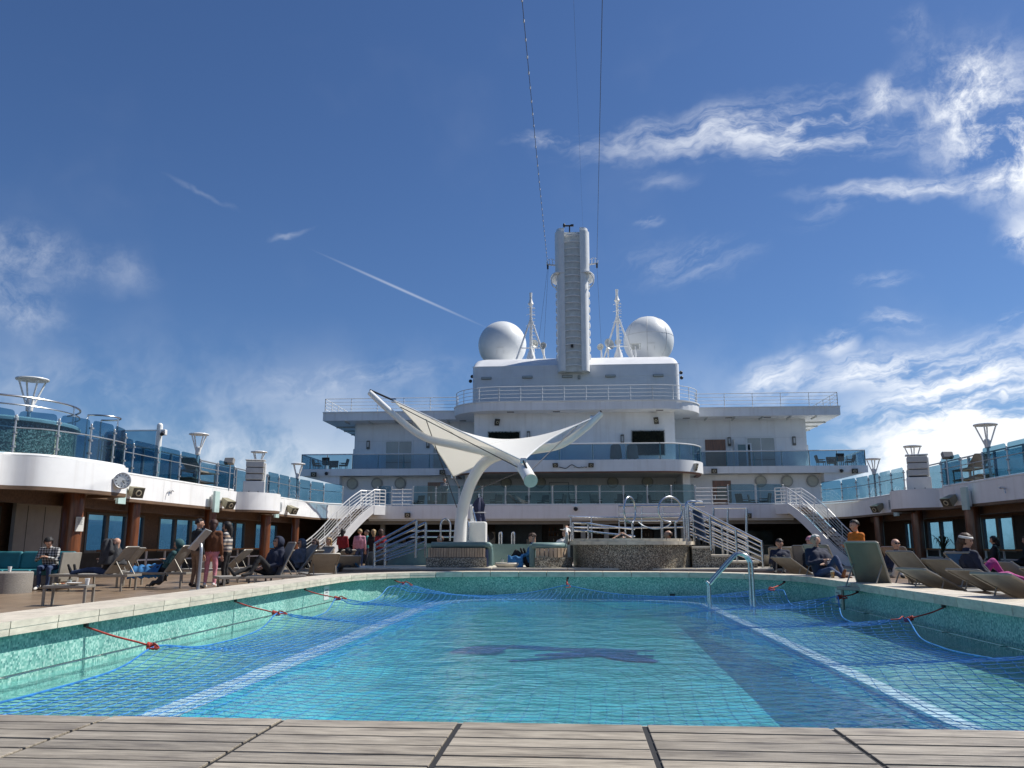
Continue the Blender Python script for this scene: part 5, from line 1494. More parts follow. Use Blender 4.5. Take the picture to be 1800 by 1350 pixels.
for px, w_ in ((1285, .9), (1410, 1.2), (690, .8)):
    x = at(px, 0, 56).x; MB().bb(x - w_, x + w_, 56.6, 56.9, .9, 2.0).build('dark_screen', DKGL, bar)

# ------------------------------------------------------------------ the two curved stairs to the promenade
def stair(sx, lab):
    top, bot = Vector((sx * 12.5, 49.2, 3.3)), Vector((sx * 15.0, 45.7, 0.0))
    t = thing('deck_stair', lab, 'stairs', (sx * 13.6, 47.5, 0))
    d = (top - bot); dh = Vector((d.x, d.y, 0)); side = Vector((-dh.y, dh.x, 0)).normalized()
    W = .62; N = 17
    def path(k, off, dz):       # gently S-curved flight
        s_ = k
        z = 3.3 * (s_ + .10 * math.sin(2 * math.pi * s_) * -.4)
        return Vector((bot.x + d.x * s_, bot.y + d.y * s_, z + dz)) + side * off
    for off, nm in ((-W, 'stringer'), (W, 'stringer')):
        vs = []; K = 24
        for k in range(K + 1):
            p = path(k / K, off, 0); e = side * .03
            depth = .36 + .16 * math.sin(math.pi * k / K)
            vs += [p + e + Vector((0, 0, .14)), p - e + Vector((0, 0, .14)), p - e - Vector((0, 0, depth)), p + e - Vector((0, 0, depth))]
        for i_, v in enumerate(vs):
            if v.z < 0: vs[i_] = Vector((v.x, v.y, 0))
        mb = MB(); mb.add(vs, [(4 * k + a, 4 * k + (a + 1) % 4, 4 * k + 4 + (a + 1) % 4, 4 * k + 4 + a) for k in range(K) for a in range(4)] + [(0, 1, 2, 3), (4 * K + 3, 4 * K + 2, 4 * K + 1, 4 * K)])
        mb.build(nm, WHITE2, t)
    ang = math.atan2(dh.y, dh.x)
    for k in range(1, N):
        p = path(k / N, 0, 0)
        MB().bevbox(p, (.30, 2 * W - .08, .045), .008, ang).build('tread', mat('brown stair tread', (.20, .13, .08), .5, var=.2), t)
    for off in (-W, W):
        pts = [path(k / 20, off, 1.0) for k in range(21)]
        end = pts[-1] + dh.normalized() * .45
        fl = [pts[0] + Vector((0, 0, -.85)) - dh.normalized() * .12, pts[0] + Vector((0, 0, -.2)) - dh.normalized() * .14] + pts + [end]
        MB().tube(fl, .035, 8).build('hand_rail', WHITE2, t)
        for q in range(4):
            MB().tube([path(k / 20, off, .22 + .19 * q) for k in range(21)] + [path(1, off, .22 + .19 * q) + dh.normalized() * .45], .018, 6).build('bar', WHITE2, t)
        for k in (0, 4, 8, 12, 16, 20):
            MB().tube([path(k / 20, off, .05), path(k / 20, off, 1.0)], .026, 6).build('baluster', WHITE2, t)
    # landing box and its rail cage
    c = top + dh.normalized() * .42
    MB().bevbox((c.x, c.y, 3.1), (.9, 2 * W + .1, .58), .03, ang).build('landing', WHITE2, t)
    for off in (-W, W):
        e = c + side * off
        for q in range(5): MB().tube([e + Vector((0, 0, .22 + .2 * q)) - dh.normalized() * .4, e + Vector((0, 0, .22 + .2 * q)) + dh.normalized() * .45], .022, 6).build('cage_bar', WHITE2, t)
        for w_ in (-.4, 0, .45): MB().tube([e + dh.normalized() * w_, e + dh.normalized() * w_ + Vector((0, 0, 1.04))], .028, 6).build('cage_post', WHITE2, t)
stair(-1, 'white curved staircase with barred rails on the left, sunlit')
stair(1, 'white curved staircase with barred rails on the right, in shade')

# ------------------------------------------------------------------ chairs and tables behind the promenade glass
chair0 = None
rnd = random.Random(12)
for k, px in enumerate((735, 850, 872, 900, 921, 955, 985, 1012, 1048, 1090, 1118, 1150, 1180, 1305, 1325, 1345)):
    p = at(px, 880, 53.0 + rnd.uniform(-.8, 1.2))
    if chair0 is None:
        c = thing('promenade_chair', 'dark armchair behind the teal promenade glass', 'chair', (p.x, p.y, 3.3), R(rnd.uniform(0, 360)), group='armchairs behind the promenade glass')
        m_ = mat('dark wicker', (.02, .025, .03), .7)
        MB().bevbox((0, 0, .40), (.58, .58, .12), .03).build('seat', m_, c, True)
        MB().bevbox((-.28, 0, .68), (.09, .58, .50), .04, Matrix.Rotation(R(-12), 3, 'Y')).build('backrest', m_, c, True)
        for y in (-.29, .29): MB().bevbox((0, y, .56), (.54, .06, .05), .02).build('armrest', m_, c, True)
        for x in (-.24, .24):
            for y in (-.24, .24): MB().tube([(x, y, 0), (x, y, .36)], .022, 6).build('leg', m_, c, True)
        chair0 = c
    else:
        c = copy_tree(chair0); c.location = (p.x, p.y, 3.3); c.rotation_euler = (0, 0, R(rnd.uniform(0, 360)))
# ================================================================== sail canopy on a hooked mast
sail = thing('sail_canopy', 'tall white hooked mast carrying a four-cornered cream sail by the pool', 'canopy', (-3.45, 24.5, .5))
hook = curve_pts([(-3.45, 24.5, .5), (-3.43, 24.5, 1.2), (-3.36, 24.45, 2.05), (-3.1, 24.3, 2.86), at(850, 815, 24.0), at(880, 799, 23.2), at(905, 806, 22.3), at(922, 826, 21.4), at(933, 845, 20.7)], 8)
nh = len(hook)
MB().tube(hook, [.20 - .035 * min(1, k / (nh * .35)) for k in range(nh)], 20).build('mast', WHITE2, sail)
_e = (hook[-1] - hook[-2]).normalized()
MB().tube([hook[-1] - _e * .05, hook[-1] + _e * .015], .175, 24).build('end_cap', mat('cream end cap', (.62, .57, .49), .8), sail)
A_, B_ = at(650, 690, 24.6), at(1057, 727, 23.4)
apex = hook[int(nh * .62)]
for tip, mid, lab in ((A_, at(745, 768, 24.2), 'arm'), (B_, at(985, 782, 23.3), 'arm')):
    pts = curve_pts([apex, apex.lerp(mid, .55) + Vector((0, 0, -.02)), mid, mid.lerp(tip, .55) + Vector((0, 0, -.07)), tip], 8)
    n_ = len(pts)
    MB().tube(pts, [.13 - .045 * k / n_ for k in range(n_)], 14).build('arm', WHITE2, sail)
def canvas_mat():
    m = bpy.data.materials.new('cream sailcloth'); m.use_nodes = True
    nt = m.node_tree; b = nt.nodes['Principled BSDF']; o = nt.nodes['Material Output']
    b.inputs['Roughness'].default_value = .65
    t = nt.nodes.new('ShaderNodeTexCoord'); n = nt.nodes.new('ShaderNodeTexNoise'); n.inputs['Scale'].default_value = 1.4; n.inputs['Detail'].default_value = 6
    nt.links.new(t.outputs['Object'], n.inputs['Vector'])
    rp = nt.nodes.new('ShaderNodeValToRGB'); rp.color_ramp.elements[0].color = (.82, .815, .77, 1); rp.color_ramp.elements[1].color = (.89, .89, .86, 1)
    nt.links.new(n.outputs['Fac'], rp.inputs[0]); nt.links.new(rp.outputs[0], b.inputs['Base Color'])
    tr = nt.nodes.new('ShaderNodeBsdfTranslucent'); tr.inputs['Color'].default_value = (.86, .84, .75, 1)
    mx = nt.nodes.new('ShaderNodeMixShader'); mx.inputs[0].default_value = .28
    nt.links.new(b.outputs[0], mx.inputs[1]); nt.links.new(tr.outputs[0], mx.inputs[2]); nt.links.new(mx.outputs[0], o.inputs['Surface'])
    return m
CANVAS = canvas_mat()
cA, cB, cC, cD = at(692, 704, 24.6), at(1042, 735, 23.4), at(920, 810, 21.3), at(797, 838, 27.2)
def edge_c(p, q, t, sag, toward):
    m = p.lerp(q, t); return m + (toward - m) * sag * 4 * t * (1 - t)
ctr = (cA + cB + cC + cD) / 4
def sail_pt(u, v):       # Coons patch with hollow edges: A-C, A-D, D-B, C-B
    s = .085
    c0, c1 = edge_c(cA, cC, u, s * .45, ctr), edge_c(cD, cB, u, s, ctr)
    d0, d1 = edge_c(cA, cD, v, s, ctr), edge_c(cC, cB, v, s * 1.3, ctr)
    lin = c0.lerp(c1, v) + d0.lerp(d1, u)
    bil = (cA.lerp(cC, u)).lerp(cD.lerp(cB, u), v)
    return lin - bil
mb = MB(); mb.grid(sail_pt, 40, 40)
so = mb.build('sailcloth', CANVAS, sail)
hem = MB()
for fn in (lambda k: sail_pt(k, 0), lambda k: sail_pt(k, 1), lambda k: sail_pt(0, k), lambda k: sail_pt(1, k)):
    hem.tube([fn(k / 30) for k in range(31)], .022, 6)
hem.build('hem', WHITE2, so)
sm = MB()
for q in (.28, .52, .76): sm.tube([sail_pt(q, k / 24) + Vector((0, 0, -.004)) for k in range(25)], .007, 4)
sm.build('panel_seam', mat('seam stitching', (.45, .43, .36), .7), so)
for tip, c in ((A_, cA), (B_, cB), (hook[-3], cC), (Vector((-3.5, 24.75, 2.7)), cD)):
    MB().tube([c, tip + Vector((0, 0, .08))], .03, 6).build('turnbuckle', BLACK, sail)
    MB().bevbox(c, (.16, .05, .14), .02).build('corner_plate', STEEL, sail)
for a, b in ((A_.lerp(apex, .25), hook[-8]), (B_.lerp(apex, .2), hook[-6]), (A_.lerp(apex, .45), Vector((-3.6, 25, 2.2))), (hook[-9], Vector((-3.3, 24.9, 2.6)))):
    MB().tube([a, b], .014, 5).build('stay_wire', WIRE, sail)
MB().lathe([(.55, .46), (.55, .52), (.42, .60)], (-3.45, 24.5, 0), 24).build('base_flange', WHITE2, sail)

# ================================================================== raised tiled terrace beyond the pool, hot tub, booths
ter = thing('raised_terrace', 'low tiled terrace behind the far coping carrying the tub and booths', 'terrace', (-.8, 26, 0))
MB().prism([(-6.2, 22.0), (5.4, 22.0), (5.9, 22.6), (5.9, 31), (-6.7, 31), (-6.7, 22.6)], .0, .46).build('plinth', mat('brown riser', (.20, .155, .125), .5), ter)
TILE = mat('cream deck tile', (.62, .57, .47), .45, var=.10, rnd=.08)
for iy in range(7):
    for ix in range(18):
        x0 = -6.2 + ix * .66; y0 = 22.05 + iy * .66
        MB().bevbox((x0 + .33, y0 + .33, .478), (.645, .645, .05), .006).build('tile', TILE, ter)
x = -5.9
while x < 5.2:
    MB().bb(x, x + 1.28, 21.96, 22.0, .06, .44).build('riser_panel', mat('brown riser panel', (.22, .17, .14), .45, rnd=.1), ter); x += 1.3
MB().bb(-18, -18, 0, 0, 0, 0) if False else None

tub = thing('hot_tub', 'round hot tub clad in dark pebble mosaic behind the far pool edge', 'hot tub', (1.5, 23.6, .5))
TX, TY, TR = 1.5, 23.62, 1.62
MB().lathe([(TR, .3), (TR, 1.12)], (TX, TY, 0), 64).build('tub_wall', TERRAZZO, tub)
MB().lathe([(TR - .3, .4), (TR - .3, 1.1)], (TX, TY, 0), 48).build('inner_wall', MOSAIC, tub)
o = MB().lathe([(.001, 1.02), (TR - .3, 1.02)], (TX, TY, 0), 48).build('tub_water', glass('tub water', (.3, .55, .6)), tub)
for k in range(22):
    a0, a1 = 360 / 22 * k + .25, 360 / 22 * (k + 1) - .25
    MB().lathe([(TR - .3, 1.10), (TR + .10, 1.10), (TR + .10, 1.19), (TR - .3, 1.19), (TR - .3, 1.10)], (TX, TY, 0), 4, False, (R(a0), R(a1))).build('coping_stone', COPE, tub)
    MB().lathe([(TR - .36, 1.192), (TR + .03, 1.192), (TR + .03, 1.262), (TR - .36, 1.262), (TR - .36, 1.192)], (TX, TY, 0), 4, False, (R(a0 + 5), R(a1 + 5))).build('rim_stone', COPE, tub)
MB().bb(-.34, -.20, 23.0, 23.2, .5, 1.10).build('tile_strip', mat('pale strip tile', (.5, .5, .44), .4), tub)
# rails and ring grips on the tub
tr = thing('tub_railing', 'stainless railing with two upright oval grips round the hot tub', 'railing', (TX, TY, 1.26))
for px in (1107, 1178):
    c = at(px, 897, 22.9)
    w_ = .17 if px < 1150 else .34
    pts = [c + Vector((w_ * math.cos(a), .25 * math.cos(a), 0.36 * math.sin(a))) for a in np.linspace(-1.2, 4.0, 26)]
    pts += [pts[-1] + Vector((w_ * .6, .1, -.05))]
    MB().tube(pts, .028, 10).build('oval_grip', STEEL, tr)
    MB().tube([c + Vector((w_ * .4, .1, -.34)), c + Vector((w_ * .4, .1, -.95))], .03, 8).build('grip_post', STEEL, tr)
back = [Vector((TX + 1.75 * math.cos(R(a)), TY + 1.75 * math.sin(R(a)), 0)) for a in range(20, 171, 6)]
for z_ in (1.9, 1.6):
    MB().tube([p + Vector((0, 0, z_)) for p in back], .024, 8).build('rail', STEEL, tr)
for p in back[::6]: MB().tube([p + Vector((0, 0, 1.2)), p + Vector((0, 0, 1.9))], .026, 8).build('post', STEEL, tr)
f1, f2 = at(1007, 918, 23.4), at(1066, 922, 24.6)
for dz in (0, -.21): MB().tube(curve_pts([at(1007, 919, 23.4) + Vector((0, 0, dz)), at(1033, 920, 23.0) + Vector((0, 0, dz)), at(1060, 924, 24.2) + Vector((0, 0, dz)), at(1115, 930, 25.4) + Vector((0, 0, dz))], 6), .028, 8).build('rail', STEEL, tr)
for px in (1007, 1034): MB().tube([at(px, 919, 23.2), at(px, 948, 23.2)], .028, 8).build('post', STEEL, tr)
x0, x1 = at(1066, 0, 25.6).x, at(1200, 0, 25.6).x
MB().tube([(x0, 25.6, 1.2), (x0, 25.6, at(1066, 890, 25.6).z), (x1, 25.6, at(1066, 890, 25.6).z)], .03, 8).build('frame', STEEL, tr)
for dz in (.22, .44): MB().tube([(x0, 25.6, at(1066, 890, 25.6).z - dz), (x1, 25.6, at(1066, 890, 25.6).z - dz)], .016, 6).build('bar', STEEL, tr)
for px in (1128, 1165): MB().tube([at(px, 890, 25.6), at(px, 948, 25.6)], .014, 6).build('bar', STEEL, tr)
MB().tube(curve_pts([at(1122, 918, 24.2), at(1132, 925, 24.2), at(1152, 930, 24.2), at(1172, 925, 24.2), at(1180, 918, 24.2)], 6), .018, 6).build('chain', STEEL, tr)

# tub steps with handrails, right and left
def hand_rails(lab, fronts, bars=5):
    """sloping panels of parallel bars between posts; each panel is (low post x, high post x, y, z low, z high, base low, base high)"""
    t = thing('step_handrail', lab, 'railing', (fronts[0][0], fronts[0][2], .46))
    for (xa, xb, y, za, zb, ba, bb_, mids) in fronts:
        for k in range(bars):
            f_ = 1 - k / bars
            dz = (1 - f_)
            MB().tube([(xa, y, ba + (za - ba) * f_), (xb, y, bb_ + (zb - bb_) * f_)], .034 if k == 0 else .017, 8).build('hand_bar' if k == 0 else 'bar', STEEL, t)
        for q in [0, 1] + mids:
            x = xa + (xb - xa) * q; zt = za + (zb - za) * q; zb0 = ba + (bb_ - ba) * q
            MB().tube([(x, y, zb0 - .1 if q not in (0,) else .5), (x, y, zt)], .036, 8).build('post', STEEL, t)
    return t
hand_rails('sloping steel handrails beside the steps left of the sail mast', [(-5.5, -4.36, 22.6, 1.13, 1.75, .52, .85, []), (-5.44, -4.28, 23.6, 1.17, 1.72, .52, .85, [])])
hand_rails('long sloping steel handrails descending right from the hot tub', [(4.88, 2.98, 22.85, 1.17, 2.16, .52, 1.28, [.35, .7]), (4.72, 3.0, 23.9, 1.28, 2.12, .56, 1.28, [.4])])
t = thing('arch_handrail', 'upright square-topped steel rail at the head of the tub steps', 'railing', (4.3, 24.1, .5))
MB().tube([at(1254, 985, 24.0), at(1254, 893, 24.0), at(1312, 893, 24.0), at(1312, 985, 24.0)], .04, 8).build('frame', STEEL, t)
MB().tube([at(1279, 893, 24.0), at(1279, 985, 24.0)], .03, 8).build('post', STEEL, t)
t = thing('wheeled_lift_frame', 'bent steel ladder rails with a towel at the right end of the hot tub', 'ladder', (3.05, 23.2, 1.2))
for dx in (0, .22):
    MB().tube(curve_pts([(2.98 + dx, 23.2 + dx, 1.2), (2.98 + dx, 23.2 + dx, 2.1), (3.06 + dx, 23.25 + dx, 2.26), (3.25 + dx, 23.3 + dx, 2.26)], 5), .035, 8).build('rail', STEEL, t)
for z_ in (1.95, 1.7, 1.45): MB().tube([(2.98, 23.2, z_), (3.2, 23.42, z_)], .02, 6).build('rung', STEEL, t)
mb = MB(); mb.grid(lambda u, v: Vector((3.28 + .12 * math.sin(u * 6) + .1 * v, 23.15 + .25 * u, 1.95 - .75 * v + .1 * math.sin(u * 3))), 12, 10)
mb.build('towel', mat('navy towel', (.03, .06, .12), .9, bump=.3), t)
st = thing('tub_steps', 'pebble-faced steps with cream treads right of the hot tub', 'steps', (4.0, 23.4, .5))
for k, (x0, x1, z1) in enumerate(((3.05, 3.55, 1.0), (3.55, 4.05, .78), (4.05, 4.75, .62))):
    b_ = MB().bb(x0, x1, 22.9, 23.9, .49, z1).build('step_block', TERRAZZO, st)
    MB().bevbox(((x0 + x1) / 2 + .02, 23.4, z1 + .03), (x1 - x0 + .05, 1.06, .055), .01).build('tread', COPE, b_)

def booth(lab, x0, x1, y0, curve_r, arm=True):
    t = thing('booth_bench', lab, 'bench', ((x0 + x1) / 2, y0, .5))
    if x1 - x0 > 1.2:
        n_ = 22; w_ = (x1 - x0 - .12) / n_
        MB().bevbox(((x0 + x1) / 2 - .04, y0 + .22, .63), (x1 - x0 - .04, .4, .26), .02).build('base', TERRAZZO, t)
        for k in range(n_):
            x = x0 + .03 + (k + .5) * w_
            MB().bevbox((x, y0 + .06, .89), (w_ - .012, .04, .25), .004).build('slat', SLATW, t)
        MB().bb(x0 + .04, x1 - .1, y0 + .09, y0 + .3, .77, 1.02).build('slat_bed', DARK, t)
        pts = [Vector((x0 + .1, y0 + .2, 1.09)), Vector((x1 - .14, y0 + .2, 1.09)), Vector((x1 - .02, y0 + .25, 1.05)), Vector((x1 + .02, y0 + .3, .9)), Vector((x1 + .02, y0 + .3, .54))]
        mb = MB()
        mb.tube(curve_pts(pts, 6), .085, 10); mb.build('cushion_roll', SAGE, t)
        MB().bevbox(((x0 + x1) / 2, y0 + .38, .86), (x1 - x0 - .1, .16, .5), .06).build('back_cushion', SAGE, t)
        MB().bb(x1 - .1, x1 - .02, y0 + .1, y0 + .5, .52, .98).build('end_panel', mat('navy end panel', (.03, .05, .12), .5), t)
    else:
        cx, cy, r_ = (x0 + x1) / 2 - .05, y0 + .55, (x1 - x0) * .62
        MB().lathe([(r_ + .18, .49), (r_ + .18, .77), (r_ - .1, .77)], (cx + .05, cy, 0), 20, True, (R(-115), R(20))).build('base', TERRAZZO, t)
        for k in range(10):
            a = R(-112 + 11.5 * k); a2 = R(-112 + 11.5 * (k + .93))
            m = (a + a2) / 2
            MB().bevbox((cx + (r_ + .08) * math.cos(m), cy + (r_ + .08) * math.sin(m), .89), (.04, r_ * .19, .24), .004, m).build('slat', SLATW, t)
        MB().tube([Vector((cx + r_ * math.cos(R(a)), cy + r_ * math.sin(R(a)), 1.07)) for a in range(-125, 40, 10)], .09, 10).build('cushion_roll', SAGE, t)
        MB().bevbox((cx - r_ * .62, cy - r_ * .75, .80), (.18, .14, .62), .05).build('back_cushion', SAGE, t)
booth('long booth bench with pale teak slats over pebble base by the mast', -4.05, -2.38, 22.5, 0)
booth('small curved booth bench with pale teak slats left of the hot tub', -1.25, -.42, 22.5, 0)
# sage partition behind the booths, second tub behind
t = thing('booth_partition', 'sage green curved partition wall between the two booth benches', 'partition', (-1.9, 25.2, .5))
MB().ribbon([(-2.5, 25.0), (-1.9, 25.35), (-1.2, 25.35), (-.7, 25.0)], .49, 1.12, .12).build('panel', SAGE, t)
t = thing('second_hot_tub', 'hot tub partly hidden behind the long booth and the mast', 'hot tub', (-4.6, 26.3, .5))
MB().lathe([(1.45, .4), (1.45, 1.02), (1.6, 1.04), (1.6, 1.14), (1.2, 1.14), (1.2, .6)], (-4.6, 26.3, 0), 40).build('tub_wall', mat('sage tile', (.16, .27, .26), .4), t)
for px in (783, 815):
    c = at(px, 930, 25.4)
    MB().tube(curve_pts([c + Vector((-.14, 0, -.35)), c + Vector((-.14, 0, .15)), c + Vector((0, 0, .30)), c + Vector((.14, 0, .15)), c + Vector((.14, 0, -.35))], 5), .03, 8).build('grip', STEEL, t)
for z_ in (1.55, 1.35): MB().tube([(-5.6, 27.6, z_), (-3.4, 27.6, z_)], .025, 6).build('rail', STEEL, t)
for px in (878, 900):
    t = thing('grab_post', f'short upright steel grab post behind the partition, {"left" if px < 890 else "right"} of the pair', 'post', at(px, 956, 25.6))
    MB().tube(curve_pts([(0, 0, -.1), (0, 0, .28), (.03, 0, .34), (.07, 0, .28), (.07, 0, -.1)], 5), .025, 8).build('loop', STEEL, t, True)

# pool lift and folded parasol behind the mast
t = thing('pool_lift', 'white pool lift column with slanting arm behind the sail mast', 'lift', at(820, 958, 26.0))
b0 = t.location
MB().bevbox(Vector((b0.x + .25, 26.0, 1.2)), (.75, .4, 1.2), .05).build('cabinet', WHITE2, t)
MB().tube([Vector((b0.x + .15, 26.0, 1.2)), Vector((b0.x + .15, 26.0, at(826, 890, 26).z))], .05, 8).build('column', WHITE2, t)
MB().tube([at(826, 888, 26), at(838, 945, 26)], .045, 8).build('arm', WHITE2, t)
MB().tube([at(829, 889, 26), at(840, 930, 26)], .03, 8).build('ram', STEEL, t)
t = thing('folded_parasol', 'folded navy parasol tied round its pole behind the mast', 'parasol', (at(842, 950, 26.6).x, 26.6, .5))
c = Vector((0, 0, 0))
mb = MB(); rnd = random.Random(5)
prof = [(.10, .35), (.26, .5), (.24, .8), (.17, 1.05), (.20, 1.3), (.15, 1.6), (.17, 1.85), (.08, 2.05), (.02, 2.1)]
vs = []; K = 20
for j, (r_, z_) in enumerate(prof):
    for i in range(K):
        a = 2 * math.pi * i / K; rr = r_ * (1 + .28 * math.sin(5 * a + j * .5))
        vs.append((rr * math.cos(a) + .02 * math.sin(j), rr * math.sin(a), z_))
mb.add(vs, [(j * K + i, j * K + (i + 1) % K, (j + 1) * K + (i + 1) % K, (j + 1) * K + i) for j in range(len(prof) - 1) for i in range(K)], True)
mb.build('canopy', mat('navy canvas', (.018, .025, .07), .8, var=.2, bump=.3), t, True)
MB().tube([(0, 0, -.02), (0, 0, 2.2)], .03, 8).build('pole', STEEL, t, True)
for z_ in (1.05, 1.6): MB().tube(circle3((0, 0, z_), .19, 14), .02, 5, closed=True).build('strap', mat('grey strap', (.3, .3, .32), .6), t, True)

# low table with drinks between the booths
t = thing('cocktail_table', 'low cream round table between the two booth benches', 'table', (-1.85, 22.75, .5))
MB().lathe([(.001, .13), (.36, .13), (.38, .10), (.36, .05), (.3, 0)], (0, 0, 0), 28).build('top', COPE, t, True)
def glassware(loc, kind, lab, fill=None):
    t = thing({'beer': 'beer_glass', 'wine': 'wine_glass', 'tumbler': 'tumbler', 'bottle': 'sauce_bottle', 'cup': 'paper_cup'}[kind], lab, {'beer': 'glass', 'wine': 'glass', 'tumbler': 'glass', 'bottle': 'bottle', 'cup': 'cup'}[kind], loc)
    if kind == 'beer':
        MB().lathe([(.001, .0), (.032, 0), (.042, .15), (.040, .15), (.031, .006), (.001, .006)], (0, 0, 0), 16).build('glass', GL_CLEAR, t, True)
        MB().lathe([(.001, .008), (.030, .008), (.0385, .115), (.001, .115)], (0, 0, 0), 16).build('beer', mat('amber beer', (.42, .19, .02), .1), t, True)
        MB().lathe([(.001, .117), (.0385, .117), (.039, .135), (.001, .138)], (0, 0, 0), 16).build('foam', mat('foam', (.75, .70, .58), .9), t, True)
    elif kind == 'wine':
        MB().lathe([(.034, 0), (.034, .004), (.005, .008), (.004, .07), (.02, .085), (.038, .115), (.036, .165), (.034, .165), (.036, .115), (.018, .088), (.001, .078)], (0, 0, 0), 16).build('glass', GL_CLEAR, t, True)
        MB().lathe([(.001, .08), (.018, .089), (.034, .112), (.001, .113)], (0, 0, 0), 16).build('wine', mat('pale wine', (.7, .66, .42), .1), t, True)
    elif kind == 'tumbler':
        MB().lathe([(.001, 0), (.04, 0), (.045, .11), (.042, .11), (.038, .01), (.001, .01)], (0, 0, 0), 16).build('glass', GL_CLEAR, t, True)
        MB().lathe([(.001, .011), (.038, .011), (.041, .08), (.001, .08)], (0, 0, 0), 14).build('drink', mat('pale drink', (.6, .62, .6), .1), t, True)
    elif kind == 'cup':
        MB().lathe([(.001, 0), (.03, 0), (.042, .11), (.039, .11), (.028, .006), (.001, .006)], (0, 0, 0), 16).build('cup', mat('white paper', (.78, .78, .76), .6), t, True)
        MB().lathe([(.044, .108), (.044, .118), (.001, .12)], (0, 0, 0), 16).build('lid', mat('white paper', (.78, .78, .76), .6), t, True)
    else:
        MB().lathe([(.001, 0), (.035, 0), (.035, .10), (.014, .14), (.014, .17), (.001, .17)], (0, 0, 0), 14).build('bottle', mat('clear gel', (.6, .62, .62), .2), t, True)
        MB().lathe([(.018, .17), (.018, .2), (.001, .2)], (0, 0, 0), 10).build('cap', WHITE2, t, True)
glassware((-2.02, 22.7, .63), 'tumbler', 'clear tumbler at the left of the low cream table')
glassware((-1.86, 22.68, .63), 'bottle', 'clear pump bottle in the middle of the low cream table')
glassware((-1.68, 22.7, .63), 'tumbler', 'clear tumbler with pale drink at the right of the low cream table')
p = atz(1451, 1014, ZC + .002); glassware((p.x, p.y, ZC + .002), 'wine', 'stemmed glass of pale wine on the right coping')
p = atz(1464, 1016, ZC + .002); glassware((p.x, p.y, ZC + .002), 'beer', 'pint of amber beer on the right coping')

# ================================================================== sun loungers
def lounger(loc, rotz, back, lab, sling=None, length=1.9, width=.66):
    """head at -x, foot at +x; the backrest hinges at x=-.2"""
    sling = sling or SLING
    t = thing('sun_lounger', lab, 'sun lounger', loc, rotz, group='taupe sling loungers round the pool')
    zb = .37; xh, xf, xn = -.20, 1.15, -.78
    w = width / 2
    for y in (-w, w): MB().bevbox(((xn + xf) / 2, y, zb), (xf - xn, .035, .06), .008).build('side_rail', LFRAME, t, True)
    for x in (xn, xf): MB().bevbox((x, 0, zb), (.05, width + .03, .06), .008).build('cross_rail', LFRAME, t, True)
    for x in (xn + .12, xf - .1):
        for y in (-w, w): MB().bevbox((x, y, (zb - .03) / 2), (.05, .035, zb - .03), .006).build('leg', LFRAME, t, True)
    mb = MB()
    mb.grid(lambda u, v: Vector((xh + (xf - xh) * u, (v - .5) * (width - .03), zb + .032 - .025 * math.sin(math.pi * v))), 8, 6)
    mb.build('seat_sling', sling, t, True)
    L_ = .80; ca, sa = math.cos(back), math.sin(back)
    def bk(s_, y, o=0.0): return Vector((xh - s_ * ca - o * sa, y, zb + .035 + s_ * sa - o * ca * 1.0))
    bo = None
    fr = MB()
    fr.tube([bk(0, -w + .02), bk(L_, -w + .02), bk(L_ + .015, -w + .05), bk(L_ + .015, w - .05), bk(L_, w - .02), bk(0, w - .02)], .019, 7)
    bo = fr.build('back_frame', LFRAME, t, True)
    mb = MB(); mb.grid(lambda u, v: bk(L_ * u, (v - .5) * (width - .06), .022 * math.sin(math.pi * v) * math.sin(math.pi * u)), 8, 6)
    s_ = mb.build('back_sling', sling, t, True)
    if back > .15:
        for y in (-w + .06, w - .06): MB().tube([bk(L_ * .5, y), (xn + .12, y, zb)], .012, 6).build('prop', LFRAME, t, True)
    return t
# ---- left side (people here lie with their feet to port)
def lg(px, y, z=.4): return at(px, 957, y).x
E3 = []
lounger((-11.6, 20.0, 0), R(180), R(52), 'taupe lounger carrying the person under the dark jacket, left side')
lounger((-10.9, 21.6, 0), R(180), R(55), 'taupe lounger carrying the hooded man with a blue towel')
lounger((-12.9, 22.8, 0), R(165), R(48), 'empty taupe lounger beside the wooden column on the left')
lounger((-10.6, 24.6, 0), R(180), R(42), 'empty taupe lounger behind the brown-sweater group, leftmost')
lounger((-9.6, 25.6, 0), R(180), R(40), 'empty taupe lounger behind the brown-sweater group, middle')
lounger((-8.6, 25.2, 0), R(175), R(40), 'empty taupe lounger right of the striped-sweater woman')
lounger((at(474, 957, 19.4).x, 19.4, 0), R(215), R(66), 'taupe lounger under the black-clad hooded man by the coping')
lounger((at(508, 957, 23.2).x, 23.4, 0), R(215), R(56), 'taupe lounger under the person in the puffer jacket')
lounger((at(558, 957, 20.6).x, 20.9, 0), R(118), R(36), 'empty taupe lounger, its back to the coping, left of the blanket sleeper')
lounger((at(540, 957, 25.2).x, 25.4, 0), R(230), R(50), 'taupe lounger under the dark-clad person in sunglasses')
lounger((at(580, 957, 27).x, 27.2, 0), R(150), R(40), 'empty taupe lounger behind the dark-clad person in sunglasses')
lounger((at(606, 957, 22.4).x, 22.6, 0), R(110), R(30), 'taupe lounger under the person wrapped in dark blanket')
lounger((at(655, 957, 25).x, 25.2, 0), R(115), R(36), 'empty taupe lounger seen through the left handrails, left one')
lounger((at(705, 957, 26).x, 26.2, 0), R(115), R(36), 'empty taupe lounger seen through the left handrails, right one')
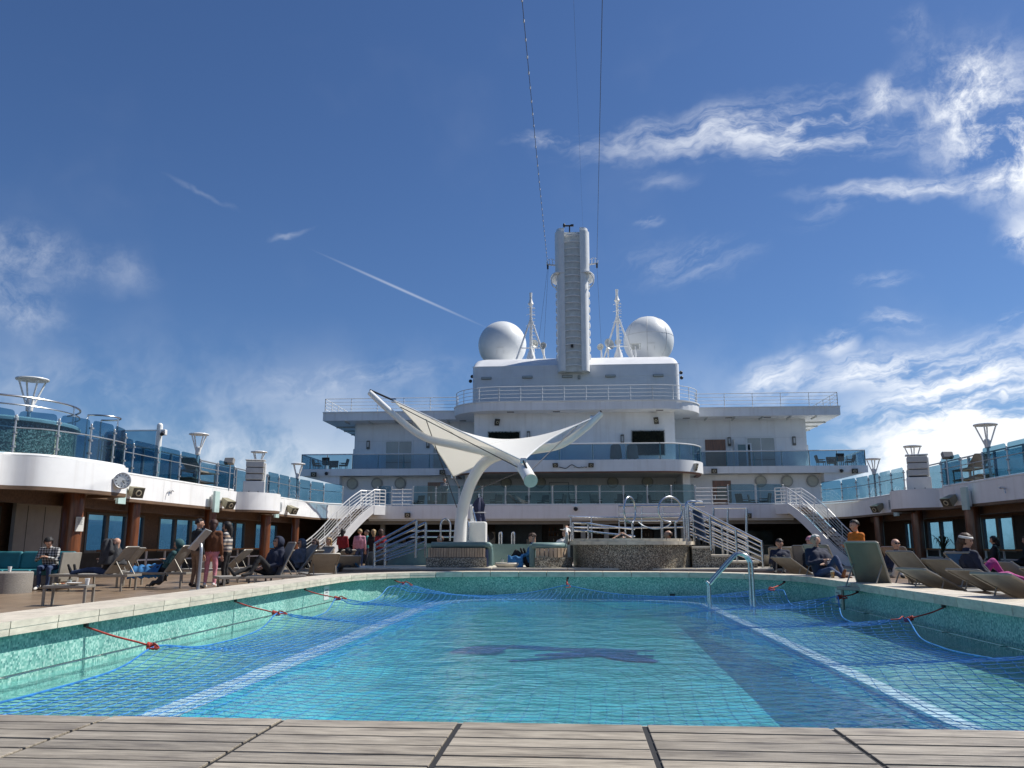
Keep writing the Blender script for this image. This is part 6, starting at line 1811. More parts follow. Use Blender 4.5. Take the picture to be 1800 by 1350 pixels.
# ---- right side (heads towards the pool, feet to the bow and starboard)
def rl(px0, px1, ytop, y, back, rot, lab, sling=None):
    """placed so that its backrest top spans px0..px1 at ytop in the photo, y metres away"""
    c = at((px0 + px1) / 2, ytop, y)
    L_ = .80; off = .20 + L_ * math.cos(back)
    ca, sa = math.cos(rot), math.sin(rot)
    return lounger((c.x + off * ca, c.y + off * sa, 0), rot, back, lab, sling)
RDIR = R(58)
rl(1550, 1610, 972, 15.9, R(45), R(24), 'empty taupe lounger just right of the large dark-backed one')
rl(1566, 1635, 1000, 13.6, R(24), R(22), 'empty taupe lounger, first of the low row along the right coping')
rl(1625, 1664, 984, 15.0, R(34), R(24), 'empty taupe lounger left of the pink-trousered woman')
rl(1653, 1715, 972, 15.4, R(44), R(22), 'lounger draped in blue towel under the pink-trousered woman', mat('blue towel sling', (.03, .12, .30), .9, var=.2, bump=.3))
rl(1656, 1727, 1001, 13.2, R(24), R(22), 'empty taupe lounger in front of the pink-trousered woman')
rl(1697, 1783, 1010, 11.1, R(25), R(20), 'large empty taupe lounger nearest the right picture corner')
rl(1727, 1782, 987, 16.6, R(28), R(22), 'empty lounger beyond the pink-trousered woman\'s feet')
rl(1787, 1860, 1000, 13.6, R(25), R(22), 'empty taupe lounger cut by the right picture edge')
rl(1481, 1545, 958, 15.0, R(66), R(40), 'large dark-backed lounger upright in front of the orange jacket', mat('dark mesh sling', (.17, .145, .105), .7, bump=.15, bscale=260))
rl(1407, 1458, 964, 18.6, R(58), R(40), 'taupe lounger under the white-haired man on the right')
rl(1352, 1392, 981, 20.0, R(30), R(30), 'empty taupe lounger in front of the man reading his phone')
rl(1357, 1388, 960, 23.0, R(50), R(75), 'taupe lounger under the man reading his phone')
rl(1546, 1592, 960, 20.4, R(52), R(35), 'taupe lounger under the bald man in sunglasses')
rl(1398, 1432, 962, 22.0, R(55), R(70), 'taupe lounger under the person in the knit cap')
rl(1326, 1356, 978, 24.0, R(30), R(75), 'empty taupe lounger behind the long right handrails')

for sx, s_ in ((-1, 'left'), (1, 'right')):
    for k in range(2):
        t = lounger((sx * 15.75, 33.4 if sx < 0 else 34.3, 3.3 + .40 * k), R(90), R(4 + 30 * k), f'{("lower", "upper")[k]} of two stacked loungers in the gap of the {s_} upper balustrade')
# ---- teal sofa, wicker table, side tables, crockery
t = thing('teal_sofa', 'teal cushioned sofa with wicker base at the left picture edge', 'sofa', (-14.0, 20.6, 0))
MB().bevbox((0, 0, .2), (2.2, .8, .3), .02).build('base', WICKER, t, True)
for x in (-.72, 0, .72): MB().bevbox((x, -.03, .42), (.71, .74, .14), .04).build('seat_cushion', TEAL, t, True)
for x in (-.72, 0, .72): MB().bevbox((x, .33, .70), (.71, .16, .46), .05, Matrix.Rotation(R(-8), 3, 'X')).build('back_cushion', TEAL, t, True)
MB().bevbox((1.14, 0, .55), (.05, .8, .72), .012, Matrix.Rotation(R(6), 3, 'Y')).build('end_frame', LFRAME, t, True)
for x in (-1.0, 1.0):
    for y in (-.34, .34): MB().bevbox((x, y, .035), (.07, .07, .07), .005).build('foot', LFRAME, t, True)
t = thing('wicker_table', 'round grey wicker drum table at the left picture edge', 'table', (-13.25, 18.9, 0))
MB().lathe([(.50, 0), (.50, .46), (.48, .48), (.001, .485)], (0, 0, 0), 32).build('drum', WICKER, t, True)
def side_table(loc, lab, w=.78, d=.45, h=.34, rot=0):
    t = thing('side_table', lab, 'table', loc, rot)
    MB().bevbox((0, 0, h), (w, d, .05), .008).build('table_top', LFRAME, t, True)
    for x in (-w / 2 + .03, w / 2 - .03):
        for y in (-d / 2 + .03, d / 2 - .03): MB().bevbox((x, y, (h - .025) / 2), (.045, .045, h - .025), .006).build('leg', LFRAME, t, True)
side_table((-9.45, 15.2, 0), 'low grey side table with used dishes by the left coping', rot=R(10))
zt = .367
t = thing('plate', 'white plate with food scraps on the low grey side table', 'plate', (-9.62, 15.15, zt))
MB().lathe([(.001, .004), (.07, .004), (.12, .018), (.125, .022), (.12, .012), (.07, 0), (.001, 0)], (0, 0, 0), 24).build('dish', WHITE2, t, True)
rnd = random.Random(2)
for k in range(5): MB().sphere((rnd.uniform(-.06, .06), rnd.uniform(-.06, .06), .022), .022, 8, 6, (1.3, .9, .8)).build('scrap', mat(f'food {k % 2}', [(.35, .12, .04), (.6, .5, .3)][k % 2], .6), t, True)
t = thing('bowl', 'white oval bowl on the low grey side table', 'bowl', (-9.30, 15.1, zt))
MB().lathe([(.001, .004), (.06, .004), (.13, .045), (.135, .05), (.13, .05), (.06, 0), (.001, 0)], (0, 0, 0), 24).build('dish', WHITE2, t, True)
glassware((-9.16, 15.28, zt), 'cup', 'white paper cup at the right end of the low grey side table')
glassware((-9.52, 15.3, zt), 'tumbler', 'clear tumbler at the back of the low grey side table')
p = at(27, 1002, 18.9); glassware((p.x, 18.7, .486), 'cup', 'paper cup on the wicker drum table')

# ---- menu stand
t = thing('menu_stand', 'tilted menu board on a bent grey post by the left coping', 'sign', (at(353, 957, 20.25).x, 20.25, 0))
MB().tube(curve_pts([(0, 0, 0), (.02, 0, .55), (.02, 0, .95), (-.03, .06, 1.12)], 6), .042, 10).build('post', mat('grey post', (.42, .46, .50), .35, .5), t, True)
MB().lathe([(.001, .02), (.2, .02), (.22, 0)], (0, 0, 0), 20).build('foot', mat('grey post', (.42, .46, .50), .35, .5), t, True)
rot = Matrix.Rotation(R(-52), 3, 'Y') @ Matrix.Rotation(R(8), 3, 'Z')
b_ = MB().bevbox((-.04, .02, 1.22), (.62, .46, .035), .008, rot).build('board', mat('silver board', (.55, .56, .55), .35, .4), t, True)
MB().bevbox(Vector((-.04, .02, 1.22)) + rot @ Vector((0, 0, .02)), (.54, .38, .012), .003, rot).build('menu_sheet', mat('grey menu sheet', (.30, .31, .30), .4), b_, True)
pr = MB()
for k in range(9): pr.box(Vector((-.04, .02, 1.22)) + rot @ Vector((.2 - .05 * k, .0, .028)), (.014, .3 - .06 * (k % 3), .003), rot)
pr.build('menu_print', mat('white print', (.65, .66, .64), .5), b_, True)

# ---- potted palm behind the left columns, and one right
def palm(loc, h, lab):
    t = thing('potted_palm', lab, 'plant', loc)
    MB().lathe([(.001, 0), (.24, 0), (.30, .42), (.27, .42), (.25, .38), (.001, .36)], (0, 0, 0), 18).build('pot', GREYP, t, True)
    MB().tube([(0, 0, .36), (.02, 0, h * .5)], [.05, .035], 8).build('stem', mat('palm stem', (.10, .07, .04), .8), t, True)
    rnd = random.Random(int(h * 100))
    for k in range(13):
        a = 2 * math.pi * k / 13 + rnd.uniform(-.2, .2); r_ = rnd.uniform(.5, .8); zt_ = h * rnd.uniform(.72, 1.05)
        mb = MB(); prev = None; N = 7; vs = []
        for i in range(N + 1):
            s_ = i / N; x = r_ * s_; z = h * .48 + (zt_ - h * .48) * math.sin(s_ * 2.2) / math.sin(1.57) - .25 * s_ ** 3
            w_ = .035 * math.sin(math.pi * min(1, s_ * .95 + .08))
            c_ = Vector((x * math.cos(a), x * math.sin(a), z)); n_ = Vector((-math.sin(a), math.cos(a), 0))
            vs += [c_ + n_ * w_, c_ - n_ * w_]
        mb.add(vs, [(2 * i, 2 * i + 1, 2 * i + 3, 2 * i + 2) for i in range(N)], True)
        mb.build('leaf', mat('palm leaf', (.025, .05, .02), .5, var=.3), t, True)
palm((-15.0, 33.2, 0), 1.55, 'dark potted palm in front of the left windows')
palm((15.9, 38.2, 0), 1.6, 'dark potted palm in front of the right windows')
# ================================================================== people
def cloth_mat(name, c, bump=.25):
    return mat('cloth ' + name, c, .85, var=.18, scale=9, bump=bump, bscale=45)
CM = {k: cloth_mat(k, v) for k, v in dict(
    black=(.012, .012, .014), charcoal=(.035, .037, .042), navy=(.014, .020, .045), denim=(.035, .06, .13), brown=(.14, .052, .02), tan=(.20, .13, .085),
    pink=(.55, .22, .27), rose=(.52, .24, .30), red=(.24, .012, .018), orange=(.58, .16, .008), teal=(.03, .10, .11), grey=(.18, .19, .20),
    blue=(.03, .16, .36), magenta=(.42, .05, .24), white=(.70, .69, .66), beige=(.42, .33, .25), slate=(.09, .11, .14), cyan=(.02, .22, .30), green=(.02, .25, .24)).items()}
def pattern_mat(name, cols, mode):
    m = bpy.data.materials.new(name); m.use_nodes = True; nt = m.node_tree; b = nt.nodes['Principled BSDF']; b.inputs['Roughness'].default_value = .85
    t = nt.nodes.new('ShaderNodeTexCoord'); sp = nt.nodes.new('ShaderNodeSeparateXYZ'); nt.links.new(t.outputs['Object'], sp.inputs[0])
    def saw(out, f):
        a = nt.nodes.new('ShaderNodeMath'); a.operation = 'MULTIPLY'; a.inputs[1].default_value = f; nt.links.new(out, a.inputs[0])
        c = nt.nodes.new('ShaderNodeMath'); c.operation = 'FRACT'; nt.links.new(a.outputs[0], c.inputs[0]); return c.outputs[0]
    rp = nt.nodes.new('ShaderNodeValToRGB'); rp.color_ramp.interpolation = 'CONSTANT'
    if mode == 'stripe':
        v = saw(sp.outputs[2], 5.0)
    else:
        a, c = saw(sp.outputs[2], 16), saw(sp.outputs[1], 16)
        g = [nt.nodes.new('ShaderNodeMath') for _ in range(3)]
        for q, s_ in ((g[0], a), (g[1], c)): q.operation = 'GREATER_THAN'; q.inputs[1].default_value = .5; nt.links.new(s_, q.inputs[0])
        g[2].operation = 'MULTIPLY_ADD'; g[2].inputs[1].default_value = .45; nt.links.new(g[0].outputs[0], g[2].inputs[0])
        h = nt.nodes.new('ShaderNodeMath'); h.operation = 'MULTIPLY'; h.inputs[1].default_value = .4; nt.links.new(g[1].outputs[0], h.inputs[0]); nt.links.new(h.outputs[0], g[2].inputs[2]); v = g[2].outputs[0]
    for i, c in enumerate(cols):
        if i < 2: e = rp.color_ramp.elements[i]; e.position = i / len(cols)
        else: e = rp.color_ramp.elements.new(i / len(cols))
        e.color = (*c, 1)
    nt.links.new(v, rp.inputs[0]); nt.links.new(rp.outputs[0], b.inputs['Base Color']); return m
CM['stripes'] = pattern_mat('striped knit', [(.55, .52, .47), (.06, .06, .07), (.40, .30, .22), (.12, .12, .13)], 'stripe')
CM['plaid'] = pattern_mat('plaid flannel', [(.03, .03, .035), (.20, .20, .20), (.5, .5, .48)], 'plaid')
CM['skin'] = SKIN
HAIR = {k: mat('hair ' + k, v, .6, var=.35, scale=40, bump=.4, bscale=120) for k, v in dict(black=(.010, .008, .008), brown=(.05, .022, .012), auburn=(.045, .014, .009), blond=(.36, .25, .12), grey=(.42, .41, .39), white=(.62, .61, .58)).items()}
HAIR['bald'] = SKIN
def V(x, y, z): return Vector((x, y, z))
def stand(twist=0.0, arms=('down', 'down'), lean=.0, h=1.0, head=(0, 0)):
    J = {'P': V(0, 0, .94), 'C': V(.01 + lean * .3, 0, 1.26), 'N': V(-.005 + lean * .45, 0, 1.46), 'H': V(.03 + lean * .6, 0, 1.63)}
    J['hd'] = head
    for s, k in ((1, 'L'), (-1, 'R')):
        J['h' + k] = V(0, .09 * s, .91); J['k' + k] = V(.03, .11 * s, .50); J['a' + k] = V(-.02, .12 * s, .09); J['t' + k] = V(.17, .15 * s, .035)
        sh = V(lean * .42, .185 * s, 1.40); J['s' + k] = sh
        a = arms[0 if s > 0 else 1]
        if a == 'down': J['e' + k] = sh + V(-.03, .06 * s, -.29); J['w' + k] = sh + V(.05, .07 * s, -.54)
        elif a == 'front': J['e' + k] = sh + V(.02, .06 * s, -.28); J['w' + k] = sh + V(.26, -.07 * s, -.22)
        elif a == 'hip': J['e' + k] = sh + V(-.12, .16 * s, -.24); J['w' + k] = V(.06, .17 * s, 1.0)
        elif a == 'rail': J['e' + k] = sh + V(.1, .05 * s, -.26); J['w' + k] = sh + V(.34, .0, -.33)
    if h != 1.0:
        for k in J:
            if k != 'hd': J[k] = J[k] * h
    return J
def sit(seat=.42, lean=R(60), knees='flat', arms=('lap', 'lap'), head=(0, 0), x0=-.12, drop=0.0, nod=.0):
    """seated or reclining: lean is the angle of the back from level; x forward"""
    P = V(x0, 0, seat + .10); u = V(-math.cos(lean), 0, math.sin(lean)); f = V(math.sin(lean), 0, math.cos(lean))
    J = {'P': P, 'C': P + u * .34 + f * .01, 'N': P + u * .53}
    up_ = V(-math.cos(lean) * .55, 0, 1).normalized()
    J['H'] = J['N'] + up_ * .15 + f * (.04 + nod); J['hd'] = head
    for s, k in ((1, 'L'), (-1, 'R')):
        J['h' + k] = P + V(.02, .09 * s, -.01)
        if knees == 'flat': J['k' + k] = V(x0 + .46, .10 * s, seat + .13); J['a' + k] = V(x0 + .89, .09 * s, seat + .06); J['t' + k] = V(x0 + .96, .12 * s, seat + .24)
        elif knees == 'bent': J['k' + k] = V(x0 + .36, .10 * s, seat + .42); J['a' + k] = V(x0 + .60, .10 * s, seat + .06); J['t' + k] = V(x0 + .80, .12 * s, seat + .05)
        elif knees == 'one': 
            J['k' + k] = V(x0 + (.36 if s > 0 else .46), .10 * s, seat + (.42 if s > 0 else .2)); J['a' + k] = V(x0 + (.60 if s > 0 else .88), .10 * s, seat + .07); J['t' + k] = V(x0 + (.80 if s > 0 else .98), .12 * s, seat + (.05 if s > 0 else .2))
        elif knees == 'chair': J['k' + k] = V(x0 + .44, .11 * s, seat + .10); J['a' + k] = V(x0 + .40, .10 * s, .09); J['t' + k] = V(x0 + .58, .13 * s, .035)
        sh = P + u * .47 + V(0, .185 * s, 0); J['s' + k] = sh
        a = arms[0 if s > 0 else 1]
        if a == 'lap': J['e' + k] = sh + V(.06, .09 * s, -.27); J['w' + k] = P + V(.22, .05 * s, .10)
        elif a == 'phone': J['e' + k] = sh + V(.10, .06 * s, -.25); J['w' + k] = sh + V(.32, -.10 * s, -.18)
        elif a == 'cross': J['e' + k] = sh + V(.14, .10 * s, -.23); J['w' + k] = sh + V(.27, -.15 * s, -.20 - .03 * s)
        elif a == 'side': J['e' + k] = sh + V(.0, .10 * s, -.28); J['w' + k] = sh + V(.16, .12 * s, -.44)
        elif a == 'head': J['e' + k] = sh + V(.10, .22 * s, .16); J['w' + k] = J['H'] + V(.02, .09 * s, .13)
        elif a == 'knee': J['e' + k] = sh + V(.16, .06 * s, -.22); J['w' + k] = V(x0 + .34, .05 * s, seat + .28)
    return J
def seg_dist(pts, a, b, ra, rb):
    ab = b - a; L2 = max(1e-9, ab @ ab)
    t = np.clip(((pts - a) @ ab) / L2, 0, 1)
    return np.linalg.norm(pts - (a + t[:, None] * ab), axis=1) - (ra + (rb - ra) * t)
shop = bpy.data.scenes.new('workshop')      # bodies are fused here one at a time, then the scene is dropped
def person(label, loc, rotz, J, top='navy', bottom='black', shoe='black', hair='brown', style='short', sleeves=True, puff=1.0, glasses=False, scale=1.0, legs=True, hat=None, grp=None, phone=False, skirt=False, bare=False):
    bones = []
    def B(a, ra, b, rb, m): bones.append((Vector(a), ra, Vector(b), rb, m))
    P, C, N, H = J['P'], J['C'], J['N'], J['H']; hd = J['hd']
    up_ = (C - P).normalized()
    tp = 'skin' if bare else top
    sl = tp if sleeves else 'skin'
    B(J['hL'], .105, J['hR'], .105, bottom)
    for s in (1, -1):
        B(P + V(0, .075 * s, .05), .108 * puff, C + V(0, .085 * s, .02), .118 * puff, tp)
    B(C, .13 * puff, N - up_ * .06, .085 * puff, tp)
    B(J['sL'], .068 * puff, J['sR'], .068 * puff, tp)
    B(N - up_ * .07, .075, N, .07, tp)
    yaw, pit = hd
    hr = Matrix.Rotation(yaw, 3, 'Z') @ Matrix.Rotation(pit, 3, 'Y')
    def hp(x, y, z): return H + hr @ V(x, y, z)
    B(N, .052, hp(-.015, 0, -.05), .05, 'skin')
    B(hp(-.02, 0, .035), .093, hp(.02, 0, .025), .083, 'skin')
    B(hp(.02, 0, -.01), .075, hp(.045, 0, -.07), .045, 'skin')
    B(hp(.095, 0, .01), .012, hp(.112, 0, -.022), .018, 'skin')
    for s in (1, -1): B(hp(-.005, .088 * s, .01), .02, hp(-.005, .09 * s, -.025), .015, 'skin')
    for k in 'LR':
        B(J['s' + k], .058 * puff, J['e' + k], .046 * puff, tp)
        B(J['e' + k], .045 * puff, J['w' + k], .032 * (1 + (puff - 1) * .6), sl)
        w_ = J['w' + k]; d_ = (w_ - J['e' + k]).normalized()
        B(w_, .028, w_ + d_ * .06, .030, 'skin')
        if legs:
            B(J['h' + k], .092, J['k' + k], .062, bottom); B(J['k' + k], .061, J['a' + k], .042, bottom)
            B(J['a' + k] - (J['t' + k] - J['a' + k]).normalized() * .04, .042, J['t' + k], .034, shoe)
    mb = MB()
    for a, ra, b, rb, m in bones:
        mb.sphere(a, ra, 12, 8); mb.sphere(b, rb, 12, 8)
        if (b - a).length > 1e-3: mb.tube([a, b], [ra, rb], 12)
    me = mb.mesh('body', None)
    tmp = bpy.data.objects.new('body_tmp', me); shop.collection.objects.link(tmp)
    rm = tmp.modifiers.new('r', 'REMESH'); rm.mode = 'VOXEL'; rm.voxel_size = .019; rm.use_smooth_shade = True
    smo = tmp.modifiers.new('s', 'SMOOTH'); smo.iterations = 3; smo.factor = .5
    shop.view_layers[0].update(); dg = shop.view_layers[0].depsgraph
    me2 = bpy.data.meshes.new_from_object(tmp.evaluated_get(dg))
    bpy.data.objects.remove(tmp, do_unlink=True); bpy.data.meshes.remove(me)
    me2.name = 'body'
    keys = []
    for b in bones:
        if b[4] not in keys: keys.append(b[4])
    me2.materials.clear()
    for k in keys: me2.materials.append(CM[k])
    nf = len(me2.polygons); cen = np.empty(nf * 3); me2.polygons.foreach_get('center', cen); cen = cen.reshape(-1, 3)
    best = np.full(nf, 9.0); idx = np.zeros(nf, int)
    for a, ra, b, rb, m in bones:
        d = seg_dist(cen, np.array(a), np.array(b), ra, rb); w = d < best
        best[w] = d[w]; idx[w] = keys.index(m)
    me2.polygons.foreach_set('material_index', idx.astype(np.int32))
    # cloth folds and slack
    nv = len(me2.vertices); co = np.empty(nv * 3); no = np.empty(nv * 3)
    me2.vertices.foreach_get('co', co); me2.vertices.foreach_get('normal', no); co = co.reshape(-1, 3); no = no.reshape(-1, 3)
    kk = np.array([.006 * mnoise.noise(Vector(c) * 11.0) + .004 * mnoise.noise(Vector(c) * 27.0) for c in co])
    kk[np.linalg.norm(co - np.array(H), axis=1) < .16] = 0
    me2.vertices.foreach_set('co', (co + no * kk[:, None]).ravel())
    me2.polygons.foreach_set('use_smooth', [True] * nf); me2.update()
    root = thing('person', label, 'person', loc, rotz, grp)
    root.scale = (scale,) * 3
    bo = link('body', me2, root, True)
    # head dressing
    def shell(name, r, off, keep, m_, sc=(1, 1, 1), rough=.0):
        g = MB(); g.sphere((0, 0, 0), r, 26, 18, sc)
        used = {}; vs = []; fs = []
        for f in g.f:
            c = sum((Vector(g.v[i]) for i in f), Vector()) / len(f)
            if not keep(c): continue
            nfv = []
            for i in f:
                if i not in used:
                    used[i] = len(vs); p = Vector(g.v[i]); p = p * (1 + rough * mnoise.noise(p * 45)); vs.append(H + hr @ (p + Vector(off)))
                nfv.append(used[i])
            fs.append(tuple(nfv))
        m2 = MB(); m2.add(vs, fs, True); o = m2.build(name, m_, root, True)
        so_ = o.modifiers.new('t', 'SOLIDIFY'); so_.thickness = .012; so_.offset = 0
        return o
    hm = HAIR[hair]
    if style == 'short': shell('hair', .103, (-.014, 0, .032), lambda c: c.z > .035 - .5 * max(0, -c.x) - (.03 if c.x < .02 else -.02), hm, (1.04, .95, 1.0), .2)
    elif style in ('long', 'bob'):
        shell('hair', .112, (-.014, 0, .03), lambda c: c.x < .045 and c.z > -.09 or c.z > .055, hm, (1.03, .98, 1.0), .10)
        L_ = .26 if style == 'long' else .12
        MB().tube([H + hr @ V(-.06, 0, .0), H + hr @ V(-.085, 0, -.08), H + hr @ V(-.085, 0, -.08 - L_)], [.085, .085, .04], 12).build('hair_length', hm, root, True)
    elif style == 'bun':
        shell('hair', .109, (-.012, 0, .032), lambda c: c.x < .04 and c.z > -.06 or c.z > .05, hm, (1.02, .95, 1), .08)
        MB().sphere(H + hr @ V(-.11, 0, .05), .05, 12, 8).build('bun', hm, root, True)
    elif style == 'fringe':
        shell('hair', .107, (-.016, 0, .022), lambda c: c.x < .0 and c.z > -.06 and c.z < .06, hm, (1.0, .98, 1), .12)
    if hat == 'hood':
        shell('hood', .134, (-.016, 0, .012), lambda c: not (c.x > .062 and c.z < .095), CM[top], (1.0, .96, 1.05), .04)
        MB().tube([N + V(-.05, 0, -.03), N + V(-.04, 0, .06)], [.12, .10], 14).build('hood_neck', CM[top], root, True)
    elif hat == 'beanie': shell('beanie', .118, (-.01, 0, .035), lambda c: c.z > .0 - .3 * max(0, -c.x), CM['rose'] if 'knit' in label else CM['charcoal'], (1, .97, 1.08), .03)
    elif hat == 'cap':
        shell('cap', .114, (-.01, 0, .035), lambda c: c.z > .02, CM['white'] if 'white cap' in label else CM['black'], (1, .97, 1.0))
        MB().bevbox(H + hr @ V(.12, 0, .06), (.11, .14, .012), .004, hr).build('peak', CM['white'] if 'white cap' in label else CM['black'], root, True)
    elif hat == 'band':
        shell('headband', .115, (-.01, 0, .03), lambda c: .015 < c.z < .065, CM['white'], (1.03, 1.0, 1))
    # eyes, brows, mouth or sunglasses
    if glasses:
        g = MB()
        for s in (1, -1): g.bevbox(H + hr @ V(.100, .034 * s, .018), (.014, .055, .036), .008, hr)
        g.build('sunglasses', BLACK, root, True)
    else:
        for s in (1, -1): MB().sphere(H + hr @ V(.088, .033 * s, .018), .0115, 8, 6).build('eye', mat('eye', (.05, .035, .03), .2), root, True)
    MB().bevbox(H + hr @ V(.088, 0, -.052), (.014, .042, .010), .004, hr).build('mouth', mat('lips', (.32, .12, .10), .5), root, True)
    # hands
    for s, k in ((1, 'L'), (-1, 'R')):
        w_ = J['w' + k]; d = (w_ - J['e' + k]).normalized()
        n = d.cross(V(0, 0, 1)); n = (n if n.length > .1 else V(0, 1, 0)).normalized(); q = n.cross(d).normalized()
        g = MB(); pc = w_ + d * .085
        g.sphere(pc, .04, 10, 6, (1, 1, 1), Matrix((d * 1.1, n * .95, q * .5)).transposed())
        for j, L_ in enumerate((.060, .070, .066, .052)):
            b0 = pc + d * .035 + n * (.026 - .0175 * j)
            g.tube([b0, b0 + d * L_ * .5 - q * .006, b0 + d * L_ * .85 - q * .026], [.0095, .0085, .007], 6)
        b0 = pc - d * .01 + n * (.036 * s)
        g.tube([b0, b0 + d * .03 + n * .018 * s - q * .01, b0 + d * .056 + n * .016 * s - q * .018], [.011, .0095, .008], 6)
        g.build('hand', SKIN, root, True)
    return root
def towel(name, label, loc, rotz, x0, x1, half, prof, m_, seed=1, drape=.0, cat='towel'):
    """cloth lying in folds over legs: prof(s) gives its height along the body"""
    t = thing(name, label, cat, loc, rotz)
    mb = MB()
    def fn(u, v):
        x = x0 + (x1 - x0) * u; y = (v - .5) * 2
        z = prof(u) * (1 - .55 * abs(y) ** 2.2) + .03 * mnoise.noise(Vector((x * 5, y * 4, seed))) + .02 * math.sin(x * 34 + y * 4 + 2 * mnoise.noise(Vector((x * 3, y * 3, seed))))
        if drape and abs(y) > .8: z -= drape * (abs(y) - .8) / .2
        return Vector((x + .02 * mnoise.noise(Vector((y * 6, x * 2, seed))), y * half, z))
    mb.grid(fn, 40, 24)
    o = mb.build('cloth', m_, t, True)
    so_ = o.modifiers.new('t', 'SOLIDIFY'); so_.thickness = .012
    return t

# ---- left side
person('woman in a plaid shirt bent over her phone on the teal sofa', (-13.25, 20.45, 0), R(-75), sit(.44, R(112), 'chair', ('phone', 'phone'), (0, R(38)), x0=.05, nod=.03), 'plaid', 'denim', 'white', 'black', 'bun')
t = thing('smartphone', 'phone held by the woman in plaid', 'phone', (-13.12, 20.02, .86), R(-75)); MB().bevbox((0, 0, 0), (.015, .075, .15), .004, Matrix.Rotation(R(50), 3, 'Y')).build('slab', BLACK, t, True)
person('person hidden under a dark jacket reclining on the leftmost lounger', (-11.6, 20.0, 0), R(180), sit(.37, R(72), 'flat', ('phone', 'phone'), (0, R(25))), 'black', 'denim', 'black', 'black', 'bald')
t = thing('draped_jacket', 'dark grey jacket draped over the head of the leftmost lounger sitter', 'jacket', (-11.6, 20.0, 0), R(180))
g = MB()
def jk(u, v):
    a = (u - .5) * math.pi * 1.55 + math.pi; z = 1.24 - .62 * v ** 1.15; r_ = .04 + .24 * (v ** .55) + .02 * math.sin(9 * a + 6 * v)
    return Vector((-.20 + .12 * (1 - v) + (r_ * 1.12) * math.cos(a) * 1.05, r_ * math.sin(a), z + .02 * mnoise.noise(Vector((a, v * 4, 2)))))
g.grid(jk, 40, 20); o = g.build('cloth', CM['charcoal'], t, True); so_ = o.modifiers.new('t', 'SOLIDIFY'); so_.thickness = .012
person('hooded man in dark teal reclining with a blue towel on his legs', (-10.9, 21.6, 0), R(180), sit(.37, R(62), 'flat', ('phone', 'phone'), (R(20), R(12))), 'teal', 'black', 'black', 'bald', 'bald', hat='hood')
towel('blue_towel', 'crumpled blue towel over the legs of the hooded man', (-10.9, 21.6, 0), R(180), .0, .78, .34, lambda s: .60 - .05 * s, CM['blue'], 4)
t = towel('hanging_garment', 'dark garment hanging off the blue-towel lounger to the deck', (-10.75, 21.25, 0), R(180), -.1, .35, .12, lambda s: .38 - .30 * s, CM['charcoal'], 8, cat='jacket')
person('man in black top and tan trousers standing with his back to the pool', (at(347, 957, 21.1).x, 21.1, 0), R(55), stand(arms=('front', 'down'), head=(R(-30), 0)), 'black', 'tan', 'black', 'black', 'short', puff=1.08)
person('person in rust-brown sweater and pink trousers standing by the menu stand', (at(373, 957, 21.3).x, 21.3, 0), R(95), stand(arms=('down', 'down'), head=(R(10), 0), h=.99), 'brown', 'pink', 'white', 'auburn', 'bob', puff=1.16)
person('woman in a striped sweater standing right of the menu stand', (at(399, 957, 22.2).x, 22.2, 0), R(185), stand(arms=('front', 'front'), head=(0, R(4)), h=.97), 'stripes', 'black', 'black', 'black', 'long', puff=1.1)
person('hooded man in black with sunglasses reclining beside the left coping', (at(474, 957, 19.4).x, 19.4, 0), R(235), sit(.37, R(70), 'one', ('lap', 'lap'), (R(-5), R(-8)), x0=-.05), 'navy', 'black', 'black', 'bald', 'bald', hat='hood', glasses=True, puff=1.12, scale=1.02)
person('person in a dark puffer jacket and hood right of the hooded man', (at(508, 957, 23.2).x, 23.4, 0), R(228), sit(.37, R(68), 'bent', ('lap', 'lap'), (0, 0)), 'slate', 'black', 'black', 'bald', 'bald', hat='hood', glasses=True, puff=1.2)
person('person in dark coat and sunglasses sitting at the foot of the left stair', (at(541, 957, 25.2).x, 25.4, 0), R(248), sit(.37, R(75), 'bent', ('lap', 'lap'), (0, 0)), 'black', 'black', 'black', 'brown', 'bob', glasses=True, puff=1.1)
person('fair-haired person in a beige scarf below the left stair', (at(574, 957, 29).x, 29.0, 0), R(255), sit(.42, R(85), 'chair', ('phone', 'lap'), (0, 0)), 'beige', 'navy', 'black', 'blond', 'bob')
person('woman in dark red top standing with her back turned, leftmost of the far group', (at(602, 957, 36.5).x, 36.5, .0), R(85), stand(arms=('front', 'down')), 'red', 'black', 'black', 'black', 'bob', puff=1.12)
person('woman in a pink top and jeans standing with her back turned', (at(632, 957, 36).x, 36.0, .0), R(95), stand(arms=('down', 'down')), 'rose', 'denim', 'black', 'blond', 'short', puff=1.15)
person('person in teal half hidden behind the woman in pink', (at(645, 957, 38).x, 38.0, .0), R(200), stand(arms=('front', 'down')), 'green', 'navy', 'black', 'brown', 'short')
person('blond person in black standing right of the woman in pink', (at(656, 957, 37).x, 37.0, .0), R(110), stand(arms=('front', 'front')), 'black', 'black', 'black', 'blond', 'bob', puff=1.05)
person('person in dark red jacket, rightmost of the far standing group', (at(669, 957, 36.4).x, 36.4, .0), R(120), stand(arms=('down', 'front')), 'red', 'black', 'black', 'brown', 'bob', puff=1.18)
person('person lying wrapped in a dark blanket behind the left coping', (at(606, 957, 22.4).x, 22.6, 0), R(110), sit(.37, R(28), 'flat', ('lap', 'lap'), (0, R(-10))), 'slate', 'charcoal', 'black', 'black', 'short', puff=1.15)
towel('blanket', 'blue and grey blanket heaped over the sleeper behind the left coping', (at(606, 957, 22.4).x, 22.6, 0), R(110), -.6, .45, .40, lambda s: .72 - .06 * math.cos(s * 9), CM['slate'], 5, cat='blanket')
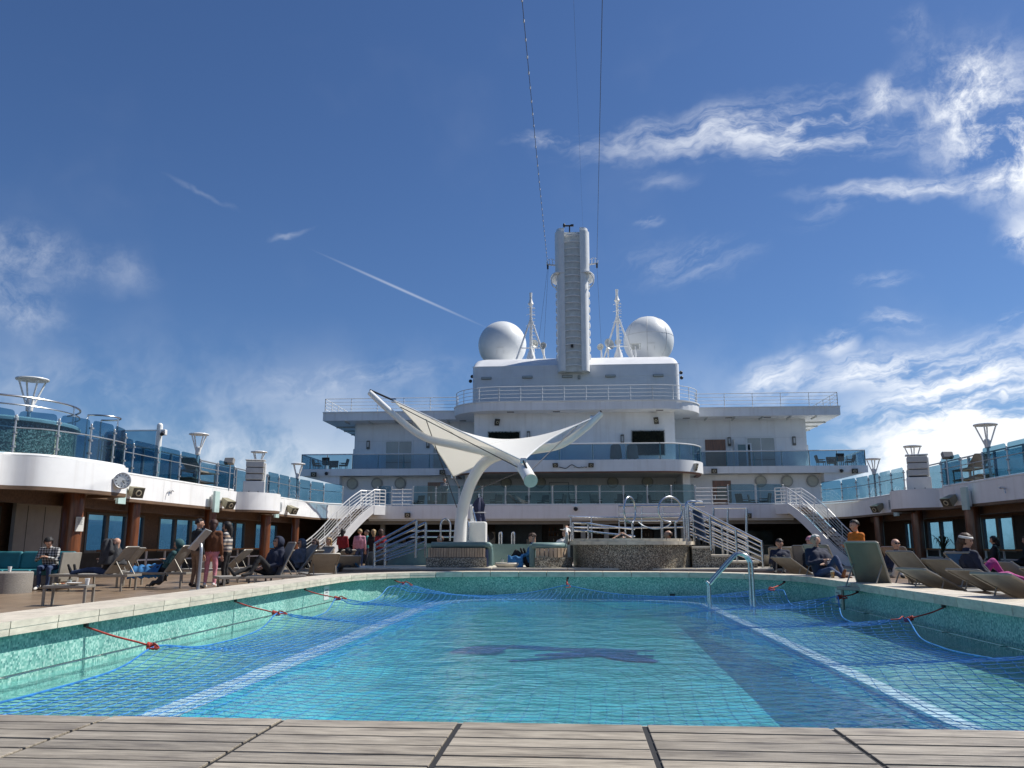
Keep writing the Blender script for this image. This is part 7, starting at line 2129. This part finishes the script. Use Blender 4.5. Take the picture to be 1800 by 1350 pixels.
towel('blue_towel', 'bright blue towel on the heaped blanket behind the left coping', (at(606, 957, 22.4).x, 22.6, 0), R(110), -.62, -.1, .37, lambda s: .74 - .03 * s, CM['blue'], 11)
t = thing('yellow_bottle', 'small yellow bottle standing beyond the left handrails', 'bottle', (at(711, 965, 30).x, 30, .5))
MB().lathe([(.001, 0), (.10, 0), (.12, .3), (.06, .5), (.06, .56), (.001, .57)], (0, 0, 0), 16).build('bottle', mat('yellow plastic', (.6, .34, .02), .4), t, True); MB().lathe([(.05, .57), (.05, .63), (.001, .63)], (0, 0, 0), 10).build('cap', BLACK, t, True)
t.scale = (.7, .7, .7)
# ---- middle
p = at(776, 950, 26.0)
person('bare-shouldered bather in the tub behind the long booth', (p.x, 26.0, .30), R(250), sit(.16, R(95), 'bent', ('side', 'side'), (R(-20), R(5)), x0=0), 'navy', 'black', hair='brown', style='bun', sleeves=False, bare=True, legs=False)
p = at(782, 870, 51.2)
person('man in a grey shirt standing at the promenade rail', (p.x, 51.0, 3.3), R(-80), stand(arms=('rail', 'down'), head=(R(30), 0), h=1.04), 'grey', 'black', 'black', 'black', 'short')
p = at(925, 962, 22.9)
person('person in blue sitting low between the booths, head bowed', (-1.42, 22.9, .28), R(185), sit(.22, R(78), 'bent', ('knee', 'knee'), (0, R(30))), 'blue', 'black', 'black', 'brown', 'short', puff=1.05)
towel('blue_towel', 'folded bright blue towel hanging beside the low cream table', (-1.88, 22.62, .5), R(0), .02, .42, .12, lambda s: .30, CM['blue'], 3, drape=.18)
p = at(962, 944, 23.6)
person('reclining person in a white cap behind the small curved booth', (-.75, 23.5, .45), R(205), sit(.30, R(50), 'flat', ('head', 'lap'), (0, R(-15))), 'white', 'navy', 'black', 'brown', 'short', hat='cap')
p = at(1098, 946, 23.4)
person('bather with hands behind the head in the hot tub', (p.x, 23.9, .28), R(-80), sit(.20, R(70), 'bent', ('head', 'head'), (R(15), R(-10)), x0=0), 'navy', 'black', hair='brown', style='short', sleeves=False, bare=True, legs=False, glasses=True)
p = at(1180, 942, 23.2)
person('grey-cropped bather in profile at the right of the hot tub', (p.x, 23.5, .36), R(175), sit(.22, R(92), 'bent', ('side', 'side'), (R(10), 0), x0=0), 'navy', 'black', hair='brown', style='fringe', sleeves=False, bare=True, legs=False)
# ---- right side
def seat_at(px, py, y, rot, back=R(55)):
    """lounger origin so that a sitter's head is seen at px"""
    c = at(px, py, y); off = .40
    return Vector((c.x + off * math.cos(rot), c.y + off * math.sin(rot), 0))
person('dark-haired man in navy bent over his phone on the right', seat_at(1373, 962, 22.6, R(250)), R(255), sit(.37, R(66), 'bent', ('phone', 'phone'), (0, R(22))), 'navy', 'black', 'black', 'black', 'short', puff=1.12)
person('person in a rose knit cap seated behind the white-haired man', seat_at(1424, 948, 22.6, R(250)), R(250), sit(.42, R(66), 'bent', ('lap', 'lap'), (R(-40), R(-8))), 'navy', 'black', 'black', 'grey', 'short', puff=1.1, hat='beanie')
person('white-haired man in navy with crossed arms on the right', seat_at(1444, 965, 18.2, R(262)), R(285), sit(.40, R(68), 'one', ('cross', 'cross'), (R(-22), R(-6))), 'navy', 'denim', 'brown', 'white', 'short', puff=1.16, scale=1.02)
person('bearded man in an orange hooded jacket standing on the right', (at(1506, 960, 20.5).x, 20.5, -.12), R(200), stand(arms=('front', 'front'), head=(R(-8), R(6)), h=1.02), 'orange', 'black', 'black', 'black', 'short', puff=1.22)
o = MB().sphere((.03, 0, -.02), .06, 12, 8).build('stub', SKIN); bpy.data.objects.remove(o, do_unlink=True)
person('bald man in sunglasses reclining on the right', seat_at(1578, 957, 20.0, R(255)), R(262), sit(.37, R(64), 'bent', ('lap', 'lap'), (R(10), R(-4))), 'navy', 'white', 'black', 'bald', 'bald', glasses=True, puff=1.1)
pc_ = at(1690, 978, 15.2)
person('woman in pink trousers and white headband reclining on the blue towel', (pc_.x + .42, 15.35, 0), R(8), sit(.40, R(72), 'one', ('lap', 'lap'), (R(-55), R(10))), 'navy', 'magenta', 'skin', 'brown', 'bob', puff=1.08, hat='band')
for px, lab, hr_ in ((1739, 'dark silhouetted person seated before the right windows, left one', 'black'), (1796, 'dark silhouetted person seated before the right windows, at the picture edge', 'brown')):
    c = at(px, 962, 27.5); person(lab, (c.x, 27.5, 0), R(150), sit(.45, R(85), 'chair', ('lap', 'lap'), (0, R(10))), 'black', 'black', 'black', hr_, 'bob', puff=1.1)
    t = thing('cafe_chair', lab.replace('dark silhouetted person seated', 'dark chair of the silhouetted person'), 'chair', (c.x, 27.5, 0), R(150))
    MB().bevbox((0, 0, .43), (.46, .46, .05), .015).build('seat', BLACK, t, True); MB().bevbox((-.24, 0, .70), (.04, .46, .4), .015).build('backrest', BLACK, t, True)
    for x in (-.2, .2):
        for y in (-.2, .2): MB().tube([(x, y, 0), (x, y, .41)], .018, 6).build('leg', STEEL, t, True)

bpy.data.scenes.remove(shop)
